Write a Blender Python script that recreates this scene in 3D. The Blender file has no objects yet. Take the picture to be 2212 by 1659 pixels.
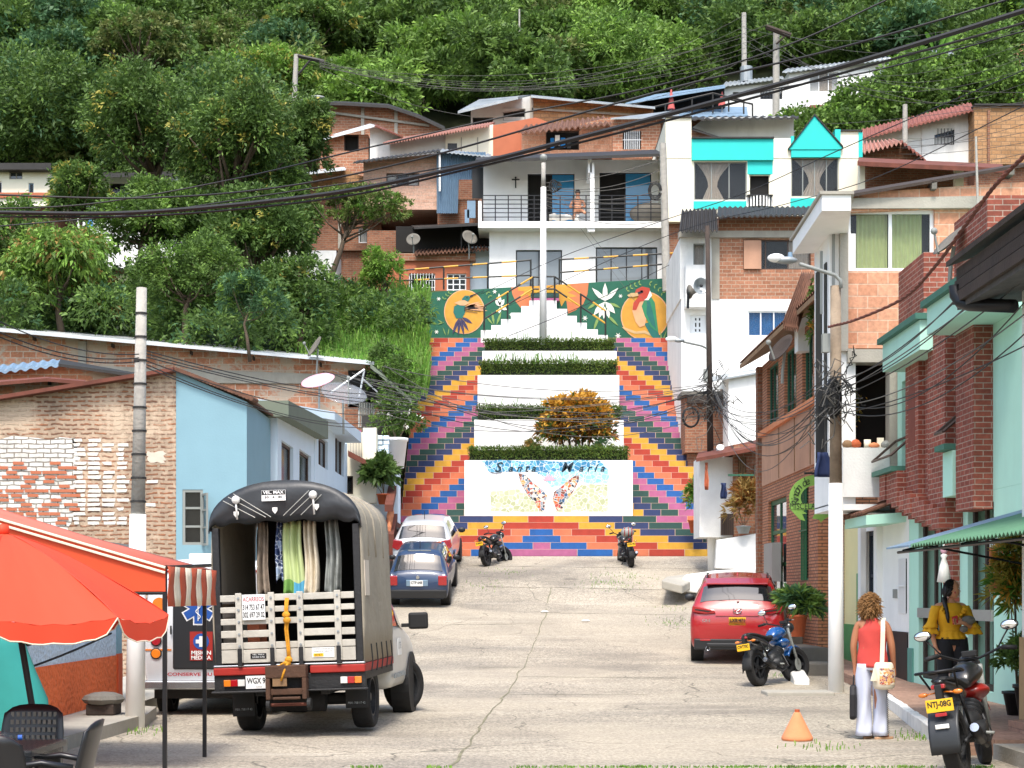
import bpy, bmesh, math, random
import numpy as np
from mathutils import Vector, Matrix
random.seed(7)
R=math.radians
S=bpy.context.scene; COL=S.collection
# ---- camera model: photo measured on a 2212 x 1659 grid ----
F=3539.2; CX=1106.; HY=1285.6; CZ=1.6
def P(px,py,d): return Vector(((px-CX)/F*d, d, CZ-(py-HY)/F*d))
def mk(ox,oy,s): return lambda x,y:(ox+s*x,oy+s*y)
Z1=mk(0,1017.5,.42); Z2=mk(796.3,1061.8,.4); Z3=mk(1415.7,1017.5,.3868); Z4=mk(0,575.1,.42)
Z5=mk(840.6,575.1,.4); Z6=mk(1415.7,398.2,.4); Z7=mk(575.1,132.7,.4); Z8=mk(1415.7,0,.36)
Z9=mk(0,0,.44); Z10=mk(0,1309.5,.2107); Z11=mk(1813.8,1194.5,.28); Z12=mk(1548.4,1309.5,.2)
Z13=mk(442.4,1017.5,.3626); Z14=mk(690.1,778.6,.27736); Z15=mk(1459.9,840.6,.2133); Z16=mk(911.3,584,.26)
class PL:
    def __init__(s,o,u,n): s.o=Vector(o); s.u=Vector(u).normalized(); s.n=Vector(n).normalized(); s.v=Vector((0,0,1))
    def at(s,u,v,w=0): return s.o+s.u*u+s.v*v+s.n*w
    def px(s,x,y):
        c=Vector((0,0,CZ)); d=Vector(((x-CX)/F,1,-(y-HY)/F)); t=(s.o-c).dot(s.n)/d.dot(s.n); p=c+d*t
        return ((p-s.o).dot(s.u),(p-s.o).z)
def FR(d): return PL((0,d,0),(1,0,0),(0,-1,0))
def SX(x): return PL((x,0,0),(0,1,0),(-1 if x>0 else 1,0,0))
# ---- materials ----
def hexc(h,a=1):
    h=h.lstrip('#'); c=[int(h[i:i+2],16)/255 for i in (0,2,4)]
    return tuple(((v/12.92) if v<=.04045 else ((v+.055)/1.055)**2.4)*a for v in c)+(1,)
MATS={}
class NT:
    def __init__(s,name):
        s.m=bpy.data.materials.new(name); s.m.use_nodes=True; s.t=s.m.node_tree; s.t.nodes.clear()
        s.out=s.n('ShaderNodeOutputMaterial')
    def n(s,t,**k):
        o=s.t.nodes.new(t)
        for a,b in k.items(): setattr(o,a,b)
        return o
    def l(s,a,b): s.t.links.new(a,b)
    def coord(s,kind='Object'): return s.n('ShaderNodeTexCoord').outputs[kind]
    def noise(s,vec,scale,detail=4,rough=.55,stretch=None):
        if stretch:
            mp=s.n('ShaderNodeMapping'); mp.inputs['Scale'].default_value=stretch; s.l(vec,mp.inputs[0]); vec=mp.outputs[0]
        o=s.n('ShaderNodeTexNoise'); s.l(vec,o.inputs['Vector']); o.inputs['Scale'].default_value=scale; o.inputs['Detail'].default_value=detail; o.inputs['Roughness'].default_value=rough
        return o.outputs['Fac']
    def ramp(s,fac,stops):
        o=s.n('ShaderNodeValToRGB'); s.l(fac,o.inputs[0]); e=o.color_ramp.elements
        while len(e)<len(stops): e.new(.5)
        for i,(p,c) in enumerate(stops): e[i].position=p; e[i].color=c if len(c)==4 else (*c,1)
        return o.outputs['Color']
    def mix(s,fac,a,b,mode='MIX'):
        o=s.n('ShaderNodeMix',data_type='RGBA',blend_type=mode)
        for i,v in ((0,fac),(6,a),(7,b)):
            if isinstance(v,(int,float,tuple)): o.inputs[i].default_value=v
            else: s.l(v,o.inputs[i])
        return o.outputs[2]
    def bsdf(s,col,rough=.8,metal=0,bump=None,bs=.3,bd=.02,spec=.5,coat=0):
        b=s.n('ShaderNodeBsdfPrincipled')
        for k,v in (('Base Color',col),('Roughness',rough)):
            if isinstance(v,(int,float,tuple)): b.inputs[k].default_value=v
            else: s.l(v,b.inputs[k])
        b.inputs['Metallic'].default_value=metal; b.inputs['Specular IOR Level'].default_value=spec
        b.inputs['Coat Weight'].default_value=coat
        if bump is not None:
            bn=s.n('ShaderNodeBump'); bn.inputs['Strength'].default_value=bs; bn.inputs['Distance'].default_value=bd
            s.l(bump,bn.inputs['Height']); s.l(bn.outputs[0],b.inputs['Normal'])
        s.l(b.outputs[0],s.out.inputs[0]); return b
def sc(c,k): return (min(c[0]*k,1),min(c[1]*k,1),min(c[2]*k,1),1)
def M(name,col=None,rough=.8,var=.12,scale=3,metal=0,bump=0,bscale=30,coat=0,spec=.5,dirt=0):
    if name in MATS: return MATS[name]
    c=hexc(col) if isinstance(col,str) else (*col,1)[:4]
    n=NT(name); co=n.coord(); f=n.noise(co,scale)
    cc=n.ramp(f,[(.3,sc(c,1-var)),(.7,sc(c,1+var))])
    if dirt:
        g=n.noise(co,1.3,6,.7,(1,1,.25)); cc=n.mix(n.ramp(g,[(.52,(0,0,0)),(.72,(dirt,dirt,dirt))]),cc,sc(c,.45))
    b=n.noise(co,bscale,3) if bump else None
    n.bsdf(cc,rough,metal,b,bump,.02,spec,coat); MATS[name]=n.m; return n.m
def brick(name,c1,c2,mortar,bw=.24,bh=.075,ms=.008,bump=.6,dark=.3,blotch=None,rowjit=.5,rag=0.0,amt=(.48,.62)):
    if name in MATS: return MATS[name]
    n=NT(name); uv=n.coord('UV'); vec=uv
    if rag:
        nn=n.n('ShaderNodeTexNoise'); n.l(uv,nn.inputs['Vector']); nn.inputs['Scale'].default_value=5
        a=n.n('ShaderNodeVectorMath',operation='MULTIPLY_ADD'); n.l(nn.outputs['Color'],a.inputs[0]); a.inputs[1].default_value=(rag,rag,0); n.l(uv,a.inputs[2]); vec=a.outputs[0]
    t=n.n('ShaderNodeTexBrick'); n.l(vec,t.inputs['Vector']); t.inputs['Scale'].default_value=1
    t.inputs['Brick Width'].default_value=bw; t.inputs['Row Height'].default_value=bh; t.inputs['Mortar Size'].default_value=ms; t.inputs['Mortar Smooth'].default_value=.2
    t.inputs['Color1'].default_value=hexc(c1); t.inputs['Color2'].default_value=hexc(c2); t.inputs['Mortar'].default_value=hexc(mortar); t.inputs['Bias'].default_value=0
    f=n.noise(uv,1.1,5,.65); f2=n.noise(uv,14,3)
    col=n.mix(1.,t.outputs['Color'],n.ramp(f,[(.3,(1-dark,)*3),(.65,(1.1,)*3)]),'MULTIPLY')
    col=n.mix(1.,col,n.ramp(f2,[(.3,(.8,)*3),(.7,(1.15,)*3)]),'MULTIPLY')
    if blotch: col=n.mix(n.ramp(n.noise(uv,.9,6,.75),[(amt[0],(0,0,0)),(amt[1],(.9,.9,.9))]),col,hexc(blotch))
    h=n.mix(.25,n.mix(1.,t.outputs['Fac'],(1,1,1,1),'DIFFERENCE'),n.noise(uv,40,3))
    n.bsdf(col,.9,0,h,bump,.012); MATS[name]=n.m; return n.m
# ---- mesh builder ----
class MB:
    def __init__(s,xf=None): s.v=[]; s.f=[]; s.mi=[]; s.xf=xf
    def add(s,vs,fs,m=0):
        b=len(s.v)
        if s.xf is not None: vs=[s.xf@Vector(q) for q in vs]
        s.v+= [tuple(q) for q in vs]; s.f+=[tuple(i+b for i in q) for q in fs]; s.mi+=[m]*len(fs); return s
    def hexa(s,p,m=0): return s.add(p,[(0,3,2,1),(4,5,6,7),(0,1,5,4),(1,2,6,5),(2,3,7,6),(3,0,4,7)],m)
    def box(s,a,b,m=0):
        x0,y0,z0=a; x1,y1,z1=b
        return s.hexa([(x0,y0,z0),(x1,y0,z0),(x1,y1,z0),(x0,y1,z0),(x0,y0,z1),(x1,y0,z1),(x1,y1,z1),(x0,y1,z1)],m)
    def ob(s,pl,u0,v0,u1,v1,w0,w1,m=0):
        return s.hexa([pl.at(u0,v0,w0),pl.at(u1,v0,w0),pl.at(u1,v1,w0),pl.at(u0,v1,w0),pl.at(u0,v0,w1),pl.at(u1,v0,w1),pl.at(u1,v1,w1),pl.at(u0,v1,w1)],m)
    def pb(s,pl,a,b,w0,w1,m=0):
        u0,v0=pl.px(*a); u1,_=pl.px(b[0],a[1]); _,v1=pl.px(a[0],b[1]); return s.ob(pl,u0,v0,u1,v1,w0,w1,m)
    def prism(s,pl,uv,w0,w1,m=0):
        n=len(uv); vs=[pl.at(u,v,w0) for u,v in uv]+[pl.at(u,v,w1) for u,v in uv]
        fs=[tuple(range(n)),tuple(range(2*n-1,n-1,-1))]+[(i,(i+1)%n,(i+1)%n+n,i+n) for i in range(n)]
        return s.add(vs,fs,m)
    def pp(s,pl,pts,w0,w1,m=0): return s.prism(pl,[pl.px(*q) for q in pts],w0,w1,m)
    def flat(s,pts,m=0): return s.add(pts,[tuple(range(len(pts)))],m)
    def slab(s,q,th,m=0):
        q=[Vector(a) for a in q]; return s.hexa([a-Vector((0,0,th)) for a in q]+q,m)
    def cyl(s,a,b,r0,r1=None,n=12,m=0,caps=True):
        a=Vector(a); b=Vector(b); r1=r0 if r1 is None else r1; d=(b-a)
        if d.length<1e-6: return s
        q=d.to_track_quat('Z','Y'); vs=[];
        for c,r in ((a,r0),(b,r1)):
            for i in range(n):
                t=2*math.pi*i/n; vs.append(c+q@Vector((math.cos(t)*r,math.sin(t)*r,0)))
        fs=[(i,(i+1)%n,(i+1)%n+n,i+n) for i in range(n)]
        if caps: fs+=[tuple(range(n-1,-1,-1)),tuple(range(n,2*n))]
        return s.add(vs,fs,m)
    def tube(s,pts,r,n=6,m=0,caps=True):
        pts=[Vector(p) for p in pts]; rs=r if isinstance(r,(list,tuple)) else [r]*len(pts); vs=[]; k=len(pts); up=None
        for i,p in enumerate(pts):
            d=(pts[min(i+1,k-1)]-pts[max(i-1,0)]).normalized()
            if up is None: up=Vector((0,0,1)) if abs(d.z)<.9 else Vector((1,0,0))
            x=d.cross(up)
            if x.length<1e-5: x=d.cross(Vector((0,1,0)))
            x.normalize(); y=d.cross(x); up=-y if False else x.cross(d)
            for j in range(n):
                t=2*math.pi*j/n; vs.append(p+(x*math.cos(t)+y*math.sin(t))*rs[i])
        fs=[(i*n+j,i*n+(j+1)%n,(i+1)*n+(j+1)%n,(i+1)*n+j) for i in range(k-1) for j in range(n)]
        if caps: fs+=[tuple(range(n-1,-1,-1)),tuple(range((k-1)*n,k*n))]
        return s.add(vs,fs,m)
    def loft(s,rings,m=0,caps=True,closed=True):
        n=len(rings[0]); vs=[q for r in rings for q in r]; e=n if closed else n-1
        fs=[(i*n+j,i*n+(j+1)%n,(i+1)*n+(j+1)%n,(i+1)*n+j) for i in range(len(rings)-1) for j in range(e)]
        if caps and closed: fs+=[tuple(range(n-1,-1,-1)),tuple(range((len(rings)-1)*n,len(rings)*n))]
        return s.add(vs,fs,m)
    def sph(s,c,r,nu=14,nv=9,m=0):
        if isinstance(r,(int,float)): r=(r,r,r)
        rings=[]
        for i in range(nv+1):
            t=math.pi*i/nv; z=math.cos(t); q=max(math.sin(t),.001)
            rings.append([(c[0]+r[0]*q*math.cos(2*math.pi*j/nu),c[1]+r[1]*q*math.sin(2*math.pi*j/nu),c[2]+r[2]*z) for j in range(nu)])
        return s.loft(rings,m)
    def lathe(s,prof,c=(0,0,0),n=20,m=0,mat=None):
        rings=[[Vector((r*math.cos(2*math.pi*j/n),r*math.sin(2*math.pi*j/n),z)) for j in range(n)] for r,z in prof]
        if mat is not None: rings=[[mat@q for q in r] for r in rings]
        rings=[[q+Vector(c) for q in r] for r in rings]
        return s.loft(rings,m)
    def build(s,name,mats,parent=None,world=True,smooth=False,bevel=0,sub=0,recalc=True,uv=True,solid=0,keep=False):
        me=bpy.data.meshes.new(name); o=bpy.data.objects.new(name,me); COL.objects.link(o)
        if not isinstance(mats,(list,tuple)): mats=[mats]
        off=Vector((0,0,0)); vs=[Vector(q) for q in s.v]
        if world:
            if parent is None:
                if not keep:
                    a=np.array(s.v); off=Vector(((a[:,0].min()+a[:,0].max())/2,(a[:,1].min()+a[:,1].max())/2,a[:,2].min())); o.location=off
            else:
                p=parent
                while p: off=off+p.location; p=p.parent
        me.from_pydata([tuple(q-off) for q in vs],[],s.f)
        for m in mats: me.materials.append(m)
        me.polygons.foreach_set('material_index',s.mi)
        if recalc and len(s.f)<60000:
            bm=bmesh.new(); bm.from_mesh(me); bmesh.ops.recalc_face_normals(bm,faces=bm.faces); bm.to_mesh(me); bm.free()
        if uv:
            ul=me.uv_layers.new(name='UVMap'); k=0; arr=np.zeros(len(me.loops)*2,dtype=np.float32)
            for p in me.polygons:
                nn=p.normal
                if abs(nn.z)<.75:
                    t=Vector((-nn.y,nn.x,0)).normalized()
                    for li in p.loop_indices:
                        q=vs[me.loops[li].vertex_index]; arr[2*li]=q.dot(t); arr[2*li+1]=q.z
                else:
                    for li in p.loop_indices:
                        q=vs[me.loops[li].vertex_index]; arr[2*li]=q.x; arr[2*li+1]=q.y
            ul.data.foreach_set('uv',arr)
        if smooth: me.polygons.foreach_set('use_smooth',[True]*len(me.polygons))
        if parent: o.parent=parent
        if solid: mm=o.modifiers.new('s','SOLIDIFY'); mm.thickness=solid; mm.offset=0
        if bevel: mm=o.modifiers.new('b','BEVEL'); mm.width=bevel; mm.segments=2; mm.limit_method='ANGLE'
        if sub: mm=o.modifiers.new('u','SUBSURF'); mm.levels=sub; mm.render_levels=sub
        return o
def tag(o,label=None,cat=None,group=None,kind=None):
    if label: o['label']=label
    if cat: o['category']=cat
    if group: o['group']=group
    if kind: o['kind']=kind
    return o
def E(name,label,cat,loc=(0,0,0),rz=0,group=None,rx=0,ry=0):
    o=bpy.data.objects.new(name,None); COL.objects.link(o); o.location=loc; o.rotation_euler=(rx,ry,rz); o.empty_display_size=.3
    return tag(o,label,cat,group)
def copytree(o,parent=None):
    c=o.copy(); COL.objects.link(c)
    if parent: c.parent=parent
    for ch in [q for q in bpy.data.objects if q.parent==o]: copytree(ch,c)
    return c
def textmesh(s,size,shear=0,bold=0,align='CENTER',space=1.0):
    cu=bpy.data.curves.new('t','FONT'); cu.body=s; cu.size=size; cu.shear=shear; cu.align_x=align; cu.align_y='CENTER'; cu.offset=bold; cu.space_character=space; cu.resolution_u=3
    o=bpy.data.objects.new('t',cu); COL.objects.link(o); dg=bpy.context.evaluated_depsgraph_get(); me=bpy.data.meshes.new_from_object(o.evaluated_get(dg))
    vs=[v.co.copy() for v in me.vertices]; fs=[tuple(p.vertices) for p in me.polygons]
    bpy.data.objects.remove(o); bpy.data.meshes.remove(me); bpy.data.curves.remove(cu); return vs,fs
def text(mb,s,pl,u,v,size,w,m=0,wd=None,**k):
    """letters laid on a plane; wd = fit to this width"""
    vs,fs=textmesh(s,size,**k)
    if wd:
        xs=[q.x for q in vs]; kx=wd/(max(xs)-min(xs)); cx=(max(xs)+min(xs))/2
        for q in vs: q.x=(q.x-cx)*kx
    mb.add([pl.at(u+q.x,v+q.y,w) for q in vs],fs,m)
def sag(a,b,s,n=14):
    a=Vector(a); b=Vector(b); return [a.lerp(b,i/n)-Vector((0,0,4*s*(i/n)*(1-i/n))) for i in range(n+1)]
# ---- ground profile ----
PY=[-60,20,26,32,37,42.6,46.6,50.5,62.8,63.7,64.4,70,80,90,150,280]
PZ=[0,0,.04,.23,.62,1.31,2.2,2.8,10.6,10.8,13.6,14.2,18,25,64,140]
def G(y): return float(np.interp(y,PY,PZ))
# ---- houses ----
def wallgrid(mb,pl,u0,v0,u1,v1,holes,th,m=0,mback=1):
    if u0>u1: u0,u1=u1,u0
    if v0>v1: v0,v1=v1,v0
    hs=[(min(a,c),min(b,d),max(a,c),max(b,d)) for a,b,c,d in holes]
    us=sorted({u0,u1,*[h[0] for h in hs],*[h[2] for h in hs]}); vs=sorted({v0,v1,*[h[1] for h in hs],*[h[3] for h in hs]})
    us=[u for u in us if u0-1e-6<=u<=u1+1e-6]; vs=[v for v in vs if v0-1e-6<=v<=v1+1e-6]
    for i in range(len(us)-1):
        for j in range(len(vs)-1):
            a,b,c,d=us[i],vs[j],us[i+1],vs[j+1]; mu,mv=(a+c)/2,(b+d)/2
            if any(h[0]<mu<h[2] and h[1]<mv<h[3] for h in hs): continue
            mb.flat([pl.at(a,b),pl.at(c,b),pl.at(c,d),pl.at(a,d)],m)
    for a,b,c,d in [(u0,v0,u1,v0),(u1,v0,u1,v1),(u1,v1,u0,v1),(u0,v1,u0,v0)]:
        mb.flat([pl.at(a,b),pl.at(c,d),pl.at(c,d,-th),pl.at(a,b,-th)],m)
    for h in hs:
        a,b,c,d=h
        for e in [(a,b,c,b),(c,b,c,d),(c,d,a,d),(a,d,a,b)]:
            mb.flat([pl.at(e[0],e[1]),pl.at(e[2],e[3]),pl.at(e[2],e[3],-th),pl.at(e[0],e[1],-th)],m)
    mb.flat([pl.at(u0,v0,-th),pl.at(u1,v0,-th),pl.at(u1,v1,-th),pl.at(u0,v1,-th)],mback)
def curtain(pl,u0,v0,u1,v1,w,mat,parent,gather=None,folds=7):
    mb=MB(); n=folds*6; rows=8; rings=[]
    for j in range(rows+1):
        t=j/rows; v=v1+(v0-v1)*t; row=[]
        for i in range(n+1):
            s=i/n; u=u0+(u1-u0)*s
            if gather is not None:
                k=1-.75*math.sin(min(t/.62,1)*math.pi/2) if t<.62 else .25+.4*(t-.62)/.38
                gu=u0+(u1-u0)*gather; u=gu+(u-gu)*k
            row.append(pl.at(u,v,w+.02*math.sin(s*folds*2*math.pi)*(1+.3*math.sin(t*5+i))))
        rings.append(row)
    mb.loft(rings,0,False,False); return mb.build('curtain',mat,parent,smooth=True,recalc=False)
class House:
    def __init__(s,name,label,loc,cat='house',group=None):
        s.e=E(name,label,cat,loc,group=group); s.w=[]
    def wall(s,pl,a,b,mat,wins=(),th=.25,depth=0,name='wall',uvs=False,back=None):
        """a,b pixel corners (or uv when uvs); wins: dicts with px rect"""
        u0,v0=a if uvs else pl.px(*a)
        if uvs: u1,v1=b
        else: u1=pl.px(b[0],a[1])[0]; v1=pl.px(a[0],b[1])[1]
        mb=MB(); hs=[]
        for w in wins:
            q0,q1=w['r']
            if w.get('uv'): a0,b0,a1,b1=q0[0],q0[1],q1[0],q1[1]
            else:
                a0,b1=pl.px(*q0); a1=pl.px(q1[0],q0[1])[0]; b0=pl.px(q0[0],q1[1])[1]
            if a0>a1: a0,a1=a1,a0
            w['q']=(a0,b0,a1,b1); hs.append(w['q'])
        wallgrid(mb,pl,u0,v0,u1,v1,hs,th)
        if depth:
            lo,hi=min(u0,u1),max(u0,u1); z0,z1=min(v0,v1),max(v0,v1)
            mb.ob(pl,lo,z0,hi,z1,-th-.002,-depth,0)
        o=mb.build(name,[mat,back or MATS['interior_shade']],s.e,recalc=False)
        for w in wins: s.win(pl,w)
        return o
    def win(s,pl,w):
        u0,v0,u1,v1=w['q']; fm=w.get('fm',MATS['frame_white']); t=w.get('t',.045); nx=w.get('nx',2); ny=w.get('ny',1); kind=w.get('kind','window')
        wd=w.get('w',-.12)
        mb=MB()
        for a,b,c,d in [(u0,v0,u0+t,v1),(u1-t,v0,u1,v1),(u0+t,v0,u1-t,v0+t),(u0+t,v1-t,u1-t,v1)]: mb.ob(pl,a,b,c,d,wd,wd+.05)
        for i in range(1,nx):
            u=u0+(u1-u0)*i/nx; mb.ob(pl,u-t*.45,v0+t,u+t*.45,v1-t,wd+.002,wd+.045)
        for j in range(1,ny):
            v=v0+(v1-v0)*j/ny; mb.ob(pl,u0+t,v-t*.4,u1-t,v+t*.4,wd+.004,wd+.04)
        o=mb.build(kind,fm,s.e)
        if w.get('glass',1):
            p=MB(); p.ob(pl,u0+t,v0+t,u1-t,v1-t,wd+.012,wd+.02); p.build('pane',w.get('gm',MATS['glass']),o)
        if w.get('cm'):
            for (a,b,g) in w.get('cu',[(0,1,None)]):
                curtain(pl,u0+(u1-u0)*a,v0,u0+(u1-u0)*b,v1,wd-.05,w['cm'],o,g)
        if w.get('bars'):
            nb=w['bars']; g=MB()
            for i in range(1,nb): u=u0+(u1-u0)*i/nb; g.ob(pl,u-.012,v0,u+.012,v1,.005,.03)
            for j in range(1,w.get('hb',2)): v=v0+(v1-v0)*j/w.get('hb',2); g.ob(pl,u0,v-.012,u1,v+.012,.03,.045)
            g.build('grille',w.get('bm',MATS['black_metal']),o)
        if w.get('sill'):
            q=MB(); q.ob(pl,u0-.06,v0-.08,u1+.06,v0,-.05,.07); q.build('sill',w['sill'],o)
        return o
    def poly(s,pl,pts,w0,w1,mat,name='wall',**k): return MB().pp(pl,pts,w0,w1).build(name,mat,s.e,**k)
    def box(s,pl,a,b,w0,w1,mat,name='wall',**k): return MB().pb(pl,a,b,w0,w1).build(name,mat,s.e,**k)
    def roof(s,q,mat,th=.05,waves=0,amp=.03,name='roof'):
        """q: eave-left, eave-right, back-right, back-left; corrugation runs from eave to back"""
        if not waves: return MB().slab(q,th).build(name,mat,s.e)
        q=[Vector(a) for a in q]; n=waves*6; mb=MB(); top=[]; bot=[]
        for k in range(2):
            r0=[];r1=[]
            for i in range(n+1):
                t=i/n; p=(q[0].lerp(q[1],t)) if k==0 else (q[3].lerp(q[2],t)); z=amp*math.sin(t*waves*2*math.pi)
                r0.append(p+Vector((0,0,z))); r1.append(p+Vector((0,0,z-th)))
            top.append(r0); bot.append(r1)
        mb.loft([bot[0],top[0],top[1],bot[1],bot[0]],0,False,False); return mb.build(name,mat,s.e)
# ================= materials =================
M('white_paint','#ecece8',.75,.04,2,bump=.2,dirt=.28); M('white_clean','#f1f1ee',.7,.03,2,dirt=.15)
M('white_old','#e4e4e0',.85,.06,3,bump=.3,dirt=.5)
M('cream','#efe9d2',.8,.03,1.5,bump=.1,dirt=.15); M('turq','#23c3bb',.7,.03,2); M('yellow_wall','#efe6ac',.8,.03,2)
M('mint','#b4e3d0',.75,.03,2,dirt=.12); M('mint_dark','#5a8f84',.75,.06,2); M('green_trim','#3d6f5f',.7,.08,4)
M('olive','#6b7464',.8,.06,2,dirt=.2); M('sky_blue','#7fa2ae',.85,.03,2,bump=.12,dirt=.12); M('pale_blue','#d2e2ec',.8,.03,2,bump=.1)
M('interior_shade',(.012,.011,.010),.9,.1); M('frame_white','#e8ebec',.5,.02); M('frame_dark','#1e2022',.5,.05); M('frame_brown','#4b3a30',.6,.1)  # near-black back planes carry the shade of unlit interiors in their colour
M('frame_grey','#8a8d88',.5,.05); M('black_metal','#1d1d1f',.45,.1,metal=.3); M('green_paint','#2c5c45',.6,.1,4); M('green_door','#1f5a38',.55,.1,4)
M('concrete','#a49f93',.9,.1,2.5,bump=.4,dirt=.35); M('concrete_dark','#6e6a62',.9,.15,2.5,bump=.4,dirt=.4)
M('grey_wall','#c3c4c0',.85,.05,2,bump=.15,dirt=.3); M('tin_dark','#33312f',.6,.2,2,metal=.3,dirt=.3); M('tin_grey','#9aa0a2',.5,.15,1.5,metal=.5,dirt=.4)
M('tin_blue','#7f98ad',.5,.12,1.5,metal=.3,dirt=.35); M('tin_white','#c9cdce',.55,.1,1.5,metal=.3,dirt=.3); M('rust','#6a3a2c',.85,.25,3,dirt=.5)
M('wood_dark','#3a2f28',.85,.25,4,bump=.4); M('wood','#86694b',.85,.2,4,bump=.3); M('wood_pole','#8b7b68',.9,.3,3,bump=.6)
M('concrete_pole','#a5a198',.9,.15,6,bump=.5,dirt=.4); M('terracotta','#b0562f',.8,.12,5,bump=.2); M('clay','#d98a5e',.85,.08,6,bump=.15,dirt=.12)
M('orange_render','#b4694a',.85,.06,2,bump=.2); M('orange_metal','#b98d72',.7,.12,1.5,dirt=.4); M('tile_red','#865045',.85,.25,5,bump=.3,dirt=.4); M('tile_pink','#a8786a',.8,.15,5)
M('brown_tile','#6b4a3a',.9,.3,6,bump=.5,dirt=.4); M('skyline_tarp','#2f77c9',.6,.1); M('cable','#151515',.6,.1); M('cable_grey','#55534e',.7,.1)
M('rail_yellow','#d8a02a',.5,.1); M('rail_black','#20221f',.5,.1)
M('cloth_white','#e6e3dc',.95,.05,6); M('cloth_green','#cddb9a',.95,.08,6); M('cloth_blue','#1470b4',.9,.1,6); M('cloth_cream','#cbbfae',.95,.08,6)
def glass(name,tint,tr):
    n=NT(name); b=n.n('ShaderNodeBsdfPrincipled'); b.inputs['Base Color'].default_value=tint; b.inputs['Roughness'].default_value=.04; b.inputs['Specular IOR Level'].default_value=.8
    t=n.n('ShaderNodeBsdfTransparent'); mx=n.n('ShaderNodeMixShader'); mx.inputs[0].default_value=1-tr
    n.l(t.outputs[0],mx.inputs[1]); n.l(b.outputs[0],mx.inputs[2]); n.l(mx.outputs[0],n.out.inputs[0]); MATS[name]=n.m
glass('glass',(.03,.035,.04,1),.78); glass('glass_dark',(.05,.06,.07,1),.05); glass('glass_blue',(.06,.32,.62,1),.1); glass('glass_grey',(.22,.25,.27,1),.1)
brick('brick_orange','#b07a5e','#97644a','#b09a84',.30,.13,.012,dark=.25)
brick('brick_block','#cf9a7c','#bf8566','#c9ab93',.34,.2,.009,dark=.12)
brick('brick_peach','#d0a994','#c39a84','#bfa593',.33,.15,.012,dark=.12)
brick('brick_brown','#9a664b','#83523c','#8f7a66',.26,.09,.012,dark=.25)
brick('brick_tan','#b98f66','#a67b52','#8d7256',.40,.18,.018,dark=.25)
brick('brick_red','#9a5140','#844233','#a88f80',.22,.075,.007,dark=.3)
brick('brick_fine','#b9805f','#a96e4e','#5f473a',.26,.065,.010,dark=.1)
brick('brick_old','#a8704f','#84604c','#b9a088',.27,.085,.03,1.3,dark=.5,blotch='#c9b299',rag=.09,amt=(.5,.6))
brick('brick_white','#e9e6df','#d5d0c6','#8d8378',.27,.085,.012,1.,dark=.2,blotch='#a8714f',rag=.05,amt=(.6,.66))
brick('tile_floor','#b08d78','#a27e69','#8c6f5e',.30,.10,.006,dark=.25)
# long brick wall: concrete render patches over blocks
brick('brick_patchy','#c98f70','#b87c5d','#cbb9a5',.40,.2,.016,dark=.2,blotch='#b9aa97',rag=.03,amt=(.5,.56))
def stucco(name,c):
    n=NT(name); co=n.coord(); v=n.n('ShaderNodeTexVoronoi'); n.l(co,v.inputs['Vector']); v.inputs['Scale'].default_value=16
    f=n.noise(co,22,4,.7); h=n.mix(.5,f,v.outputs['Distance']); col=n.mix(n.ramp(h,[(.25,(.0,)*3),(.5,(1,)*3)]),sc(hexc(c),.78),hexc(c))
    n.bsdf(col,.9,0,h,1.,.05); MATS[name]=n.m
stucco('stucco_blue','#c9dcea'); stucco('stucco_orange','#f0743a')
# ================= road and ground =================
n=NT('road'); co=n.coord()
f1=n.noise(co,.35,6,.6,(1,1.6,1)); f2=n.noise(co,9,5,.7); f3=n.noise(co,26,4,.8,(1,.55,1))
c=n.ramp(f1,[(.3,hexc('#948c7f')),(.5,hexc('#a79d8c')),(.72,hexc('#b8ad9a'))])
c=n.mix(1.,c,n.ramp(f2,[(.3,(.72,)*3),(.6,(1.08,)*3)]),'MULTIPLY'); c=n.mix(1.,c,n.ramp(f3,[(.36,(.5,)*3),(.6,(1.18,)*3)]),'MULTIPLY')
st=n.noise(co,1.2,5,.7,(.22,1.6,1)); c=n.mix(n.ramp(st,[(.56,(0,)*3),(.7,(.3,)*3)]),c,hexc('#cfc7b8'))
v=n.n('ShaderNodeTexVoronoi',feature='DISTANCE_TO_EDGE'); 
wn=n.n('ShaderNodeTexNoise'); n.l(co,wn.inputs['Vector']); wn.inputs['Scale'].default_value=.8; wn.inputs['Detail'].default_value=6
va=n.n('ShaderNodeVectorMath',operation='MULTIPLY_ADD'); n.l(wn.outputs['Color'],va.inputs[0]); va.inputs[1].default_value=(1.2,1.2,0); n.l(co,va.inputs[2]); n.l(va.outputs[0],v.inputs['Vector']); v.inputs['Scale'].default_value=.28
ck=n.ramp(v.outputs['Distance'],[(.0,(1,)*3),(.003,(0,)*3)]); c=n.mix(ck,c,hexc('#4d4a40'))
sp=n.noise(co,.25,4,.6); c=n.mix(n.ramp(sp,[(.52,(0,)*3),(.68,(.55,)*3)]),c,hexc('#6b645b'))
os_=n.noise(co,.9,3,.5); c=n.mix(n.ramp(os_,[(.68,(0,)*3),(.76,(.5,)*3)]),c,hexc('#4f4a44')); pt_=n.noise(co,.16,2,.4); c=n.mix(n.ramp(pt_,[(.5,(0,)*3),(.53,(.3,)*3)]),c,hexc('#b9ad98'))
n.bsdf(c,.92,0,n.mix(.5,f3,f2),.7,.02); MATS['road']=n.m
M('earth','#3d4228',.95,.25,.6,bump=.4); M('joint','#77735c',.95,.4,2); M('curb_white','#dcdad4',.85,.08,5,bump=.4,dirt=.6)
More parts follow.
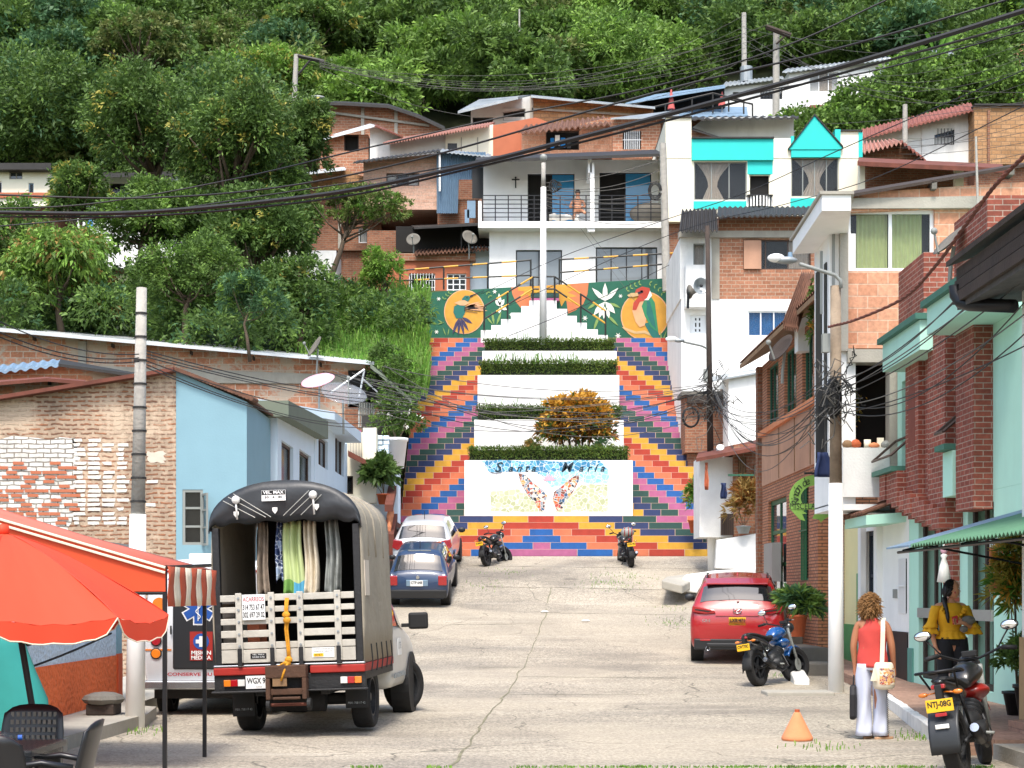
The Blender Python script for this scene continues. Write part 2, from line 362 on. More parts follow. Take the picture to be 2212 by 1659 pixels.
mb=MB(); xs=sorted(set([-140,-90,-60,-40,-25,-16,-11,-8,-6.4,-4,-2,0,2,4,6.6,8,11,16,25,40,60,90,140])); ys=[-60,-30,0,10,20,26,30,34,38,42.6,46.6,50.4,56,62.8,63.8,64.4,66,70,75,80,85,90,97,105,115,130,150,180,220,280]
for y in ys:
    for x in xs:
        z=G(y)-(.2 if y<50.5 else .03)-(.5 if 50.5<y<62.8 else 0)
        if y>84: z+=1.6*math.sin(x*.13+y*.05)+.03*abs(x)
        mb.v.append((x,y,z))
nx=len(xs)
for j in range(len(ys)-1):
    for i in range(nx-1): a=j*nx+i; mb.f.append((a,a+1,a+nx+1,a+nx)); mb.mi.append(0)
mb.build('ground',MATS['earth'],smooth=True,keep=True)['kind']='structure'
mb=MB(); ys=[-30,-10,0,5,10,14,18,20]+[20+i for i in range(1,31)]+[50.45]
for y in ys:
    for x in (-6,-4.75,-2.4,0,2.5,5.2,8): mb.v.append((x,y,G(y)+.004))
for j in range(len(ys)-1):
    for i in range(6): a=j*7+i; mb.f.append((a,a+1,a+8,a+7)); mb.mi.append(0)
mb.build('road',MATS['road'],smooth=True,keep=True)['kind']='structure'
# expansion joints with weeds between slabs
def strip(pts,w,mat,name,label):
    mb=MB(); 
    L=[];Rr=[]
    for i,(x,y) in enumerate(pts):
        a=Vector(pts[max(i-1,0)]);b=Vector(pts[min(i+1,len(pts)-1)]); d=(b-a).normalized(); nn=Vector((-d.y,d.x))*w*.5*random.uniform(.5,1.3)
        L.append((x+nn.x,y+nn.y,G(y)+.009)); Rr.append((x-nn.x,y-nn.y,G(y)+.009))
    mb.loft([L,Rr],0,False,False); o=mb.build(name,mat,keep=True); o['kind']='structure'; return o
def ground_at(vx,vy):
    for i in range(400):
        y=8+i*.11
        p=P(vx,vy,y)
        if p.z<=G(y)+.004: return p.x,y
    return P(vx,vy,50).x,50
def wob(p,q,k=14,a=.05): return [(p[0]+(q[0]-p[0])*i/k+random.uniform(-a,a),p[1]+(q[1]-p[1])*i/k+random.uniform(-a,a)) for i in range(k+1)]
J=[Z2(985,520),Z2(960,650),Z2(905,800),Z2(820,970),Z2(720,1125),Z2(600,1280),Z2(460,1490)]
pj=[ground_at(*q) for q in J]; pts=[]
for a,b in zip(pj,pj[1:]): pts+=wob(a,b,8,.03)
strip(pts,.026,MATS['joint'],'road','')
for a,b in [(Z2(540,955),Z2(820,952)),(Z2(810,1000),Z2(1680,1010)),(Z2(740,1097),Z2(1500,1100)),(Z2(140,722),Z2(1000,715)),(Z2(940,655),Z2(1720,668)),(Z2(985,520),Z2(1760,540)),(Z2(640,515),Z2(985,525)),(Z2(520,400),Z2(1830,420))]:
    strip(wob(ground_at(*a),ground_at(*b),20,.04),.045,MATS['joint'],'road','')
# pavements
mb=MB(); pts=[(-4.62,13),(-4.58,17),(-4.45,20),(-4.6,21.2),(-4.98,21.5),(-4.98,27),(-4.6,29),(-4.4,32),(-4.35,38),(-4.4,47)]
for i in range(len(pts)-1):
    (x0,y0),(x1,y1)=pts[i],pts[i+1]; z0,z1=G(y0),G(y1)
    mb.hexa([(-6.5,y0,z0-.2),(x0,y0,z0-.2),(x1,y1,z1-.2),(-6.5,y1,z1-.2),(-6.5,y0,z0+.15),(x0,y0,z0+.15),(x1,y1,z1+.15),(-6.5,y1,z1+.15)])
mb.build('pavement',[MATS['concrete']],keep=True,uv=True)['kind']='structure'
mb=MB(); kp=[(3.95,13.2),(4.63,18.4),(5.38,23.8),(5.55,26.4),(5.7,31.5)]
for i in range(len(kp)-1):
    (x0,y0),(x1,y1)=kp[i],kp[i+1]; z0,z1=G(y0),G(y1)
    if i==0: (x0,y0)=(4.35,16.3)
    mb.hexa([(x0+.1,y0,z0-.2),(7,y0,z0-.2),(7,y1,z1-.2),(x1+.1,y1,z1-.2),(x0+.1,y0,z0+.16),(7,y0,z0+.16),(7,y1,z1+.16),(x1+.1,y1,z1+.16)])
mb.build('pavement',MATS['tile_floor'],keep=True)['kind']='structure'
mb=MB(); p0=Vector((4.3,16.0)); p1=Vector((5.38,23.8)); L=(p1-p0).length; d=(p1-p0)/L; k=0
while k*.33<L:
    a=p0+d*(k*.33); b=p0+d*(k*.33+.315); nn=Vector((d.y,-d.x))*.11; j=random.uniform(-.006,.006)
    mb.hexa([(a.x,a.y,-.1),(b.x,b.y,-.1),(b.x+nn.x,b.y+nn.y,-.1),(a.x+nn.x,a.y+nn.y,-.1),(a.x,a.y,.165+j),(b.x,b.y,.165+j),(b.x+nn.x,b.y+nn.y,.17+j),(a.x+nn.x,a.y+nn.y,.17+j)]); k+=1
mb.build('kerb',MATS['curb_white'],keep=True,bevel=.008)['kind']='structure'
mb=MB(); mb.slab([(4.7,13,.15),(7,13,.15),(7,16.0,.15),(4.7,16.0,.15)],.25); mb.build('pavement',MATS['concrete'],keep=True)['kind']='structure'
# ================= painted staircase =================
D0,RI,TR=50.5,.221,.316; ZB=2.8; XL,XR=-3.6,6.1
COLS=[('pink','#a45a80'),('blue','#17569a'),('orange','#c46e4c'),('red','#a13624'),('yellow','#c4962f'),('navy','#27365f'),('green','#254842')]
pm=[M('paint_'+n_,c_,.7,.1,5,bump=.2,dirt=.3) for n_,c_ in COLS]+[M('grout','#b79c8a',.8,.08)]
ST=E('painted_staircase','wide public staircase painted in stepped diagonal bands of blue, pink, orange, red, yellow and green','staircase',(1,D0,ZB))
ROW={0:[(0,1.09),(1,2.19),(2,3.3),(3,4.4),(4,9)],1:[(0,.27),(1,1.4),(2,2.5),(3,3.59),(4,4.7),(5,9)],2:[(1,.6),(2,1.7),(3,2.85),(4,3.95),(5,5.03),(6,9)],
 3:[(1,.37),(2,.95),(3,2.0),(4,3.1),(5,4.2),(6,9)],4:[(3,1.19),(4,2.32),(5,3.4),(6,4.46),(0,9)],5:[(3,.41),(4,1.52),(5,2.6),(6,3.67),(0,4.65),(2,9)]}
CXS=.92
def flight(name,x0,x1,i0,i1,colf):
    mb=MB()
    for i in range(i0,i1):
        y=D0+TR*i; z=ZB+RI*i; segs=colf(i); x=x0
        mb.box((x0,y,z-.6 if i else z-.1),(x1,y+TR+.3,z+RI-.003),7)
        for k,b in segs:
            a=max(x,x0); e=min(b,x1)
            if e-a>.03:
                g=.010; mb.box((a+g,y-.006,z+.002),(e-g,y+TR*.95,z+RI-.013),k)
            x=max(x,b)
            if x>=x1: break
    return mb.build(name,pm,ST,uv=False)
def low(i):
    r=ROW[i]; L=[]; prev=None
    for k,b in reversed(r): L.append((k,b))
    out=[]
    bs=[0]+[b for k,b in r]
    for j in range(len(r)-1,-1,-1):
        out.append((r[j][0],CXS-(bs[j] if j>0 else -r[0][1])) )
    # left outermost .. centre handled, then right
    for j in range(1,len(r)): out.append((r[j][0],CXS+r[j][1]))
    return out
flight('lower_flight',-3.69,6.06,0,6,low)
def lf(i):
    xb=-2.65+.287*(i-6); t0=int(math.floor((xb-(-3.9))/.56))+1; out=[]
    for k in range(t0,-16,-1): out.append(((1+k)%7,xb-.56*(k-1) if False else xb-.56*k+0))
    # blocks outward (left) of xb: blue, orange, red ...; inward: pink, green ...
    res=[]
    for k in range(t0,-20,-1): # k-th block occupies (xb-.56*(k+1), xb-.56*k)
        res.append(((1+k)%7,xb-.56*k))
    return res
def rf(i):
    xb=4.96-.287*(i-6)+.92; res=[]
    for k in range(-25,30): res.append(((1+k)%7,xb+.56*(k+1)))
    return res
N=39
def lx(i): return -3.6+.3*(i/N)
flight('left_flight',-3.55,-1.0,6,N,lf); flight('right_flight',3.6,6.08,6,N,rf)
# white edge blocks on the right flank
mb=MB()
for i in range(0,N):
    y=D0+TR*i; z=ZB+RI*i; mb.box((6.08,y-.01,z-.8),(6.3,y+TR-.01,z+RI+.12))
mb.build('side_wall',MATS['white_old'],ST)
# planter tiers
TI=[(52.2,-1.52,3.85,Z5(0,1048)[1]),(55,-1.27,3.75,Z5(0,828)[1]),(58,-1.22,3.8,Z5(0,588)[1]),(61,-1.11,3.9,Z5(0,457)[1])]
tops=[]
for k,(d,x0,x1,vy) in enumerate(TI):
    zt=P(0,vy,d).z; tops.append(zt); mb=MB(); zb=ZB+RI*6*(1 if k==0 else 1.0)-.02 if k==0 else tops[k-1]-.3
    mb.box((x0,d,zb),(x1,63.2,zt)); mb.build('planter_wall',MATS['white_paint'] if k else MATS['white_clean'],ST,bevel=.02)
    mb=MB(); mb.box((x0+.08,d+.1,zt),(x1-.08,(TI[k+1][0] if k<3 else 62.2)-.02,zt+.03)); mb.build('soil',MATS['earth'],ST)
# pyramid wall
pl=FR(62.2); pts=[(490,640),(490,497),(577,497),(577,455),(658,455),(658,405),(740,405),(740,352),(826,352),(826,297),(893,297),(893,250),(1120,250),(1120,320),(1207,320),(1207,378),(1287,378),(1287,435),(1370,435),(1370,490),(1462,490),(1462,537),(1545,537),(1545,640)]
MB().pp(pl,[Z16(*q) for q in pts],0,-.9).build('stepped_wall',MATS['white_clean'],ST)
mb=MB()
for j,(k,ya,yb) in enumerate([(0,252,230),(6,226,190),(4,186,160)]):
    a=Z16(905,ya);b=Z16(1140,yb); mb.pb(FR(63.2+.05*j),a,b,0,-.4,k)
mb.build('upper_flight',pm,ST)
# mosaic on the front panel (flat tiles set in the wall)
def mosaic(name,stops,scale,grout='#e9e9e4'):
    n=NT(name); co=n.coord(); v=n.n('ShaderNodeTexVoronoi'); v2=n.n('ShaderNodeTexVoronoi',feature='DISTANCE_TO_EDGE')
    mp=n.n('ShaderNodeMapping'); mp.inputs['Scale'].default_value=(1,0,1); n.l(co,mp.inputs[0])
    for q in (v,v2): n.l(mp.outputs[0],q.inputs['Vector']); q.inputs['Scale'].default_value=scale
    s=n.n('ShaderNodeSeparateColor'); n.l(v.outputs['Color'],s.inputs[0])
    rp=n.n('ShaderNodeValToRGB'); n.l(s.outputs[0],rp.inputs[0]); rp.color_ramp.interpolation='CONSTANT'; e=rp.color_ramp.elements
    while len(e)<len(stops): e.new(.5)
    for i,c in enumerate(stops): e[i].position=i/len(stops); e[i].color=hexc(c)
    c=n.mix(n.ramp(v2.outputs['Distance'],[(.02,(1,)*3),(.045,(0,)*3)]),rp.outputs[0],hexc(grout)); n.bsdf(c,.45); MATS[name]=n.m; return n.m
mosaic('mosaic_blue',['#3a8bb0','#5aa5c4','#7bbdd2','#2f7da6'],8); mosaic('mosaic_pale',['#86c4d6','#a5d4de','#93ccda'],8); mosaic('mosaic_white',['#e6e6ea','#dcdce2','#efeff0'],7,'#c6c6c8')
mosaic('mosaic_sage',['#b8bd96','#c4c8a4','#adb38a'],7); mosaic('mosaic_wing',['#2b2b30','#c8662f','#8f97a0','#b04a38','#d9cdb8','#3a5a78','#7a4a3a','#dd9a5a'],11)
pl=FR(52.2); PT=E('mosaic_panel','butterfly wing mosaic with the words Santa María, on the lowest white planter wall','mosaic',(1.2,52.2,4.2))
def jag(pts,a=3,k=5):
    out=[]
    for i,p in enumerate(pts):
        q=pts[(i+1)%len(pts)]
        for j in range(k): t=j/k; out.append((p[0]+(q[0]-p[0])*t+(random.uniform(-a,a) if j else 0),p[1]+(q[1]-p[1])*t+(random.uniform(-a,a) if j else 0)))
    return out
def fp(mb,pl,pts,w,m=0): mb.add([pl.at(*pl.px(*q),w) for q in pts],[tuple(range(len(pts)))],m); return mb
def panelpart(name,mat,z,w,a=5,k=6):
    mb=MB(); fp(mb,pl,jag([Z5(*q) for q in z],a*.4,k),w); return mb.build(name,mat,PT)
panelpart('tile_field',MATS['mosaic_blue'],[(500,1051),(1140,1051),(1185,1110),(1060,1100),(930,1120),(860,1150),(780,1110),(540,1110)],.006)
panelpart('tile_field',MATS['mosaic_pale'],[(900,1110),(1185,1095),(1185,1165),(1080,1175),(1000,1150),(880,1195),(840,1150)],.008)
panelpart('tile_field',MATS['mosaic_white'],[(540,1112),(700,1112),(840,1120),(810,1190),(700,1210),(545,1205)],.004)
panelpart('tile_field',MATS['mosaic_sage'],[(545,1215),(700,1205),(790,1240),(830,1325),(545,1325)],.005); panelpart('tile_field',MATS['mosaic_sage'],[(1180,1180),(1040,1180),(960,1250),(900,1327),(1180,1325)],.005)
panelpart('tile_wing',MATS['mosaic_wing'],[(697,1118),(740,1130),(790,1180),(830,1210),(855,1240),(840,1290),(838,1322),(815,1320),(790,1280),(745,1230),(710,1170)],.012,1,2)
panelpart('tile_wing',MATS['mosaic_wing'],[(1026,1118),(990,1140),(930,1190),(890,1220),(882,1260),(905,1320),(935,1310),(955,1265),(995,1215),(1024,1160)],.012,1,2)
M('ink','#0a2632',.6); mb=MB()

for s_,zx,sz in [('S',585,.44),('a',655,.32),('n',700,.32),('t',740,.34),('a',778,.32),('M',955,.44),('a',1035,.32),('r',1078,.32),('í',1112,.34),('a',1150,.32)]:
    u,v=pl.px(*Z5(zx,1088 if sz>.4 else 1092)); mb=MB(); text(mb,s_,pl,u,v,sz,.016,shear=.35,bold=.006); mb.build('letter',MATS['ink'],PT)
mb=MB(); mb.tube([pl.at(*pl.px(*Z5(548,1112)),.018),pl.at(*pl.px(*Z5(575,1120)),.018),pl.at(*pl.px(*Z5(610,1112)),.018)],.008,4)
mb.build('flourish',MATS['ink'],PT)
M('pink_flower','#d9a5b4',.6); mb=MB(); u,v=pl.px(*Z5(865,1145))
for k in range(7):
    a=R(k*26+12); mb.prism([(0,0)]and PL((0,0,0),(1,0,0),(0,-1,0)),[(0,0),(.001,0),(0,.001)],0,.0001) if False else None
    d=Vector((math.cos(a),math.sin(a))); e=Vector((-d.y,d.x)); mb.flat([pl.at(u,v-.08,.015),pl.at(u+d.x*.13+e.x*.03,v-.08+d.y*.13+e.y*.03,.015),pl.at(u+d.x*.24,v-.08+d.y*.24,.015),pl.at(u+d.x*.13-e.x*.03,v-.08+d.y*.13-e.y*.03,.015)])
mb.build('flower_tiles',MATS['pink_flower'],PT)
# ================= murals =================
for a_,c_ in dict(mg='#1d5e48',my='#c99437',mo='#c8744a',mw='#e2e5d8',mk='#1b2430',mteal='#1f6a62',mred='#b5402f',mpeach='#dba57a',mviolet='#3c3858',mleaf='#7d9a55',mlg='#2f8259',mbeak='#c7a878').items(): M(a_,c_,.75,.09,3,bump=.15)
pl=FR(63.6)
def mural(name,label,outline,shapes,loc):
    e=E(name,label,'mural wall',loc); mb=MB().pp(pl,[Z16(*q) for q in outline],0,-.3); mb.build('wall',MATS['mg'],e)
    lay=[.006]
    for nm,mat,polys in shapes:
        q=MB()
        for p in polys: fp(q,pl,[Z16(*c) for c in p],lay[0])
        q.build(nm,MATS[mat],e); lay[0]+=.004
    return e
def ell(cx,cy,rx,ry,n=32): return [(cx+rx*math.cos(2*math.pi*i/n),cy+ry*math.sin(2*math.pi*i/n)) for i in range(n)]
def star(cx,cy,r,n=6,k=.35,ph=0): return [(cx+(r if i%2==0 else r*k)*math.cos(math.pi*i/n+ph),cy+(r if i%2==0 else r*k)*math.sin(math.pi*i/n+ph)) for i in range(2*n)]
def petal(cx,cy,ang,L,w):
    d=(math.cos(R(ang)),-math.sin(R(ang))); e=(-d[1],d[0]); return [(cx,cy),(cx+d[0]*L*.35+e[0]*w*.8,cy+d[1]*L*.35+e[1]*w*.8),(cx+d[0]*L*.65+e[0]*w*.7,cy+d[1]*L*.65+e[1]*w*.7),(cx+d[0]*L,cy+d[1]*L),(cx+d[0]*L*.65-e[0]*w*.7,cy+d[1]*L*.65-e[1]*w*.7),(cx+d[0]*L*.35-e[0]*w*.8,cy+d[1]*L*.35-e[1]*w*.8)]
def spray(pts,L=26,w=6):
    out=[]
    for (x,y,a) in pts: out+=[petal(x,y,a+50,L,w),petal(x,y,a-50,L,w)]
    return out
feathers=[petal(350,310,-8+k*7,200-k*14,13) for k in range(5)]
mural('mural_wall','green mural wall with a hummingbird on a yellow disc',[(20,700),(20,185),(740,140),(1015,128),(1015,700)],[
 ('painted_sun','mo',[[(742,142),(905,132),(905,300),(820,310),(780,260),(752,200)]]),
 ('painted_sun','my',[[(800,138),(1015,128),(1015,240),(905,240),(880,200),(840,215),(850,175),(800,170)]]),
 ('painted_disc','mpeach',[ell(354,345,170,184)]),('painted_disc','my',[ell(354,345,162,177)]),
 ('painted_leaves','mleaf',spray([(180,240,60),(205,215,60),(225,195,50),(545,180,-60),(560,210,-60)])+[petal(200,545,110,80,5),(petal(215,545,80,70,5)),petal(600,450,100,110,12),petal(620,455,70,120,12),petal(590,450,130,90,9),petal(180,440,150,60,6),petal(185,430,200,60,6)]),
 ('painted_flower','mw',[petal(650,300,95,110,20),petal(650,300,60,70,20),petal(650,300,125,70,20),petal(655,300,-30,60,20),petal(650,310,-100,50,16),star(605,178,22),star(140,238,20),star(122,512,22),star(740,370,18)]),
 ('painted_tail','mviolet',[petal(310,395,-112,150,16),petal(315,395,-95,150,15),petal(320,395,-78,150,15),petal(325,395,-60,130,15),petal(330,390,-30,105,18)]),
 ('painted_body','mteal',[[(330,270),(268,300),(262,350),(285,400),(335,400),(360,350),(365,300)],[(330,265),(335,235),(358,212),(390,212),(402,232),(385,262)]]),
 ('painted_wing','mpeach',feathers+[petal(400,272,180,130,28)]),
 ('painted_beak','mk',[[(395,212),(402,228),(440,205),(520,172),(516,168),(436,198)],ell(375,228,6,6,10)]+[[(352,308+k*9),(540-k*26,302+k*17),(540-k*26,307+k*17),(352,313+k*9)] for k in range(4)])],(-1,63.6,11.2))
mural('mural_wall','green mural wall with a red-headed bird on a yellow disc and a white orchid',[(1015,700),(1015,128),(1385,102),(2090,62),(2095,700)],[
 ('painted_sun','mo',[[(1140,120),(1385,105),(1375,200),(1340,280),(1280,330),(1215,360),(1200,250),(1140,250)]]),
 ('painted_sun','my',[[(1015,128),(1250,112),(1200,140),(1270,160),(1210,185),(1290,215),(1220,225),(1250,270),(1190,250),(1160,300),(1140,240),(1015,240)]]),
 ('painted_disc','mpeach',[ell(1852,378,200,203)]),('painted_disc','my',[ell(1852,378,192,195)]),
 ('painted_leaves','mleaf',spray([(1700,165,30),(1730,145,30),(1765,125,25),(1800,110,20),(1890,105,-20),(1930,125,-30),(1965,150,-40),(1995,185,-50)],30,7)+[petal(1560,270,-25,100,14),petal(1450,270,215,90,14),petal(1470,380,250,130,14),petal(1540,370,-45,130,14),petal(2000,590,70,100,6),petal(2020,590,50,100,6),petal(1990,590,95,90,6)]),
 ('painted_flower','mw',[petal(1522,255,90,150,26),petal(1522,255,45,155,24),petal(1522,255,135,155,24),petal(1522,260,-50,130,30),petal(1522,260,230,150,30),petal(1520,300,-95,105,22),petal(1540,320,-80,80,18),petal(1495,320,-105,80,18),star(1355,398,26),star(1630,545,30),star(1650,215,20)]),
 ('painted_branch','mbeak',[[(1660,470),(1700,480),(1780,510),(1850,500),(1980,560),(1975,575),(1850,525),(1770,528),(1690,500)]]),
 ('painted_tail','mteal',[[(1845,440),(1930,430),(1995,600),(1960,605),(1900,540)]]),
 ('painted_body','mpeach',[[(1790,235),(1755,270),(1748,340),(1775,430),(1810,475),(1850,460),(1870,380),(1850,250)]]),
 ('painted_wing','mlg',[[(1850,240),(1900,215),(1935,270),(1950,400),(1965,520),(1900,470),(1850,380),(1825,300)]]),
 ('painted_wing','mteal',[[(1870,250),(1895,260),(1930,400),(1945,490),(1905,450),(1865,360)]]),
 ('painted_head','mred',[[(1765,200),(1780,160),(1830,136),(1890,150),(1897,185),(1860,250),(1810,262),(1780,330),(1750,330),(1757,270),(1800,222)]]),
 ('painted_neck','mw',[[(1895,170),(1912,210),(1880,250),(1845,250),(1870,230)]]),
 ('painted_beak','mbeak',[[(1705,208),(1740,190),(1790,188),(1800,212),(1760,222),(1715,220)]]),
 ('painted_eye','mk',[ell(1826,176,11,9,12),[(1790,185),(1830,168),(1838,185),(1800,200)]])],(3.6,63.6,11.2))
# ================= terrace railings =================
def rail(name,label,posts,rails,pl,group='black and yellow terrace railings'):
    e=E(name,label,'railing',pl.at(*pl.px(*posts[0][1])),group=None); 
    for a,b in posts:
        MB().cyl(pl.at(*pl.px(*a)),pl.at(*pl.px(*b)),.035,n=8).build('post',MATS['rail_black'],e)
    for a,b in rails:
        A=pl.at(*pl.px(*a)); B=pl.at(*pl.px(*b)); L=(B-A).length; k=max(1,round(L/.55)); mb=MB()
        for i in range(k): mb.cyl(A.lerp(B,i/k),A.lerp(B,(i+1)/k),.033,n=8,m=(i%2),caps=False)
        mb.build('rail',[MATS['rail_black'],MATS['rail_yellow']],e)
z=Z16
rail('terrace_railing','black and yellow railing on the terrace edge above the hummingbird mural',[(z(182,-20),z(182,160)),(z(547,-50),z(547,150)),(z(905,-90),z(905,250)),(z(-180,0),z(-180,180))],[(z(-180,0),z(905,-85)),(z(-180,85),z(905,40))],FR(63.75))
rail('terrace_railing','black and yellow railing on the terrace edge above the red-headed bird mural',[(z(1143,-95),z(1143,300)),(z(1450,-110),z(1450,95)),(z(1880,-130),z(1880,70)),(z(2120,-145),z(2120,60))],[(z(1143,-90),z(2120,-145)),(z(1143,18),z(2120,-60))],FR(63.75))
rail('stair_railing','black and yellow handrail climbing the left steps of the white stepped wall',[(z(518,300),z(518,497)),(z(712,185),z(712,405)),(z(922,52),z(922,250))],[(z(518,298),z(922,55)),(z(518,405),z(922,155)),(z(922,55),z(972,55)),(z(922,155),z(972,155))],FR(62.1))
rail('stair_railing','black and yellow handrail descending the right steps of the white stepped wall',[(z(1103,55),z(1103,250)),(z(1320,200),z(1320,435)),(z(1525,335),z(1525,540))],[(z(1103,52),z(1525,335)),(z(1103,155),z(1525,440)),(z(1025,52),z(1103,52)),(z(1025,155),z(1103,155))],FR(62.1))
# ================= vegetation toolkit =================
def leafmat(name,c1,c2,trans=.3,rough=.55):
    n=NT(name); co=n.coord(); f=n.noise(co,.9,3); c=n.ramp(f,[(.3,hexc(c1)),(.7,hexc(c2))])
    g=n.noise(co,7,2); c=n.mix(1.,c,n.ramp(g,[(.3,(.75,)*3),(.7,(1.2,)*3)]),'MULTIPLY')
    b=n.n('ShaderNodeBsdfPrincipled'); n.l(c,b.inputs['Base Color']); b.inputs['Roughness'].default_value=rough; b.inputs['Specular IOR Level'].default_value=.3
    t=n.n('ShaderNodeBsdfTranslucent'); n.l(c,t.inputs['Color']); mx=n.n('ShaderNodeMixShader'); mx.inputs[0].default_value=trans
    n.l(b.outputs[0],mx.inputs[1]); n.l(t.outputs[0],mx.inputs[2]); n.l(mx.outputs[0],n.out.inputs[0]); MATS[name]=n.m; return n.m
leafmat('leaf_dark','#435b2a','#5d793b'); leafmat('leaf_mid','#587634','#7a9848'); leafmat('leaf_light','#6f9a3c','#90b04e'); leafmat('leaf_yellow','#9c9440','#b3ac55')
leafmat('leaf_blue','#41623f','#5a7f54'); leafmat('leaf_grass','#4f7d2c','#78a83f'); leafmat('leaf_olive','#5e6b38','#7f874c'); leafmat('leaf_bronze','#7a4d22','#a06a2c'); leafmat('leaf_gold','#c78f30','#d9ac48'); leafmat('leaf_dry','#8f7440','#ad9355')
leafmat('hedge_leaf','#57692f','#7d9043'); M('bark','#5a4c3e',.95,.2,6,bump=.5); M('bark_pale','#9c9484',.9,.15,6,bump=.4)
def leaves(cent,normal,L,W,rng,droop=.25,up=.35):
    """one folded-less leaf quad per centre; random orientation biased along normal"""
    n=len(cent); d=rng.normal(size=(n,3)); d=d/np.linalg.norm(d,axis=1,keepdims=True); d=d*.75+normal*.8; d[:,2]+=up-droop; d/=np.linalg.norm(d,axis=1,keepdims=True)
    a=rng.normal(size=(n,3)); w=np.cross(d,a); w/=np.linalg.norm(w,axis=1,keepdims=True)+1e-9
    l=(L*rng.uniform(.7,1.3,n))[:,None]; k=(W*rng.uniform(.7,1.3,n))[:,None]
    tip=cent+d*l; tip[:,2]-=droop*l[:,0]*.6; mid=cent+d*l*.5
    v=np.stack([cent,mid+w*k*.5,tip,mid-w*k*.5],1); return v.reshape(-1,3)
def leafcloud(lobes,n_cl,per,L,W,rng,mix=(.4,.4,.2),fill=.55,spread=.35,droop=.25):
    """lobes: list of (centre, radii). returns verts, material index per leaf"""
    lobes=[(np.array(c,float),np.array(r if hasattr(r,'__len__') else (r,)*3,float)) for c,r in lobes]
    wt=np.array([np.prod(r)**(2/3) for c,r in lobes]); wt/=wt.sum(); V=[];MI=[]
    for (c,r),w in zip(lobes,wt):
        k=max(3,int(n_cl*w)); q=rng.normal(size=(k,3)); q/=np.linalg.norm(q,axis=1,keepdims=True); q[:,2]=np.where(q[:,2]<-.45,-q[:,2],q[:,2])
        rad=rng.uniform(fill,1.05,k)[:,None]; cc=c+q*rad*r
        cen=np.repeat(cc,per,0)+rng.normal(size=(k*per,3))*spread*min(r)*.35; nor=np.repeat(q,per,0)
        V.append(leaves(cen,nor,L,W,rng,droop)); m=rng.choice(len(mix),size=k,p=np.array(mix)/sum(mix)); MI.append(np.repeat(m,per))
    return np.concatenate(V),np.concatenate(MI)
def npmesh(name,V,MI,mats,parent=None,loc=None):
    me=bpy.data.meshes.new(name); n=len(V)//4; off=np.zeros(3)
    p=parent
    while p: off+=np.array(p.location); p=p.parent
    if loc is not None: off=np.array(loc)
    me.vertices.add(n*4); me.vertices.foreach_set('co',(V-off).astype(np.float32).ravel()); me.loops.add(n*4); me.loops.foreach_set('vertex_index',np.arange(n*4,dtype=np.int32))
    me.polygons.add(n); me.polygons.foreach_set('loop_start',np.arange(0,n*4,4,dtype=np.int32)); me.polygons.foreach_set('loop_total',np.full(n,4,dtype=np.int32))
    for m in mats: me.materials.append(MATS[m])
    me.polygons.foreach_set('material_index',MI.astype(np.int32)); me.update(); me.validate()
    o=bpy.data.objects.new(name,me); COL.objects.link(o)
    if parent: o.parent=parent
    elif loc is not None: o.location=loc
    return o
def lobes_for(c,r,n,rng,k=.42):
    c=np.array(c,float); r=np.array(r if hasattr(r,'__len__') else (r,)*3,float); out=[]
    for i in range(n):
        q=rng.normal(size=3); q/=np.linalg.norm(q); q[2]=abs(q[2])*rng.choice([1,1,-.5]); out.append((c+q*r*rng.uniform(.45,.8),r*k*rng.uniform(.75,1.25)))
    return out
def tree(name,label,base,crown,radii,mats,seed,nl=14,ncl=700,per=9,L=.32,W=.12,mix=(.45,.4,.15),trunk=.18,cat='tree',group=None,droop=.3,k=.42,fill=.55):
    L*=.66; W*=.72; ncl=int(ncl*1.35); per=int(per*1.3)
    rng=np.random.default_rng(seed); e=E(name,label,cat,base,group=group); lob=lobes_for(crown,radii,nl,rng,k)
    V,MI=leafcloud(lob,ncl,per,L,W,rng,mix,fill,droop=droop); npmesh('crown',V,MI,mats,e)
    b=Vector(base); c=Vector(crown); mb=MB(); mid=b.lerp(c,.55)+Vector((rng.uniform(-.3,.3),0,0)); mb.tube([b-Vector((0,0,.3)),b.lerp(mid,.5),mid,c],[trunk,trunk*.8,trunk*.6,trunk*.3],8)
    for lc,lr in lob: 
        t=rng.uniform(.1,.8); s0=mid.lerp(c,t); q=Vector(lc); mb.tube([s0,s0.lerp(q,.5)+Vector((0,0,-.15)),q],[trunk*.32,trunk*.2,trunk*.08],5)
    mb.build('trunk',MATS['bark'],e,smooth=True,uv=False); return e
# ================= houses on the hillside =================
m=MATS
def H(name,label,px,py,d,cat='house',**k):
    p=P(px,py,d); return House(name,label,(p.x,p.y,p.z),cat,**k)
# --- white balcony house above the stairs ---
h=H('house','white two storey house with a long railed balcony and blue glass doors above the murals',1240,620,66)
pg=FR(66); pu=FR(67.2)
h.wall(pg,(1057,487),(1432,650),m['white_clean'],[dict(r=(Z7(1348,1018),Z7(1598,1300)),nx=2,fm=m['frame_dark'],gm=m['glass_grey'],kind='window'),dict(r=(Z7(1780,1003),Z7(2112,1300)),nx=4,fm=m['frame_dark'],gm=m['glass_grey'],kind='door')],depth=6)
h.wall(pu,(1044,345),(1432,486),m['white_clean'],[dict(r=(Z7(1412,606),Z7(1665,880)),nx=2,fm=m['frame_dark'],glass=0,kind='door'),dict(r=(Z7(1800,600),Z7(2080,880)),nx=2,fm=m['frame_dark'],glass=0,kind='door')],depth=5)
mb=MB(); mb.pb(pu,Z7(1545,612),Z7(1660,870),-.08,-.06); mb.build('sliding_pane',m['glass_blue'],h.e); mb=MB(); mb.pb(pu,Z7(1942,605),Z7(2074,870),-.08,-.06); mb.build('sliding_pane',m['glass_blue'],h.e)
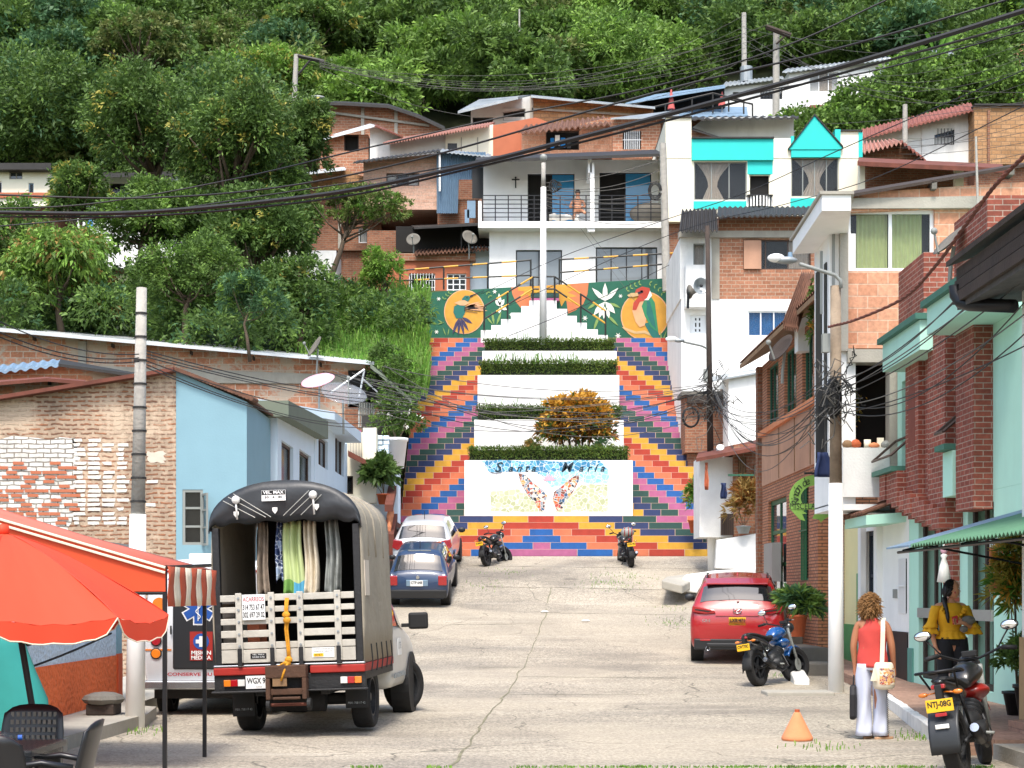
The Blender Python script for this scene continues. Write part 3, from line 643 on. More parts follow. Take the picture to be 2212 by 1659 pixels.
mb=MB(); mb.pb(FR(65.3),(1033,478),(1434,492),0,-1.9); mb.build('balcony_slab',m['white_clean'],h.e)
mb=MB(); mb.pb(FR(65.35),(1275,352),(1284,480),0,-.3); mb.pb(FR(65.35),Z7(1735,870),Z7(1775,918),0,-.35); mb.pb(FR(65.35),Z7(1738,525),Z7(1758,600),0,-1.8); mb.build('column',m['white_clean'],h.e)
mb=MB(); mb.pb(FR(65.4),(1033,434),(1040,480),0,-1.8); mb.build('side_parapet',m['white_clean'],h.e)
h.roof([P(1027,345,65),P(1446,331,65),P(1446,322,68.5),P(1030,338,68.5)],m['tin_dark'],.12)
mb=MB(); pr=FR(65.42); ua,va=pr.px(1042,422); ub,vb=pr.px(1434,478)
for k in range(15): 
    u=ua+(ub-ua)*k/14; mb.ob(pr,u-.022,vb,u+.022,va,-.04,0)
for k in range(6): v=vb+(va-vb)*(k+1)/6.; mb.ob(pr,ua,v-.016,ub,v+.016,-.03,-.01)
mb.build('balcony_railing',m['black_metal'],h.e)
mb=MB(); q=pu; cu,cv=q.px(*Z7(1347,650)); mb.ob(q,cu-.025,cv-.26,cu+.025,cv+.2,.01,.04); mb.ob(q,cu-.16,cv+.06,cu+.16,cv+.11,.012,.035); mb.sph((q.at(cu,cv+.16,.05)),.04,8,6); mb.build('wall_cross',m['frame_dark'],h.e)
# bystander on the balcony
def simple_person(e,pts,edges,rad,mat,name='body',sub=1,root=0):
    me=bpy.data.meshes.new(name); me.from_pydata([tuple(p) for p in pts],edges,[]); o=bpy.data.objects.new(name,me); COL.objects.link(o)
    o.parent=e; me.materials.append(mat); md=o.modifiers.new('skin','SKIN'); 
    for i,r in enumerate(rad): me.skin_vertices[0].data[i].radius=(r if isinstance(r,tuple) else (r,r)) 
    me.skin_vertices[0].data[root].use_root=True; md.use_smooth_shade=True
    if sub: mm=o.modifiers.new('u','SUBSURF'); mm.levels=sub; mm.render_levels=sub
    return o
M('skin','#c08868',.6,.05,8); M('skin_tan','#a86f4f',.6,.05,8); M('hair_dark','#1c1512',.5,.2,20)
bp=P(1248,474,65.9); e=E('person','shirtless person sitting on the white balcony behind the railing','person',tuple(bp))
simple_person(e,[(0,0,.25),(0,0,.5),(0,-.02,.75),(0,-.02,.88),(0,-.03,1.0),(.22,0,.72),(.32,-.15,.45),(.12,-.35,.42),(-.22,0,.72),(-.32,-.15,.45),(-.12,-.35,.42),(.12,-.3,.3),(.3,-.5,.12),(-.12,-.3,.3),(-.2,-.45,-.1),(0,-.03,1.1)],
 [(0,1),(1,2),(2,3),(3,4),(4,15),(2,5),(5,6),(6,7),(2,8),(8,9),(9,10),(0,11),(11,12),(0,13),(13,14)],[.16,.15,.15,.06,.1,.06,.05,.04,.06,.05,.04,.09,.06,.09,.06,.08],m['skin'])
mb=MB(); mb.sph((0,-.0,1.1),(.115,.12,.1)); mb.build('hair',m['hair_dark'],e,world=False,smooth=True)
for lb,px,cm in [('white towels draped over the balcony floor beside the seated person',(1213,478),'cloth_white')]:
    mb=MB(); p=P(px[0],px[1],65.6)
    rings=[]
    for k in range(7): rings.append([(p.x-.5+k*.2,p.y+.1*math.sin(k+j),p.z+.04+.22*math.sin(j*math.pi/6)+.03*math.sin(k*2)) for j in range(7)])
    mb.loft(rings,0,False,False); tag(mb.build('towel',m[cm],smooth=True,solid=.03),lb,'towel')
mb=MB(); p=P(1405,478,66.2); mb.sph((p.x,p.y,p.z+.3),(.85,.5,.45),16,8); o=mb.build('covered_bundle',m['concrete_dark'],smooth=True); tag(o,'grey cloth bundle heaped at the right end of the white balcony','bundle')
# --- cream and turquoise house ---
h=H('house','cream house with turquoise bands and a pointed turquoise gable behind the loudspeaker pole',1640,455,64)
p=FR(64); A=lambda a,b:(Z8(*a),Z8(*b))
w1=dict(r=A((232,970),(550,1200)),nx=3,ny=1,fm=m['frame_grey'],cm=m['cloth_cream'],cu=[(.05,.72,.45)]); w2=dict(r=A((815,945),(1100,1180)),nx=4,fm=m['frame_grey'],cm=m['cloth_cream'],cu=[(.05,.95,.5)]); dd=dict(r=A((562,1045),(690,1240)),nx=1,glass=0,fm=m['cream'],kind='door')
h.wall(p,Z8(62,950),Z8(1232,1330),m['cream'],[w1,w2,dd],depth=7)
h.box(p,Z8(62,708),Z8(216,950),.02,-6.9,m['cream']); h.box(p,Z8(705,830),Z8(812,950),.02,-6.9,m['cream']); h.box(p,Z8(1110,790),Z8(1232,950),.02,-6.9,m['cream'])
h.box(p,Z8(217,838),Z8(706,965),.12,-6,m['turq'],'band'); h.box(p,Z8(812,900),Z8(1108,948),.12,-.3,m['turq'],'band')
h.poly(p,[Z8(797,902),Z8(950,702),Z8(1118,893),Z8(1112,902)],.15,-2.5,m['turq'],'gable')
for a,b in [((793,905),(950,700)),((950,700),(1122,895))]:
    q=[p.at(*p.px(*Z8(*a)),.2),p.at(*p.px(*Z8(*b)),.2)]; MB().hexa([q[0],q[1],q[1]+Vector((0,2.7,0)),q[0]+Vector((0,2.7,0))]+[v+Vector((0,0,.07)) for v in (q[0],q[1],q[1]+Vector((0,2.7,0)),q[0]+Vector((0,2.7,0)))]).build('roof_edge',m['tin_dark'],h.e)
for a,b in [((228,1208),(545,1255)),((810,1190),(1105,1255))]: h.box(p,Z8(*a),Z8(*b),.03,-.05,m['turq'],'band')
h.box(p,Z8(812,820),Z8(830,945),.1,-.5,m['turq'],'pilaster'); h.box(p,Z8(1075,780),Z8(1108,900),.1,-.5,m['turq'],'pilaster'); h.box(p,Z8(1218,795),Z8(1242,945),.05,-6,m['turq'],'pilaster')
h.box(p,Z8(217,828),Z8(708,838),.2,-6,m['tin_dark'],'coping'); h.box(p,Z8(60,700),Z8(218,708),.1,-6,m['tin_dark'],'coping'); h.box(p,Z8(1108,782),Z8(1240,790),.1,-6,m['tin_dark'],'coping')
h.box(p,Z8(552,966),Z8(704,1046),.01,-.1,m['turq'],'band')
mb=MB(); c=p.at(*p.px(*Z8(623,1215)),.0); rr=.5
for i in range(13):
    t=math.pi+math.pi*i/12; mb.box((c.x+rr*math.cos(t)-.03,c.y+rr*.6*math.sin(t)-.02,c.z-.2),(c.x+rr*math.cos(t)+.03,c.y+rr*.6*math.sin(t)+.02,c.z+.2))
mb.build('drum_balcony',m['white_paint'],h.e); MB().box((c.x-rr+.06,c.y-.2,c.z-.2),(c.x+rr-.06,c.y+.1,c.z+.18)).build('balcony_drum',m['frame_dark'],h.e) 
mb=MB(); mb.box((c.x-rr,c.y-.3,c.z+.2),(c.x+rr,c.y+.1,c.z+.24)); mb.build('balcony_rim',m['frame_dark'],h.e)
# --- brick over white house right of the stairs ---
h=H('house','tall brick and white house with a blue curtained window, right of the painted stairs',1610,1000,56)
p=FR(56); A=lambda a,b:(Z6(*a),Z6(*b))
h.wall(p,Z6(342,170),Z6(900,620),m['brick_orange'],[dict(r=A((475,298),(840,460)),nx=3,fm=m['frame_brown'],glass=1,cm=m['cloth_cream'],cu=[(.66,1,None)])],depth=5)
h.box(FR(55.9),Z6(478,302),Z6(572,456),0,-.05,m['orange_metal'],'shutter')
h.box(p,Z6(305,290),Z6(346,620),.04,-.5,m['concrete'],'column'); h.box(FR(55.8),Z6(130,250),Z6(345,283),0,-.5,m['concrete'],'beam'); h.box(FR(55.9),Z6(345,250),Z6(760,286),0,-.3,m['concrete'],'beam')
h.wall(p,Z6(140,620),Z6(900,1640),m['white_paint'],[dict(r=A((500,683),(712,820)),nx=3,fm=m['frame_white'],cm=m['cloth_blue'],cu=[(0,.95,None)],gm=m['glass']),dict(r=A((188,705),(272,808)),nx=4,ny=3,fm=m['frame_white'],t=.09)],depth=5,th=.2)
h.wall(p,Z6(133,290),Z6(306,620),m['white_old'],[dict(r=A((205,318),(268,440)),nx=1,fm=m['frame_grey'],cm=m['cloth_cream'])],depth=5,th=.2)
h.box(p,Z6(155,450),Z6(290,675),.5,0,m['white_old'],'box_bay')
h.roof([P(*Z6(330,172),55.3),P(*Z6(905,160),55.3),P(*Z6(905,120),58),P(*Z6(340,122),58)],m['tin_dark'],.06,20,.03)
h.roof([P(*Z6(128,250),54.8),P(*Z6(338,246),54.8),P(*Z6(330,130),56),P(*Z6(142,140),56)],m['tin_dark'],.05,9,.05,'awning')
# annexes in front of it
h=H('house','low brown brick annex beside the upper flight right of the painted stairs',1530,1010,54.5,'annex')
h.wall(FR(54.5),Z15(95,60),Z15(470,640),m['brick_brown'],[],depth=1.4); h.box(FR(54.4),Z15(462,0),Z15(545,640),0,-1.4,m['brick_brown']); h.box(FR(54.35),Z15(60,20),Z15(540,62),0,-1.5,m['concrete_dark'],'lintel')
mb=MB(); mb.pb(FR(54.2),Z15(120,65),Z15(465,140),0,-.25); mb.build('roof_debris',m['wood_dark'],h.e)
h=H('house','plain white rendered annex under a sloping seam, behind the tangle of cables',1600,1010,53)
h.poly(FR(53),[Z6(395,1640),Z6(395,1030),Z6(780,968),Z6(900,960),Z6(900,1640)],0,-2.8,m['white_paint'])
h.roof([P(*Z6(305,1058),52.8),P(*Z6(780,975),52.8),P(*Z6(790,955),54.5),P(*Z6(310,1035),54.5)],m['tin_grey'],.05)
# --- orange brick house with laundry window ---
h=H('house','orange brick house with a laundry window and barred window behind the white balcony house',1290,340,72)
p=FR(72); A=lambda a,b:(Z7(*a),Z7(*b))
h.wall(p,Z7(1380,375),Z7(2180,520),m['brick_block'],[dict(r=A((1510,375),(1690,478)),nx=1,glass=0,fm=m['frame_brown'])],depth=6)
h.poly(FR(71.95),[Z7(1690,376),Z7(1690,340),Z7(1860,300),Z7(2200,300),Z7(2180,376)],0,-5,m['brick_orange']); h.wall(FR(71.5),Z7(1870,310),Z7(2130,520),m['brick_orange'],[dict(r=A((1925,375),(2025,475)),nx=1,glass=0,bars=9,bm=m['frame_white'],fm=m['frame_brown'])],depth=1)
h.roof([P(*Z7(1362,385),71),P(*Z7(1865,335),71),P(*Z7(1840,296),74),P(*Z7(1400,345),74)],m['brown_tile'],.06,16,.06)
h.roof([P(*Z7(1860,305),71),P(*Z7(2230,300),71),P(*Z7(2230,262),75),P(*Z7(1990,292),75)],m['tin_grey'],.06)
mb=MB(); q=FR(71.8)
for x,cl,w_ in [(1535,0,20),(1560,1,25),(1590,0,25),(1625,2,20)]: mb.pb(q,Z7(x,395+random.randint(0,25)),Z7(x+w_,460+random.randint(-15,10)),0,-.04,cl)
mb.build('hanging_clothes',[m['cloth_blue'],m['cloth_white'],m['frame_dark']],h.e)
# top grey house with brick flank
h=H('house','grey rendered house with a brick flank and pale roof, highest at the hillside middle',1270,290,80)
p=FR(80)
h.wall(p,Z7(1105,300),Z7(1432,345),m['grey_wall'],[dict(r=A((1115,302),(1225,345)),nx=1,glass=0,fm=m['frame_dark'])],depth=4)
h.poly(FR(79.95),[Z7(1105,300),Z7(1105,262),Z7(1432,185),Z7(1432,250),Z7(1275,275),Z7(1275,300)],0,-4,m['grey_wall']); h.wall(FR(79.9),Z7(1275,250),Z7(1432,330),m['grey_wall'],[dict(r=A((1278,255),(1400,320)),nx=1,glass=0,fm=m['frame_grey'])],depth=1)
h.poly(FR(79.7),[Z7(1430,345),Z7(1430,188),Z7(2090,252),Z7(2090,345)],0,-5,m['brick_tan']); h.box(FR(79.6),Z7(1425,186),Z7(1442,330),0,-.4,m['concrete'],'column')
mb=MB(); mb.hexa([P(*Z7(1435,262),79.6),P(*Z7(2085,300),79.6),P(*Z7(2085,300),79.9),P(*Z7(1435,262),79.9),P(*Z7(1435,250),79.6),P(*Z7(2085,288),79.6),P(*Z7(2085,288),79.9),P(*Z7(1435,250),79.9)]); mb.build('ring_beam',m['concrete'],h.e)
h.roof([P(*Z7(1035,268),78.6),P(*Z7(1360,190),78.6),P(*Z7(1430,180),83),P(*Z7(1150,205),83)],m['tin_grey'],.12)
h.roof([P(*Z7(1430,186),79),P(*Z7(2100,248),79),P(*Z7(2100,244),84),P(*Z7(1430,180),84)],m['tin_grey'],.08)
# grey / cream / orange row
h=H('house','low grey, cream and orange walled row under a tiled eave, left of the laundry window',960,330,74)
p=FR(74)
h.poly(p,[Z7(668,530),Z7(668,440),Z7(970,392),Z7(970,530)],0,-5,m['grey_wall']); h.poly(FR(73.9),[Z7(968,520),Z7(968,398),Z7(1225,340),Z7(1225,520)],0,-5,m['cream'])
h.poly(FR(73.8),[Z7(1225,520),Z7(1225,345),Z7(1455,302),Z7(1530,330),Z7(1530,520)],0,-5,m['orange_render']); h.box(FR(73.7),Z7(980,442),Z7(1030,480),0,-.1,m['frame_dark'],'window')
for x in (1052,1140): h.box(FR(73.85),Z7(x,410),Z7(x+4,495),0,-.03,m['concrete'],'seam')
h.roof([P(*Z7(630,442),73.2),P(*Z7(1200,345),73.2),P(*Z7(1235,328),77),P(*Z7(700,420),77)],m['tile_pink'],.05,38,.05)
# peach brick house with metal cladding
h=H('house','peach brick house with a blue corrugated metal side above the orange verandah',880,490,68.5)
p=FR(68.5)
h.wall(p,Z7(525,540),Z7(925,800),m['brick_peach'],[dict(r=A((648,603),(826,672)),nx=3,fm=m['frame_brown'],cm=m['cloth_white'],cu=[(0,.3,None),(.68,1,None)])],depth=5)
h.poly(FR(68.45),[Z7(525,542),Z7(925,496),Z7(925,542)],0,-4,m['brick_peach'])
q=FR(68.1); u0,v0=q.px(*Z7(920,820)); u1,v1=q.px(*Z7(1185,490)); mb=MB(); n=44; a=[];b=[]
for i in range(n+1): u=u0+(u1-u0)*i/n; w=.035*(1 if i%2 else -1); a.append(q.at(u,v0 if u<u0+.9 else v0+1.4,w)); b.append(q.at(u,v1,w))
mb.loft([a,b],0,False,False); mb.build('metal_cladding',m['tin_blue'],h.e)
h.box(FR(67.9),Z7(932,495),Z7(942,700),0,-.08,m['white_paint'],'downpipe'); h.box(FR(68.0),Z7(1112,575),Z7(1180,740),0,-.03,m['frame_dark'],'screen')
h.roof([P(*Z7(470,545),67.8),P(*Z7(945,480),67.8),P(*Z7(945,472),72),P(*Z7(500,536),72)],m['tin_dark'],.06,18,.025); h.roof([P(*Z7(940,482),67.6),P(*Z7(1215,512),67.6),P(*Z7(1215,500),72),P(*Z7(950,472),72)],m['tin_grey'],.06,12,.02)
mb=MB(); mb.pb(FR(68.6),Z7(925,745),Z7(1150,905),0,-3); mb.build('wall',m['brick_brown'],h.e)
mb=MB(); mb.pb(FR(68.0),Z7(1085,752),Z7(1130,845),0,-.05); mb.pb(FR(68.0),Z7(1072,800),Z7(1096,872),0,-.05); tag(mb.build('hanging_trousers',m['tin_blue']),'pale blue trousers hanging under the metal clad house','trousers')
# orange house with dark verandah, left of balcony house
h=H('house','orange house with white window grilles and a dark verandah, left of the balcony house',985,620,66.6)
p=FR(66.6); 
h.wall(p,Z7(590,1075),Z7(1100,1260),m['orange_render'],[dict(r=A((975,1145),(1080,1260)),nx=3,ny=4,fm=m['frame_white'],t=.05,sill=m['white_paint']),dict(r=A((770,1145),(912,1260)),nx=1,glass=0,bars=9,bm=m['frame_white'],hb=3)],depth=4)
h.box(FR(66.5),Z7(560,1036),Z7(1130,1075),0,-4,m['brick_orange'],'cornice'); h.box(FR(66.9),Z7(1100,1000),Z7(1215,1280),0,-3,m['pale_blue'])
h.wall(FR(67.2),Z7(700,890),Z7(1205,1030),m['interior_shade'],[],depth=3); h.roof([P(*Z7(800,895),65.8),P(*Z7(1215,872),65.8),P(*Z7(1215,868),69),P(*Z7(780,885),69)],m['tin_dark'],.08)  # back wall coloured near-black, the verandah's shade put into the paint
h.roof([P(*Z7(800,1035),66.2),P(*Z7(1200,1008),66.2),P(*Z7(1190,992),67.3),P(*Z7(820,1018),67.3)],m['brown_tile'],.08,20,.05,'lower_roof'); h.box(FR(66.4),Z7(1050,890),Z7(1057,1010),0,-.06,m['tin_dark'],'post')
# top-left brick house with curved roof
h=H('house','large brick house with a dark bowed roof on the upper left of the hillside',830,300,82)
p=FR(82); h.poly(p,[Z7(330,420),Z7(330,262),Z7(360,232),Z7(640,248),Z7(820,300),Z7(950,352),Z7(960,420)],0,-6,m['brick_orange'])
for x in (330,512,692): h.box(FR(81.9),Z7(x,250 if x<600 else 262),Z7(x+17,400),0,-.2,m['concrete'],'column')
h.poly(FR(81.85),[Z7(345,280),Z7(345,268),Z7(880,340),Z7(880,352)],0,-.1,m['concrete'],'beam')
L=[Z7(80,260),Z7(200,218),Z7(420,222),Z7(660,236),Z7(820,290),Z7(965,358)]; mb=MB(); top=[P(x,y,81.4) for x,y in L]; bk=[P(x,y-3,88) for x,y in L]; mb.loft([[t-Vector((0,0,.14)) for t in top],top,bk,[t-Vector((0,0,.14)) for t in bk],[t-Vector((0,0,.14)) for t in top]],0,False,False); mb.build('roof',m['tin_dark'],h.e)
h.box(FR(83.5),Z7(190,300),Z7(335,420),0,-3,m['interior_shade'],'open_floor_shade')  # solid near-black box stands for the shade of the open storey
# small cabin left
h=H('house','small brick cabin with a thin white roof and white side wall below the bowed roof',790,360,76)
p=FR(76); h.wall(p,Z7(340,395),Z7(552,500),m['brick_orange'],[dict(r=A((420,395),(500,495)),nx=1,glass=0,fm=m['frame_brown'])],depth=4)
h.poly(FR(75.9),[Z7(560,540),Z7(560,360),Z7(600,350),Z7(725,400),Z7(725,540)],0,-4,m['white_old']); h.poly(FR(75.8),[Z7(290,620),Z7(290,498),Z7(370,480),Z7(552,488),Z7(552,620)],0,-4,m['brick_orange'])
h.roof([P(*Z7(305,418),75.5),P(*Z7(590,344),75.5),P(*Z7(560,336),79),P(*Z7(320,405),79)],m['tin_white'],.07); h.roof([P(*Z7(585,345),75),P(*Z7(740,405),75),P(*Z7(730,400),79),P(*Z7(590,337),79)],m['rust'],.07)
# brick house behind small tree
h=H('house','weathered brick house half hidden behind the spreading small tree',700,540,71)
p=FR(71); h.wall(p,Z7(60,700),Z7(620,1020),m['brick_brown'],[dict(r=A((498,900),(550,980)),nx=1,cm=m['cloth_white'],cu=[(.2,.8,None)],fm=m['frame_white'])],depth=5)
h.poly(FR(70.9),[Z7(130,720),Z7(150,640),Z7(300,585),Z7(450,590),Z7(560,640),Z7(600,720)],0,-4,m['brick_tan']); h.box(FR(70.8),Z7(0,880),Z7(62,1000),0,-3,m['white_old']); h.box(FR(70.7),Z7(388,860),Z7(404,1010),0,-.2,m['concrete'],'column')
h.roof([P(*Z7(140,612),69.8),P(*Z7(430,578),69.8),P(*Z7(420,570),73),P(*Z7(140,600),73)],m['tin_white'],.07)
mb=MB(); mb.slab([P(*Z7(88,622),69.7),P(*Z7(182,606),69.7),P(*Z7(180,600),72),P(*Z7(95,612),72)],.1); tag(mb.build('tarpaulin',m['skyline_tarp']),'crumpled bright blue tarpaulin on the roof edge behind the big tree','tarpaulin')
# white house on the upper right
h=H('house','long white house with three windows on the upper right hillside under the big cable',1740,200,90)
p=FR(90); A=lambda a,b:(Z8(*a),Z8(*b))
h.wall(p,Z8(800,425),Z8(1300,720),m['white_paint'],[dict(r=A((925,432),(1097,550)),nx=3,fm=m['frame_white'],cm=m['cloth_cream'],cu=[(.35,.8,None)])],depth=5)
h.wall(FR(90.1),Z8(415,510),Z8(802,720),m['white_paint'],[dict(r=A((630,522),(762,595)),nx=1,glass=1,bars=7,bm=m['frame_dark'],fm=m['frame_dark']),dict(r=A((465,552),(512,580)),nx=1,fm=m['frame_dark'])],depth=5)
h.poly(FR(90.2),[Z8(415,515),Z8(780,470),Z8(800,425),Z8(1412,345),Z8(1412,520),Z8(1290,560),Z8(415,560)],0,-5,m['white_paint'])
h.roof([P(*Z8(405,512),89.75),P(*Z8(770,464),89.75),P(*Z8(760,455),94),P(*Z8(420,492),94)],m['tin_grey'],.08,14,.03); h.roof([P(*Z8(762,430),89.7),P(*Z8(1415,348),89.7),P(*Z8(1400,340),94),P(*Z8(790,412),94)],m['tin_grey'],.08,22,.03)
h=H('house','small pale blue and white shed with a brown roof behind the banana plant',2020,150,92,'shed')
h.wall(FR(92),Z8(1412,350),Z8(1640,450),m['pale_blue'],[dict(r=A((1425,360),(1460,440)),nx=1,fm=m['tin_blue'])],depth=3); h.box(FR(92.1),Z8(1640,325),Z8(1860,450),0,-3,m['orange_render'])
h.roof([P(*Z8(1410,358),91),P(*Z8(1860,330),91),P(*Z8(1850,300),95),P(*Z8(1560,310),95)],m['tin_grey'],.07,12,.04)
h=H('house','small tan house at the right edge of the picture high on the hill',2202,160,88); h.wall(FR(88),Z8(2175,235),Z8(2260,480),m['brick_tan'],[dict(r=A((2190,330),(2230,400)),nx=1,fm=m['concrete'])],depth=3); h.box(FR(87.8),Z8(2165,480),Z8(2260,500),0,-3,m['wood_dark'],'floor_slab')
mb=MB(); mb.pb(FR(89.5),Z8(928,630),Z8(1060,662),0,-.6); tag(mb.build('retaining_wall',m['tile_red']),'short red painted ledge below the long white house','ledge')
# open dark shed with railings
h=H('shed','open dark shed with a thin blue roof and railing left of the long white house',1500,240,86,'shed')
h.wall(FR(87.5),Z8(-150,600),Z8(418,710),m['interior_shade'],[],depth=4); h.poly(FR(87.2),[Z8(-150,650),Z8(-150,605),Z8(414,515),Z8(414,650)],0,-3,m['interior_shade'])  # both dark faces carry the shed's inner shade as colour
h.roof([P(*Z8(-180,618),85.5),P(*Z8(420,520),85.5),P(*Z8(415,508),90),P(*Z8(0,566),90)],m['tin_blue'],.07)
h.slab=MB(); h.slab.slab([P(*Z8(-60,705),84.5),P(*Z8(555,690),84.5),P(*Z8(550,640),88),P(*Z8(130,640),88)],.15); h.slab.build('deck',m['tin_blue'],h.e)
mb=MB(); q=FR(85)
for a,b in [((-40,650),(345,560)),((345,560),(535,605)),((440,595),(585,625))]: mb.tube([q.at(*q.px(*Z8(*a))),q.at(*q.px(*Z8(*b)))],.05,6)
for x,t,b in [(60,626,690),(220,590,690),(345,560,680),(440,582,670),(530,603,690),(583,625,700)]: mb.tube([q.at(*q.px(*Z8(x,t))),q.at(*q.px(*Z8(x,b)))],.045,6)
mb.build('railing',m['tin_dark'],h.e)
M('umb_pink','#c9605a',.8,.08,4)
for x,t,b,lb in [(95,535,655,'closed pink parasol at the left end of the hillside deck'),(400,550,635,'closed pink parasol at the right end of the hillside deck')]:
    q=FR(85.8); c0=q.at(*q.px(*Z8(x,b))); c1=q.at(*q.px(*Z8(x,t))); e=E('parasol',lb,'parasol',tuple(c0-Vector((0,0,.5))))
    MB().cyl(c0-Vector((0,0,.5)),c1,.03).build('pole',m['frame_grey'],e); MB().cyl(c0,c1,.2,.03,10).build('canopy',m['umb_pink'],e)
# low lilac sheet roof & brick bit behind turquoise
h=H('house','lilac grey sheet metal shack with a brick corner behind the turquoise gable',1560,300,70,'shack')
h.poly(FR(70),[Z8(217,840),Z8(217,770),Z8(300,705),Z8(830,700),Z8(830,840)],0,-3,m['grey_wall']); h.poly(FR(69.8),[Z8(215,840),Z8(215,765),Z8(390,830),Z8(400,840)],0,-1,m['brick_orange'])
h.roof([P(*Z8(210,768),69.2),P(*Z8(410,830),69.2),P(*Z8(400,822),71),P(*Z8(210,752),71)],m['tin_dark'],.07); h.roof([P(*Z8(200,712),69),P(*Z8(860,702),69),P(*Z8(860,694),74),P(*Z8(230,700),74)],m['tin_dark'],.07,14,.03)
# white house with red coping on the right
h=H('house','white house with a red tiled sloping coping and one barred window, upper right',1990,340,70)
p=FR(70); h.wall(p,Z8(1232,825),Z8(1915,1000),m['white_paint'],[],depth=4); h.wall(FR(69.9),Z8(1600,740),Z8(1915,985),m['white_old'],[dict(r=A((1675,772),(1795,868)),nx=1,bars=6,bm=m['frame_dark'],fm=m['frame_dark'],glass=1,cm=m['cloth_blue'],cu=[(0,.3,None)])],depth=4)
h.poly(FR(69.95),[Z8(1232,832),Z8(1610,742),Z8(1912,655),Z8(1912,745),Z8(1600,830)],0,-3.9,m['white_paint'])
h.roof([P(*Z8(1240,825),69.2),P(*Z8(1912,652),69.2),P(*Z8(1892,614),72),P(*Z8(1240,775),72)],m['tile_red'],.1,26,.035)
h=H('house','tan brick wall house at the right edge beside the red tiled coping',2160,300,69); h.wall(FR(69),Z8(1914,632),Z8(2260,985),m['brick_tan'],[],depth=4); h.box(FR(68.9),Z8(1995,660),Z8(2008,985),0,-.15,m['brick_brown'],'pier'); h.box(FR(68.95),Z8(1912,625),Z8(2260,636),.1,-4,m['tin_dark'],'coping')
# carport and small red tiled roof
h=H('house','small brick gable with a wavy red tiled roof right of the turquoise gable',1930,330,66)
h.poly(FR(66),[Z8(1235,1010),Z8(1235,915),Z8(1470,845),Z8(1620,955),Z8(1620,1010)],0,-3,m['brick_orange']); h.roof([P(*Z8(1236,912),65.2),P(*Z8(1480,848),65.2),P(*Z8(1440,838),68),P(*Z8(1240,855),68)],m['tile_pink'],.07,9,.07); h.roof([P(*Z8(1478,848),65.2),P(*Z8(1625,960),65.2),P(*Z8(1610,950),67),P(*Z8(1470,840),67)],m['tile_red'],.07,6,.06)
h=H('carport','open carport with a long rusty roof edge above the green curtained window house',1960,400,60,'carport')
h.wall(FR(62.5),Z8(1255,985),Z8(1850,1200),m['brick_brown'],[],depth=1,back=None); h.box(FR(60.4),Z8(1225,985),Z8(1258,1140),0,-.3,m['cream'],'column'); h.box(FR(60.8),Z8(1800,1010),Z8(1850,1140),0,-.3,m['cream'],'column')
h.roof([P(*Z8(1212,968),59.5),P(*Z8(2100,1010),59.5),P(*Z8(2080,985),64),P(*Z8(1225,945),64)],m['rust'],.16)
# left distant houses
h=H('house','pale house with a flat black roof edge at the far left above the trees',50,430,75)
p=FR(75); A=lambda a,b:(Z9(*a),Z9(*b))
h.wall(p,Z9(-60,830),Z9(245,1010),m['cream'],[dict(r=A((45,842),(110,880)),nx=2,fm=m['concrete'],gm=m['glass_dark']),dict(r=A((140,898),(165,960)),nx=1,fm=m['tin_blue']),dict(r=A((-40,890),(10,960)),nx=1)],depth=5); h.box(FR(74.5),Z9(-80,800),Z9(250,832),0,-5,m['tin_dark'],'roof'); h.box(FR(74.9),Z9(-60,945),Z9(245,970),0,-.1,m['orange_render'],'band')
h=H('house','white house barely showing through the crown of the big tree',240,430,76)
h.wall(FR(76),Z9(380,860),Z9(860,1320),m['white_paint'],[dict(r=A((540,900),(640,960)),nx=2,fm=m['frame_dark']),dict(r=A((420,1060),(460,1120)),nx=1,gm=m['glass_blue'])],depth=4); h.roof([P(*Z9(370,865),75),P(*Z9(870,850),75),P(*Z9(860,835),79),P(*Z9(380,850),79)],m['tin_dark'],.1)
h=H('house','white shed glimpsed behind the small tree left of the green mural',690,590,65); h.wall(FR(67),Z9(1280,1230),Z9(1650,1420),m['white_old'],[dict(r=A((1520,1340),(1640,1410)),nx=1,bars=8,bm=m['frame_white'],glass=0)],depth=2)
# ================= left side of the street =================
XLf=-5.4; pl=SX(XLf)
e=E('low_wall','low stippled wall, pale blue above an orange base, behind the red parasol','wall',(XLf,17,.1))
mb=MB(); mb.ob(pl,9,.78,22.35,2.2,0,-.3); mb.build('wall',m['stucco_blue'],e); mb=MB(); mb.ob(pl,9,.02,22.35,.78,.012,-.3); mb.build('base',m['stucco_orange'],e)
mb=MB(); mb.ob(pl,22.35,.8,22.6,2.2,.02,-.3); mb.build('end_pier',m['sky_blue'],e); mb=MB(); mb.ob(pl,22.35,.02,22.6,.8,.03,-.3); mb.build('end_pier',M('orange_smooth','#c9552a',.8,.05),e)
mb=MB(); mb.ob(pl,8.9,2.2,22.7,2.3,.1,-.4); mb.build('coping',m['concrete'],e)
mb=MB(); mb.ob(pl,16.2,.1,17.0,1.75,.03,.0); mb.build('doorway',m['interior_shade'],e)  # flat near-black sheet on the wall, shade of the opening as colour
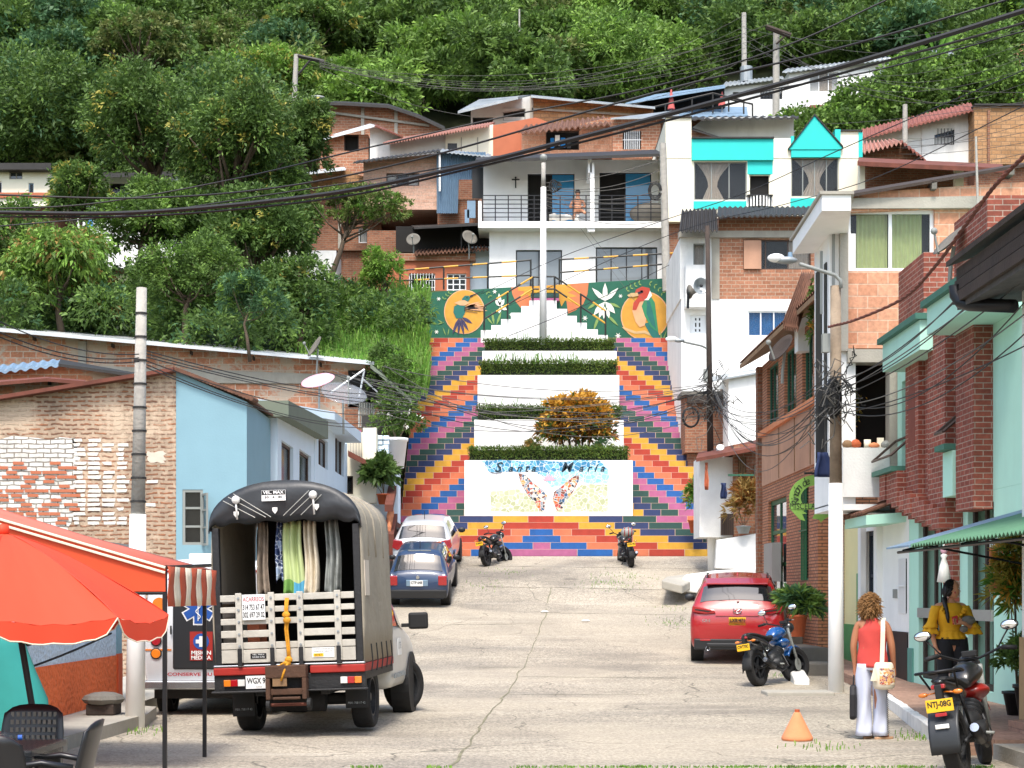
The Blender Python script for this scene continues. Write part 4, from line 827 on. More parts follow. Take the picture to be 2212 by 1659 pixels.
# old brick house with a blue painted right half
h=House('house','old gable fronted house, left half ragged brick and right half painted plain blue',(-7,30.3,0)); GD=30.3
p=FR(GD); L0=p.px(0,862); RT=p.px(380,803); RB=p.px(533,868); xr=RT[0]
mb=MB(); mb.prism(p,[(-16,.0),(xr,.0),(xr,RT[1]),L0,(-16,L0[1]-.6)],0,-.3); mb.build('brick_wall',m['brick_old'],h.e)
mb=MB(); fp(mb,p,jag([Z4(-500,885),Z4(380,885),Z4(395,960),Z4(385,1090),Z4(395,1230),Z4(300,1480),Z4(-500,1500)],5,14),.004); mb.build('whitewash',m['brick_white'],h.e)
mb=MB(); fp(mb,p,jag([Z4(760,950),Z4(850,960),Z4(850,1010),Z4(760,1000)],4,5),.004); mb.build('plaster_patch',m['cloth_cream'],h.e)
w=dict(r=(Z1(938,95),Z1(1044,380)),nx=1,ny=3,fm=m['frame_grey'],t=.05,w=-.06)
ub=RB[0]; h.wall(p,(xr+.003,.0),(ub,RB[1]-.02),m['sky_blue'],[w],uvs=True,name='blue_wall')
mb=MB(); mb.prism(p,[(xr+.003,RB[1]-.02),(ub,RB[1]-.02),(ub,RB[1]),(xr+.003,RT[1])],0,-.25); mb.build('blue_wall',m['sky_blue'],h.e)
mb=MB(); mb.box((ub-.05,GD+.26,0),(ub-.003,33.3,RB[1])); mb.build('side_wall',m['sky_blue'],h.e)
hx,hz=p.px(*Z1(1047,118)); _,hz0=p.px(*Z1(1047,385)); cu=math.cos(R(66)); cv=math.sin(R(66)); ps=PL((hx,GD-.02,0),(cu,-cv,0),(-cv,-cu,0)); W_=.38; mb=MB()
for a,b,c,d in [(0,hz0,.04,hz),(W_-.04,hz0,W_,hz),(.04,hz0,W_-.04,hz0+.04),(.04,hz-.04,W_-.04,hz),(.04,hz0+(hz-hz0)*.33,W_-.04,hz0+(hz-hz0)*.33+.03),(.04,hz0+(hz-hz0)*.66,W_-.04,hz0+(hz-hz0)*.66+.03)]: mb.ob(ps,a,b,c,d,0,.035)
o=mb.build('open_casement',m['frame_grey'],h.e); mb=MB(); mb.ob(ps,.04,hz0+.04,W_-.04,hz-.04,.012,.018); mb.build('pane',m['glass'],o)
z1_=RT[1]+.05; h.roof([Vector((-16,GD-.25,L0[1]-.6)),Vector((L0[0],GD-.25,L0[1]+.03)),Vector((L0[0],33.3,L0[1]+.1)),Vector((-16,33.3,L0[1]-.5))],m['rust'],.07)
h.roof([Vector((L0[0],GD-.25,L0[1]+.03)),Vector((xr,GD-.25,z1_)),Vector((xr,33.3,z1_)),Vector((L0[0],33.3,L0[1]+.1))],m['rust'],.07)
h.roof([Vector((xr,GD-.05,z1_)),Vector((ub+.1,GD-.05,RB[1]+.06)),Vector((ub+.1,33.3,RB[1]+.06)),Vector((xr,33.3,z1_))],m['brown_tile'],.04)
mb=MB(); 
for k in range(22):
    t=k/21; x_=xr+(ub+.1-xr)*t; z_=z1_+(RB[1]+.06-z1_)*t; mb.cyl((x_,GD-.14,z_-.01),(x_,GD+.5,z_+.02),.045,.045,8)
mb.build('verge_tiles',m['brown_tile'],h.e)
# light blue house with olive cornice
h=House('house','light blue house with an olive cornice and two narrow windows beside the parked truck',(-5,33.4,.2))
p=FR(33.4); xf=-4.78; h.wall(p,(-5.42,.0),(xf,5.3),m['pale_blue'],[],uvs=True,name='end_wall')
p2=SX(xf); mk4=lambda a,b,**k:dict(r=(Z4(*a),Z4(*b)),nx=1,fm=m['frame_brown'],t=.06,gm=m['glass'],cm=m['cloth_white'],cu=[(.1,.6,None)],**k)
h.wall(p2,(33.66,.0),(39.59,5.4),m['pale_blue'],[mk4((1448,893),(1508,1130)),mk4((1540,938),(1600,1140))],uvs=True,depth=.6)
mb=MB(); mb.hexa([(-6.5,33.0,5.2),(-4.5,33.0,5.2),(-4.5,40.1,5.42),(-6.5,40.1,5.42),(-6.5,33.0,5.52),(-4.5,33.0,5.52),(-4.5,40.1,5.86),(-6.5,40.1,5.86)]); mb.build('cornice',m['olive'],h.e)
h=House('house','pale blue house with two barred windows reflecting the painted steps, under a grey canopy',(-5,39.7,.6))
h.wall(p2,(39.71,.0),(47.29,5.95),m['pale_blue'],[dict(r=(Z4(1638,865),Z4(1686,1018)),nx=2,fm=m['frame_brown'],gm=m['glass_dark'],t=.06),dict(r=(Z4(1724,840),Z4(1768,1055)),nx=2,fm=m['frame_brown'],gm=m['glass_dark'],t=.06)],uvs=True,depth=.6)
mb=MB(); mb.hexa([(-7,39.6,0),(xf-.02,39.6,0),(xf-.02,39.7,0),(-7,39.7,0),(-7,39.6,6),(xf-.02,39.6,6),(xf-.02,39.7,6),(-7,39.7,6)]); mb.build('end_wall',m['pale_blue'],h.e)
mb=MB(); mb.hexa([(-7,36,5.9),(-4.35,40.2,5.9),(-4.3,46.8,5.95),(-7,47,5.95),(-7,36,6.15),(-4.35,40.2,6.1),(-4.3,46.8,6.25),(-7,47,6.25)]); mb.build('canopy',m['pale_blue'],h.e)
h.wall(FR(47.3),(-8,2),(xf,6),m['pale_blue'],[],uvs=True,name='back_wall')
# balcony house near the stairs
h=House('house','cream house with a red edged balcony at the foot of the painted stairs',(-4.9,48.2,2.4)); p=FR(48.2)
h.wall(p,Z14(200,560),Z14(440,1110),m['cream'],[dict(r=(Z14(205,900),Z14(262,1040)),nx=1,fm=m['wood_dark'])],depth=2); h.box(FR(47.9),Z14(338,520),Z14(442,820),0,-.3,m['cream'],'balcony_wall')
mb=MB(); q=FR(47.7); mb.pp(q,[Z14(222,700),Z14(440,815),Z14(440,855),Z14(222,745)],0,-.4); mb.build('balcony_edge',m['rust'],h.e)
mb=MB(); q=FR(47.75)
for k in range(9): x=228+k*12; mb.pb(q,Z14(x,600),Z14(x+3,735+k*5),0,-.02)
mb.build('balcony_railing',m['black_metal'],h.e); h.box(FR(47.8),Z14(222,545),Z14(325,600),0,-.05,m['paint_pink'] if 'paint_pink' in m else m['rust'],'flower_box')
e=E('stone_pier','pale blue painted stone pier beside the hanging white flowers','pier',tuple(P(700,1015,49)))
mb=MB()
for k in range(7):
    for j in range(2):
        x=448+j*48+random.uniform(-4,4); mb.pb(FR(49),Z14(x,585+k*38),Z14(x+44,619+k*38),random.uniform(0,.08),-.5)
mb.pb(FR(49.1),Z14(446,590),Z14(540,850),0,-.4); mb.build('stonework',m['pale_blue'],e,bevel=.02)
e=E('retaining_wall','blue rendered retaining wall with a potted plant under the white flowers','wall',tuple(P(722,1120,48.6))); h2=House.__new__(House); h2.e=e
mb=MB(); mb.pb(FR(48.6),Z14(362,868),Z14(610,1260),0,-1.2); mb.build('wall',m['pale_blue'],e); mb=MB(); mb.pb(FR(48.5),Z14(358,855),Z14(600,872),0,-1.3); mb.build('coping',m['rust'],e)
e=E('stair_balustrade','red brown balustrade sloping down at the left edge of the painted stairs','balustrade',tuple(P(845,1110,48.5)))
q0=[Z14(590,850),Z14(545,1150)]; A=P(*Z14(598,850),50.6); B=P(*Z14(540,1150),46.8)
mb=MB(); mb.hexa([B+Vector((-.12,0,-.1)),B+Vector((.12,0,-.1)),A+Vector((.12,0,-.1)),A+Vector((-.12,0,-.1)),B+Vector((-.12,0,.1)),B+Vector((.12,0,.1)),A+Vector((.12,0,.1)),A+Vector((-.12,0,.1))]); mb.build('handrail',m['rust'],e)
for k in range(9):
    c=A.lerp(B,(k+.5)/9); MB().lathe([(.05,-.75),(.07,-.6),(.04,-.45),(.075,-.3),(.04,-.1),(.05,-.06)],tuple(c),8).build('baluster',m['clay'],e)
mb=MB(); mb.hexa([B+Vector((-.15,-.1,-1.5)),B+Vector((.15,-.1,-1.5)),A+Vector((.15,0,-2.2)),A+Vector((-.15,0,-2.2)),B+Vector((-.15,-.1,-.75)),B+Vector((.15,-.1,-.75)),A+Vector((.15,0,-.75)),A+Vector((-.15,0,-.75))]); mb.build('base',m['rust'],e)
# long brick building
h=House('house','long brick building with a thin pale roof edge and dark verandah, behind the left houses',(-9,51,2.5)); p=FR(51)
h.poly(p,[(-80,1000),(-80,735),(8,716),(800,789),(800,1000)],0,-5,m['brick_patchy'])
h.box(FR(50.9),Z4(402,385),Z4(442,500),0,-.1,m['concrete'],'column'); mb=MB(); mb.pp(FR(50.92),[Z4(500,512),Z4(1800,560),Z4(1800,605),Z4(1000,600),Z4(500,545)],0,-.1); mb.build('beam',m['concrete'],h.e)
h.roof([P(-120,700,50.3),P(808,783,50.3),P(808,776,56),P(-120,690,56)],m['tin_white'],.08)
for x in (70,240,410,545,690): h.box(FR(50.6),(x,720+x*.09),(x+3,728+x*.09),0,-.3,m['wood_dark'],'rafter_end')
mb=MB(); mb.slab([P(800,786,49.8),P(889,862,49.8),P(880,840,55),P(806,776,55)],.12); mb.build('hip_roof',m['olive'],h.e)
h.poly(FR(50.9),[(752,880),(752,800),(805,800),(870,858),(870,880)],0,-.2,m['interior_shade'],'verandah'); h.wall(FR(50.9),Z14(200,300),Z14(480,620),m['brick_brown'],[dict(r=(Z14(300,330),Z14(430,520)),nx=1,bars=10,bm=m['frame_grey'],glass=0)],depth=2)  # verandah part is a near-black sheet painted for the shade under the roof
h.box(FR(50.0),Z14(330,430),Z14(500,600),0,-.06,m['tin_dark'],'balcony_screen')
h=House('shack','small brick shack with a bent blue tin sheet roof above the old brick gable',(-9,40,3),'shack'); p=FR(40)
h.poly(p,[Z4(-200,740),Z4(-200,575),Z4(0,535),Z4(310,505),Z4(700,565),Z4(700,760)],0,-4,m['brick_patchy']); h.poly(FR(39),[Z4(-200,740),Z4(-200,605),Z4(225,575),Z4(450,590),Z4(450,740)],0,-.9,m['brick_patchy'])
h.roof([P(*Z4(-220,560),39.6),P(*Z4(300,500),39.6),P(*Z4(310,478),43),P(*Z4(-200,530),43)],m['tin_blue'],.07,10,.03); h.roof([P(*Z4(300,500),39.6),P(*Z4(700,555),39.6),P(*Z4(700,548),43),P(*Z4(310,478),43)],m['tin_dark'],.07)
h.roof([P(*Z4(-220,612),38.4),P(*Z4(240,575),38.4),P(*Z4(240,568),39.5),P(*Z4(-220,600),39.5)],m['rust'],.08); h.roof([P(*Z4(240,575),38.4),P(*Z4(440,592),38.4),P(*Z4(440,585),39.5),P(*Z4(240,568),39.5)],m['rust'],.08); h.box(FR(38.9),Z4(245,572),Z4(262,612),0,-.05,m['frame_dark'],'vent')
h.box(FR(39.2),Z4(1000,680),Z4(1330,760),0,-.4,m['brick_patchy'],'parapet')
# ================= right side of the street =================
# near white house with dark plank gutter roof
h=House('house','white house at the right edge with a heavy dark plank gutter',(6,16,0))
h.wall(SX(5.48),(8,.15),(17.6,4.7),m['white_paint'],[],uvs=True,depth=.3); mb=MB(); mb.box((5.485,17.5,.1),(7,17.62,5)); mb.build('end_wall',m['white_paint'],h.e)
mb=MB(); mb.ob(SX(5.46),8,.15,17.64,1.15,0,-.03); mb.build('plinth',M('plinth_tan','#a68a63',.85,.1,3,dirt=.4),h.e)
e0=4.95; mb=MB()
for k in range(3): mb.hexa([(e0+.02*k,7,4.86+k*.14),(e0+.05+.02*k,7,4.86+k*.14),(e0+.05+.02*k,18.4,4.86+k*.14),(e0+.02*k,18.4,4.86+k*.14),(e0+.02*k,7,4.98+k*.14),(e0+.05+.02*k,7,4.98+k*.14),(e0+.05+.02*k,18.4,4.98+k*.14),(e0+.02*k,18.4,4.98+k*.14)])
mb.build('gutter',m['wood_dark'],h.e); mb=MB(); mb.hexa([(e0+.05,7,4.8),(8,7,5.2),(8,18.4,5.2),(e0+.05,18.4,4.8),(e0+.05,7,4.86),(8,7,5.3),(8,18.4,5.3),(e0+.05,18.4,4.86)]); mb.build('soffit',M('soffit','#4a4745',.8,.3,5,bump=.3),h.e)
mb=MB(); mb.hexa([(e0-.05,7,5.3),(8.5,7,6.6),(8.5,18.5,6.6),(e0-.05,18.5,5.3),(e0-.05,7,5.36),(8.5,7,6.68),(8.5,18.5,6.68),(e0-.05,18.5,5.36)]); mb.build('roof',m['wood_dark'],h.e)
g=SX(5.4); pp_=[Vector((5.15,18.2,4.86)),Vector((5.15,18.2,4.62)),Vector((5.2,18.05,4.45)),Vector((5.3,17.9,4.4)),Vector((5.95,17.8,4.36))]; MB().tube([P(*Z6(1620,545),18.3),P(*Z6(1625,600),18.3),P(*Z6(1650,635),18.2),P(*Z6(1700,650),18.1),P(*Z6(1935,658),17.5)],.075,10).build('drain_pipe',m['black_metal'],h.e,smooth=True)
# mint house with red brick pilasters
X1=6.4; p=SX(X1); h=House('house','mint green house with red brick pilasters and dark doorways behind the woman in yellow',(X1,20,.15))
A=lambda a,b:(Z6(*a),Z6(*b)); zt=5.6
def uvr(a,b): # returns uv rect of two pixel corners on facade
    u0,v0=p.px(*a); u1,v1=p.px(*b); return u0,v0,u1,v1
win=[dict(uv=1,r=((22.7,3.7),(23.2,5.35)),nx=1,ny=2,fm=m['frame_dark'],gm=m['glass'],cm=m['cloth_cream'],cu=[(.1,.5,None)]),dict(uv=1,r=((25.85,3.6),(26.9,5.1)),nx=2,ny=1,fm=m['frame_dark'],gm=m['glass'],cm=m['cloth_cream'],cu=[(.1,.4,None)])]
doors=[]
for x0,x1,bt in [(1470,1602,1180),(1745,1890,1250)]:
    u0,_=p.px(*Z3(x0,900)); u1,_=p.px(*Z3(x1,900)); doors.append(dict(uv=1,r=((u0,.3),(u1,2.85)),nx=2,ny=1,fm=m['wood_dark'],glass=0,kind='doorway',t=.09))
h.wall(p,(17.4,.1),(26.4,3.0),m['mint'],doors,uvs=True,depth=3,th=.35); h.wall(p,(17.4,3.002),(27.2,5.7),m['mint'],win,uvs=True,depth=3,th=.3,name='upper_wall')
mb=MB(); 
for a,b in [(26.1,26.4),(22.35,22.6),(20.0,20.4),(17.4,19.3)]: mb.ob(p,a,.1,b,.75,.03,0)
mb.build('plinth',m['mint_dark'],h.e)
for a,b,z0_,z1_,w_ in [(25.0,25.82,2.9,5.7,.2),(24.2,24.99,2.8,5.7,.1),(23.22,24.19,2.85,5.45,.26),(21.8,22.67,2.75,5.45,.26)]:
    mb=MB(); mb.ob(p,a,z0_,b,z1_,w_,0); mb.build('brick_pilaster',m['brick_red'],h.e)
mb=MB(); mb.prism(p,[(25.2,3.9),(25.62,3.9),(25.62,4.75),(25.55,4.92),(25.41,5.0),(25.27,4.92),(25.2,4.75)],.205,.15); mb.build('arched_niche',M('brick_plain','#7d4032',.85,.1,4),h.e)
for a,b,zt_ in [(24.6,26.2,6.75),(21.3,22.9,6.8)]: mb=MB(); mb.ob(p,a,5.7,b,zt_,.22,-.6); mb.build('brick_parapet',m['brick_red'],h.e)
for k in range(9):
    a=23.25+k*.42; zb_=2.55+.075*k; mb=MB(); mb.ob(p,a,zb_,a+.418,zb_+.3 if k<6 else 3.56,.34-.02*(k%2),0); mb.build('brick_corbel',m['brick_red'],h.e)
    mb=MB(); mb.ob(p,a,zb_-.14,a+.3,zb_-.003,.2,0); mb.build('brick_corbel',m['brick_red'],h.e)
for a,b,z0_,z1_,w_ in [(23.9,26.3,5.18,5.62,.45),(20.5,22.7,5.2,5.58,.65)]:
    mb=MB(); mb.ob(p,a,z0_,b,z1_,w_,0); mb.build('cornice_box',m['mint'],h.e); mb=MB(); mb.ob(p,a-.06,z1_+.002,b+.06,z1_+.09,w_+.08,-.1); mb.build('cornice_cap',m['green_trim'],h.e)
for a,b,z_ in [(25.84,27.25,3.56),(22.68,23.2,3.62)]:
    mb=MB(); mb.ob(p,a,z_,b,z_+.08,.42,0); mb.build('sill',m['green_trim'],h.e)
    q=[p.at(a+.05,z_+.6,.02),p.at(b-.05,z_+.6,.02),p.at(b-.05,z_+.25,.42),p.at(a+.05,z_+.25,.42)]; mb=MB()
    for u_,v_ in zip(q,q[1:]+q[:1]): mb.tube([u_,v_],.022,5)
    mb.build('hopper_window',m['frame_brown'],h.e)
mb=MB(); mb.ob(p,22.68,2.98,23.2,3.61,.3,0); mb.build('sill_panel',m['mint'],h.e)
u0,_=p.px(*Z3(1645,500)); u1,_=p.px(*Z3(1700,500)); mb=MB(); mb.ob(p,min(u0,u1),.16,max(u0,u1),2.9,.1,0); mb.build('brick_pilaster',m['brick_red'],h.e)
mb=MB(); 
for x0,x1 in [(1472,1600),(1750,1888)]:
    u0,_=p.px(*Z3(x0,500)); u1,_=p.px(*Z3(x1,500)); mb=MB(); mb.ob(p,min(u0,u1),1.25,max(u0,u1),1.4,.03,-.05); mb.build('door_rail',m['frame_grey'],h.e)
# awning
e=E('awning','green corrugated awning on thin brackets over the doorways of the mint house','awning',(5,17,2.3))
ax0,ax1=4.55,6.35; y0,y1=12.6,18.7; n=50; A_=[];B_=[]
for i in range(n*2+1):
    t=i/(n*2); y=y0+(y1-y0)*t; w=.02*math.cos(i*math.pi); A_.append((ax0,y,2.16+w)); B_.append((ax1,y,2.66+w))
mb=MB(); mb.loft([A_,B_],0,False,False); mb.build('corrugated_sheet',M('awning_green','#4f7a5d',.6,.12,2,dirt=.4),e,solid=.01); mb=MB(); mb.slab([(4.53,18.7,2.17),(6.3,18.7,2.68),(6.3,19.6,2.68),(4.5,19.7,2.17)],.02); mb.build('sheet_end',m['tin_blue'],e)
mb=MB()
for y in (14.5,16.8,19.3): mb.tube([(4.6,y,2.12),(6.4,y,2.6)],.018,6); mb.tube([(6.38,y,1.9),(4.9,y,2.18)],.015,6)
mb.tube([(4.62,12.7,2.11),(4.62,19.6,2.11)],.018,6); mb.build('bracket',m['black_metal'],e)
# white door house
h=House('house','low white house with a black base, dark panelled door and a patterned window grille',(6.4,29,.2)); 
def pu3(x): return p.px(*Z3(x,900))[0]
dw=[dict(uv=1,r=((pu3(1250),.35),(pu3(1172),2.75)),nx=2,ny=3,fm=M('door_navy','#242b38',.5,.1),gm=m['glass_dark'],kind='door',t=.08),dict(uv=1,r=((pu3(1405),1.3),(pu3(1362),2.2)),nx=1,bars=8,bm=m['frame_white'],glass=1,fm=m['frame_dark'])]
h.wall(p,(26.42,.1),(30.0,2.95),m['white_clean'],dw,uvs=True,depth=3); mb=MB(); mb.ob(p,26.45,.1,pu3(1300),1.0,.02,0); mb.build('black_base',m['black_metal'],h.e)
h.wall(p,(30.01,.1),(31.55,2.95),m['yellow_wall'],[],uvs=True,depth=3,name='yellow_wall'); mb=MB(); mb.ob(p,30.05,.1,31.5,1.05,.02,0); mb.ob(p,30.1,1.05,30.35,2.0,.02,0); mb.build('green_base',M('green_base','#5d9a5f',.7,.1),h.e)
mb=MB(); mb.ob(p,28.3,.1,28.55,2.95,.1,0); mb.ob(p,29.6,.1,29.85,2.95,.1,0); mb.build('pilaster',m['white_clean'],h.e)
mb=MB(); u0=pu3(1352); u1=pu3(1335); mb.ob(p,u0,1.55,u1,1.7,.03,0); mb.build('intercom',m['frame_grey'],h.e)
mb=MB(); mb.slab([(5.75,26.6,2.9),(6.4,26.6,2.95),(6.4,28.3,2.95),(5.75,28.3,2.9)],.16); mb.build('door_hood',m['mint'],h.e); mb=MB()
for k in range(24): mb.cyl((5.7+random.uniform(-.03,.03),26.62+k*.072,2.93),(6.4,26.62+k*.072,3.2+random.uniform(-.02,.02)),.034,.03,7)
mb.build('hood_tiles',m['brown_tile'],h.e)
# white and brick house with bay
h=House('house','tall brick house with a white bay, green curtained window and a dark balcony below',(6.5,27.4,3.1)); p=FR(27.4)
XB=5.3
h.wall(p,Z6(1035,120),Z6(2100,885),m['brick_block'],[dict(r=(Z6(1040,135),Z6(1508,468)),nx=2,fm=m['frame_white'],t=.06,cm=m['cloth_green'],cu=[(.12,.48,None),(.53,.88,None)])],depth=3,th=.2)
h.poly(FR(27.35),[Z6(1052,150),Z6(1052,50),Z6(2100,-20),Z6(2100,90),Z6(1512,128)],0,-2.5,m['brick_block'])
h.poly(FR(27.3),[Z6(1052,130),Z6(1052,75),Z6(1860,60),Z6(1860,125),Z6(1512,128)],0,-.1,m['concrete'],'beam'); h.box(FR(27.32),Z6(998,130),Z6(1042,900),0,-.4,m['concrete'],'column')
h.poly(FR(27.3),[Z6(1040,890),Z6(1040,960),Z6(1245,960),Z6(1245,890)],0,-.4,m['concrete'],'beam')
mb=MB(); mb.pb(FR(28.4),Z6(1000,950),Z6(1270,1430),0,-.2); mb.build('balcony_shade',m['interior_shade'],h.e); h.box(FR(27.3),Z6(1265,950),Z6(1345,1600),0,-.3,m['concrete'],'column')  # back panel coloured near-black for the shade inside the balcony
h.wall(FR(27.4),Z6(1345,880),Z6(1800,1700),m['brick_block'],[],depth=2)
h.box(p,Z6(1006,1425),Z6(1260,1690),.1,0,m['white_old'],'balcony_parapet'); mb=MB(); mb.box((XB,27.35,3.02),(8.0,28.7,3.12)); mb.build('balcony_floor',m['white_clean'],h.e)
# left face bay
mb=MB(); mb.box((XB,27.42,3.1),(5.75,28.7,7.65)); mb.build('white_bay',m['white_clean'],h.e)
q=SX(XB); mb=MB(); mb.ob(q,27.55,3.9,27.75,7.2,.02,0); mb.ob(q,28.0,3.9,28.5,7.2,.02,0); mb.build('bay_window',m['frame_dark'],h.e)
q=FR(27.38); mb=MB(); mb.pb(q,Z6(868,1095),Z6(912,1480),0,-.02); mb.build('bay_window',m['frame_dark'],h.e); mb=MB(); mb.pb(q,Z6(890,360),Z6(904,700),0,-.02); mb.build('bay_window',m['frame_grey'],h.e); mb=MB(); mb.pb(q,Z6(955,240),Z6(970,640),0,-.02); mb.build('bay_window',m['frame_grey'],h.e)
mb=MB(); mb.hexa([(4.9,25.9,7.68),(5.36,25.9,7.68),(5.8,28.6,7.6),(4.9,28.6,7.55),(4.9,25.9,7.93),(5.36,25.9,7.93),(5.8,28.6,7.84),(4.9,28.6,7.78)]); mb.build('eave_box',m['white_clean'],h.e)
mb=MB(); mb.hexa([(4.86,25.86,7.932),(5.4,25.86,7.932),(5.85,28.7,7.85),(4.86,28.7,7.8),(4.86,25.86,7.98),(5.4,25.86,7.98),(5.85,28.7,7.9),(4.86,28.7,7.85)]); mb.build('eave_cap',m['concrete'],h.e)
h.roof([P(*Z8(1140,1170),27.2),P(*Z8(2320,965),27.2),P(*Z8(2300,960),31),P(*Z8(1150,1150),31)],m['wood_dark'],.05)
for x,y in [(1675,1110),(2140,1025)]: h.box(FR(27.2),Z8(x-15,y-20),Z8(x+15,y+22),0,-.3,m['concrete_dark'],'rafter_end')
# brick house with green windows
X2=5.9; p=SX(X2); h=House('house','fine brick house with green door and green framed upper windows under a tiled eave',(X2,36,1.2))
def u2(x,y=600): return p.px(*Z15(x,y))[0]
gw=[]
h.wall(p,(31.6,.2),(38.6,4.15),m['brick_fine'],[dict(uv=1,r=((u2(1120,1300),1.55),(u2(935,1300),3.75)),nx=2,ny=3,fm=m['green_door'],gm=m['glass_dark'],kind='door',t=.1),dict(uv=1,r=((u2(1345,1300),1.9),(u2(1265,1300),3.9)),nx=1,bars=5,fm=m['green_door'],bm=m['green_door'])],uvs=True,depth=3)
mb=MB(); mb.ob(p,31.6,4.15,38.5,5.3,.03,-.3); mb.build('sheet_band',m['orange_metal'],h.e); mb=MB(); mb.ob(p,31.5,5.3,38.55,5.42,.12,-.3); mb.build('ledge',m['clay'],h.e)
mb=MB()
for y in (32.2,34.0,36): mb.ob(p,y,4.17,y+.04,5.28,.045,.03)
mb.build('seam',m['wood'],h.e)
ws=[]
for a,b in [(37.9,36.3),(35.5,34.0),(33.3,32.1)]: ws.append(dict(uv=1,r=((b,5.5),(a,6.85)),nx=3,ny=1,fm=m['green_paint'],gm=m['glass'],cm=m['cloth_white'],cu=[(0,.3,None)]))
h.wall(p,(31.6,5.42),(38.6,7.0),m['brick_fine'],ws,uvs=True,depth=3,name='upper_wall')
mb=MB(); q=[Vector((5.42,28.9,7.02)),Vector((5.42,39,7.1)),Vector((7.5,39,8.3)),Vector((7.5,28.8,8.2))]; n=46
L=[];Rr=[]
for i in range(n*3+1): t=i/(n*3); z=.055*abs(math.sin(t*n*math.pi)); L.append(q[0].lerp(q[1],t)+Vector((0,0,z))); Rr.append(q[3].lerp(q[2],t)+Vector((0,0,z)))
mb.loft([L,Rr],0,False,False); mb.build('tile_roof',m['brown_tile'],h.e); mb=MB(); mb.hexa([q[0]-Vector((0,0,.12)),q[1]-Vector((0,0,.12)),q[2]-Vector((0,0,.12)),q[3]-Vector((0,0,.12)),q[0]-Vector((0,0,.02)),q[1]-Vector((0,0,.02)),q[2]-Vector((0,0,.02)),q[3]-Vector((0,0,.02))]); mb.build('eave_board',m['wood'],h.e)
mb=MB(); mb.box((5.95,29,7),(8,31.5,8.3)); mb.build('yellow_wall',m['yellow_wall'],h.e)
mb=MB(); mb.box((5.8,38.7,.6),(6.3,39.0,7.0)); mb.build('end_pier',m['brick_brown'],h.e)
mb=MB(); mb.ob(p,u2(1075,1500),1.9,u2(990,1500),2.75,.22,.02); mb.build('meter_box',m['frame_grey'],h.e)
# plants / dish ledge above it
h=House('house','tiled roof terrace with a dark dish between the brick houses',(6.6,40,5),'house')
h.roof([P(*Z6(690,745),31),P(*Z6(770,760),31),P(*Z6(855,480),31.5),P(*Z6(790,480),33)],m['brown_tile'],.1,7,.05); h.box(FR(33),Z6(770,700),Z6(860,900),0,-.4,m['white_old'])
# passage with white door, brown brick and grille
h=House('house','narrow brown brick house with a grilled window and white gate behind the white pipe',(6.3,46,1.8)); p=FR(46)
h.wall(p,Z15(585,560),Z15(900,1500),m['brick_brown'],[dict(r=(Z15(632,690),Z15(712,1190)),nx=2,ny=2,bars=5,fm=m['wood'],bm=m['wood'])],depth=2); h.wall(FR(46.2),Z15(240,690),Z15(590,1500),m['white_old'],[],depth=1.5)
h.box(FR(46.0),Z15(455,1262),Z15(588,1480),0,-.03,m['frame_brown'],'gate'); h.roof([P(*Z15(205,700),45.2),P(*Z15(890,570),45.2),P(*Z15(880,500),47.5),P(*Z15(230,640),47.5)],m['rust'],.1)
h.box(FR(45.6),Z15(815,760),Z15(895,950),0,-.4,m['concrete'],'ledge'); h.box(FR(45.8),Z15(845,940),Z15(895,1450),0,-.3,m['green_paint'],'shutter'); h.box(FR(45.9),Z15(810,940),Z15(850,1500),0,-.4,m['concrete_dark'],'rubble_pier')
h.box(FR(44.8),Z15(530,860),Z15(790,880),0,-.06,m['green_paint'],'pipe_rail')
mb=MB()
for x in range(470,590,20): mb.pb(FR(45.9),Z15(x,1262),Z15(x+4,1480),0,-.03)
mb.build('gate_bars',m['black_metal'],h.e)
for nm,lb,z0,z1,mt in [('towel','orange cloth hanging behind the white based cable pole',(295,745),(325,1020),'paint_orange'),('shirt','navy blue shirt hanging beside the thin white pipe',(455,950),(512,1110),'paint_navy')]:
    mb=MB(); a=FR(45.4); u0,v1=a.px(*Z15(*z0)); u1,v0=a.px(*Z15(*z1)); rr_=[]
    for j in range(7):
        t=j/6; rr_.append([a.at(u0+(u1-u0)*i/10+.02*math.sin(j+i),v1+(v0-v1)*t,.04*math.sin(i*1.3+t*2)) for i in range(11)])
    mb.loft(rr_,0,False,False); tag(mb.build(nm,m[mt],smooth=True,solid=.01),lb,nm)
# white low walls
e=E('garden_wall','rough white painted block wall below the green shutter','wall',tuple(P(1594,1226,45))); mb=MB(); mb.pp(FR(45),[Z3(335,545),Z3(345,385),Z3(585,345),Z3(605,345),Z3(605,560)],0,-.3); mb.build('wall',m['white_old'],e,bevel=.03)
e=E('ramp_wall','low white painted ramp wall behind the red car','wall',tuple(P(1560,1275,43))); mb=MB(); mb.pp(FR(43),[Z3(150,672),Z3(150,605),Z3(180,578),Z3(330,556),Z3(620,540),Z3(700,560),Z3(700,760),Z3(400,700)],0,-.5); mb.build('wall',m['white_old'],e,bevel=.03)
e=E('broken_slab','tilted broken concrete slab beside the low white ramp wall','slab',tuple(P(1470,1275,42.5))); mb=MB(); a=[P(*Z3(35,610),42.4),P(*Z3(150,640),42.4),P(*Z3(300,560),44.5),P(*Z3(60,590),44.5)]; mb.slab(a,.22); mb.build('slab',m['concrete'],e,bevel=.03)
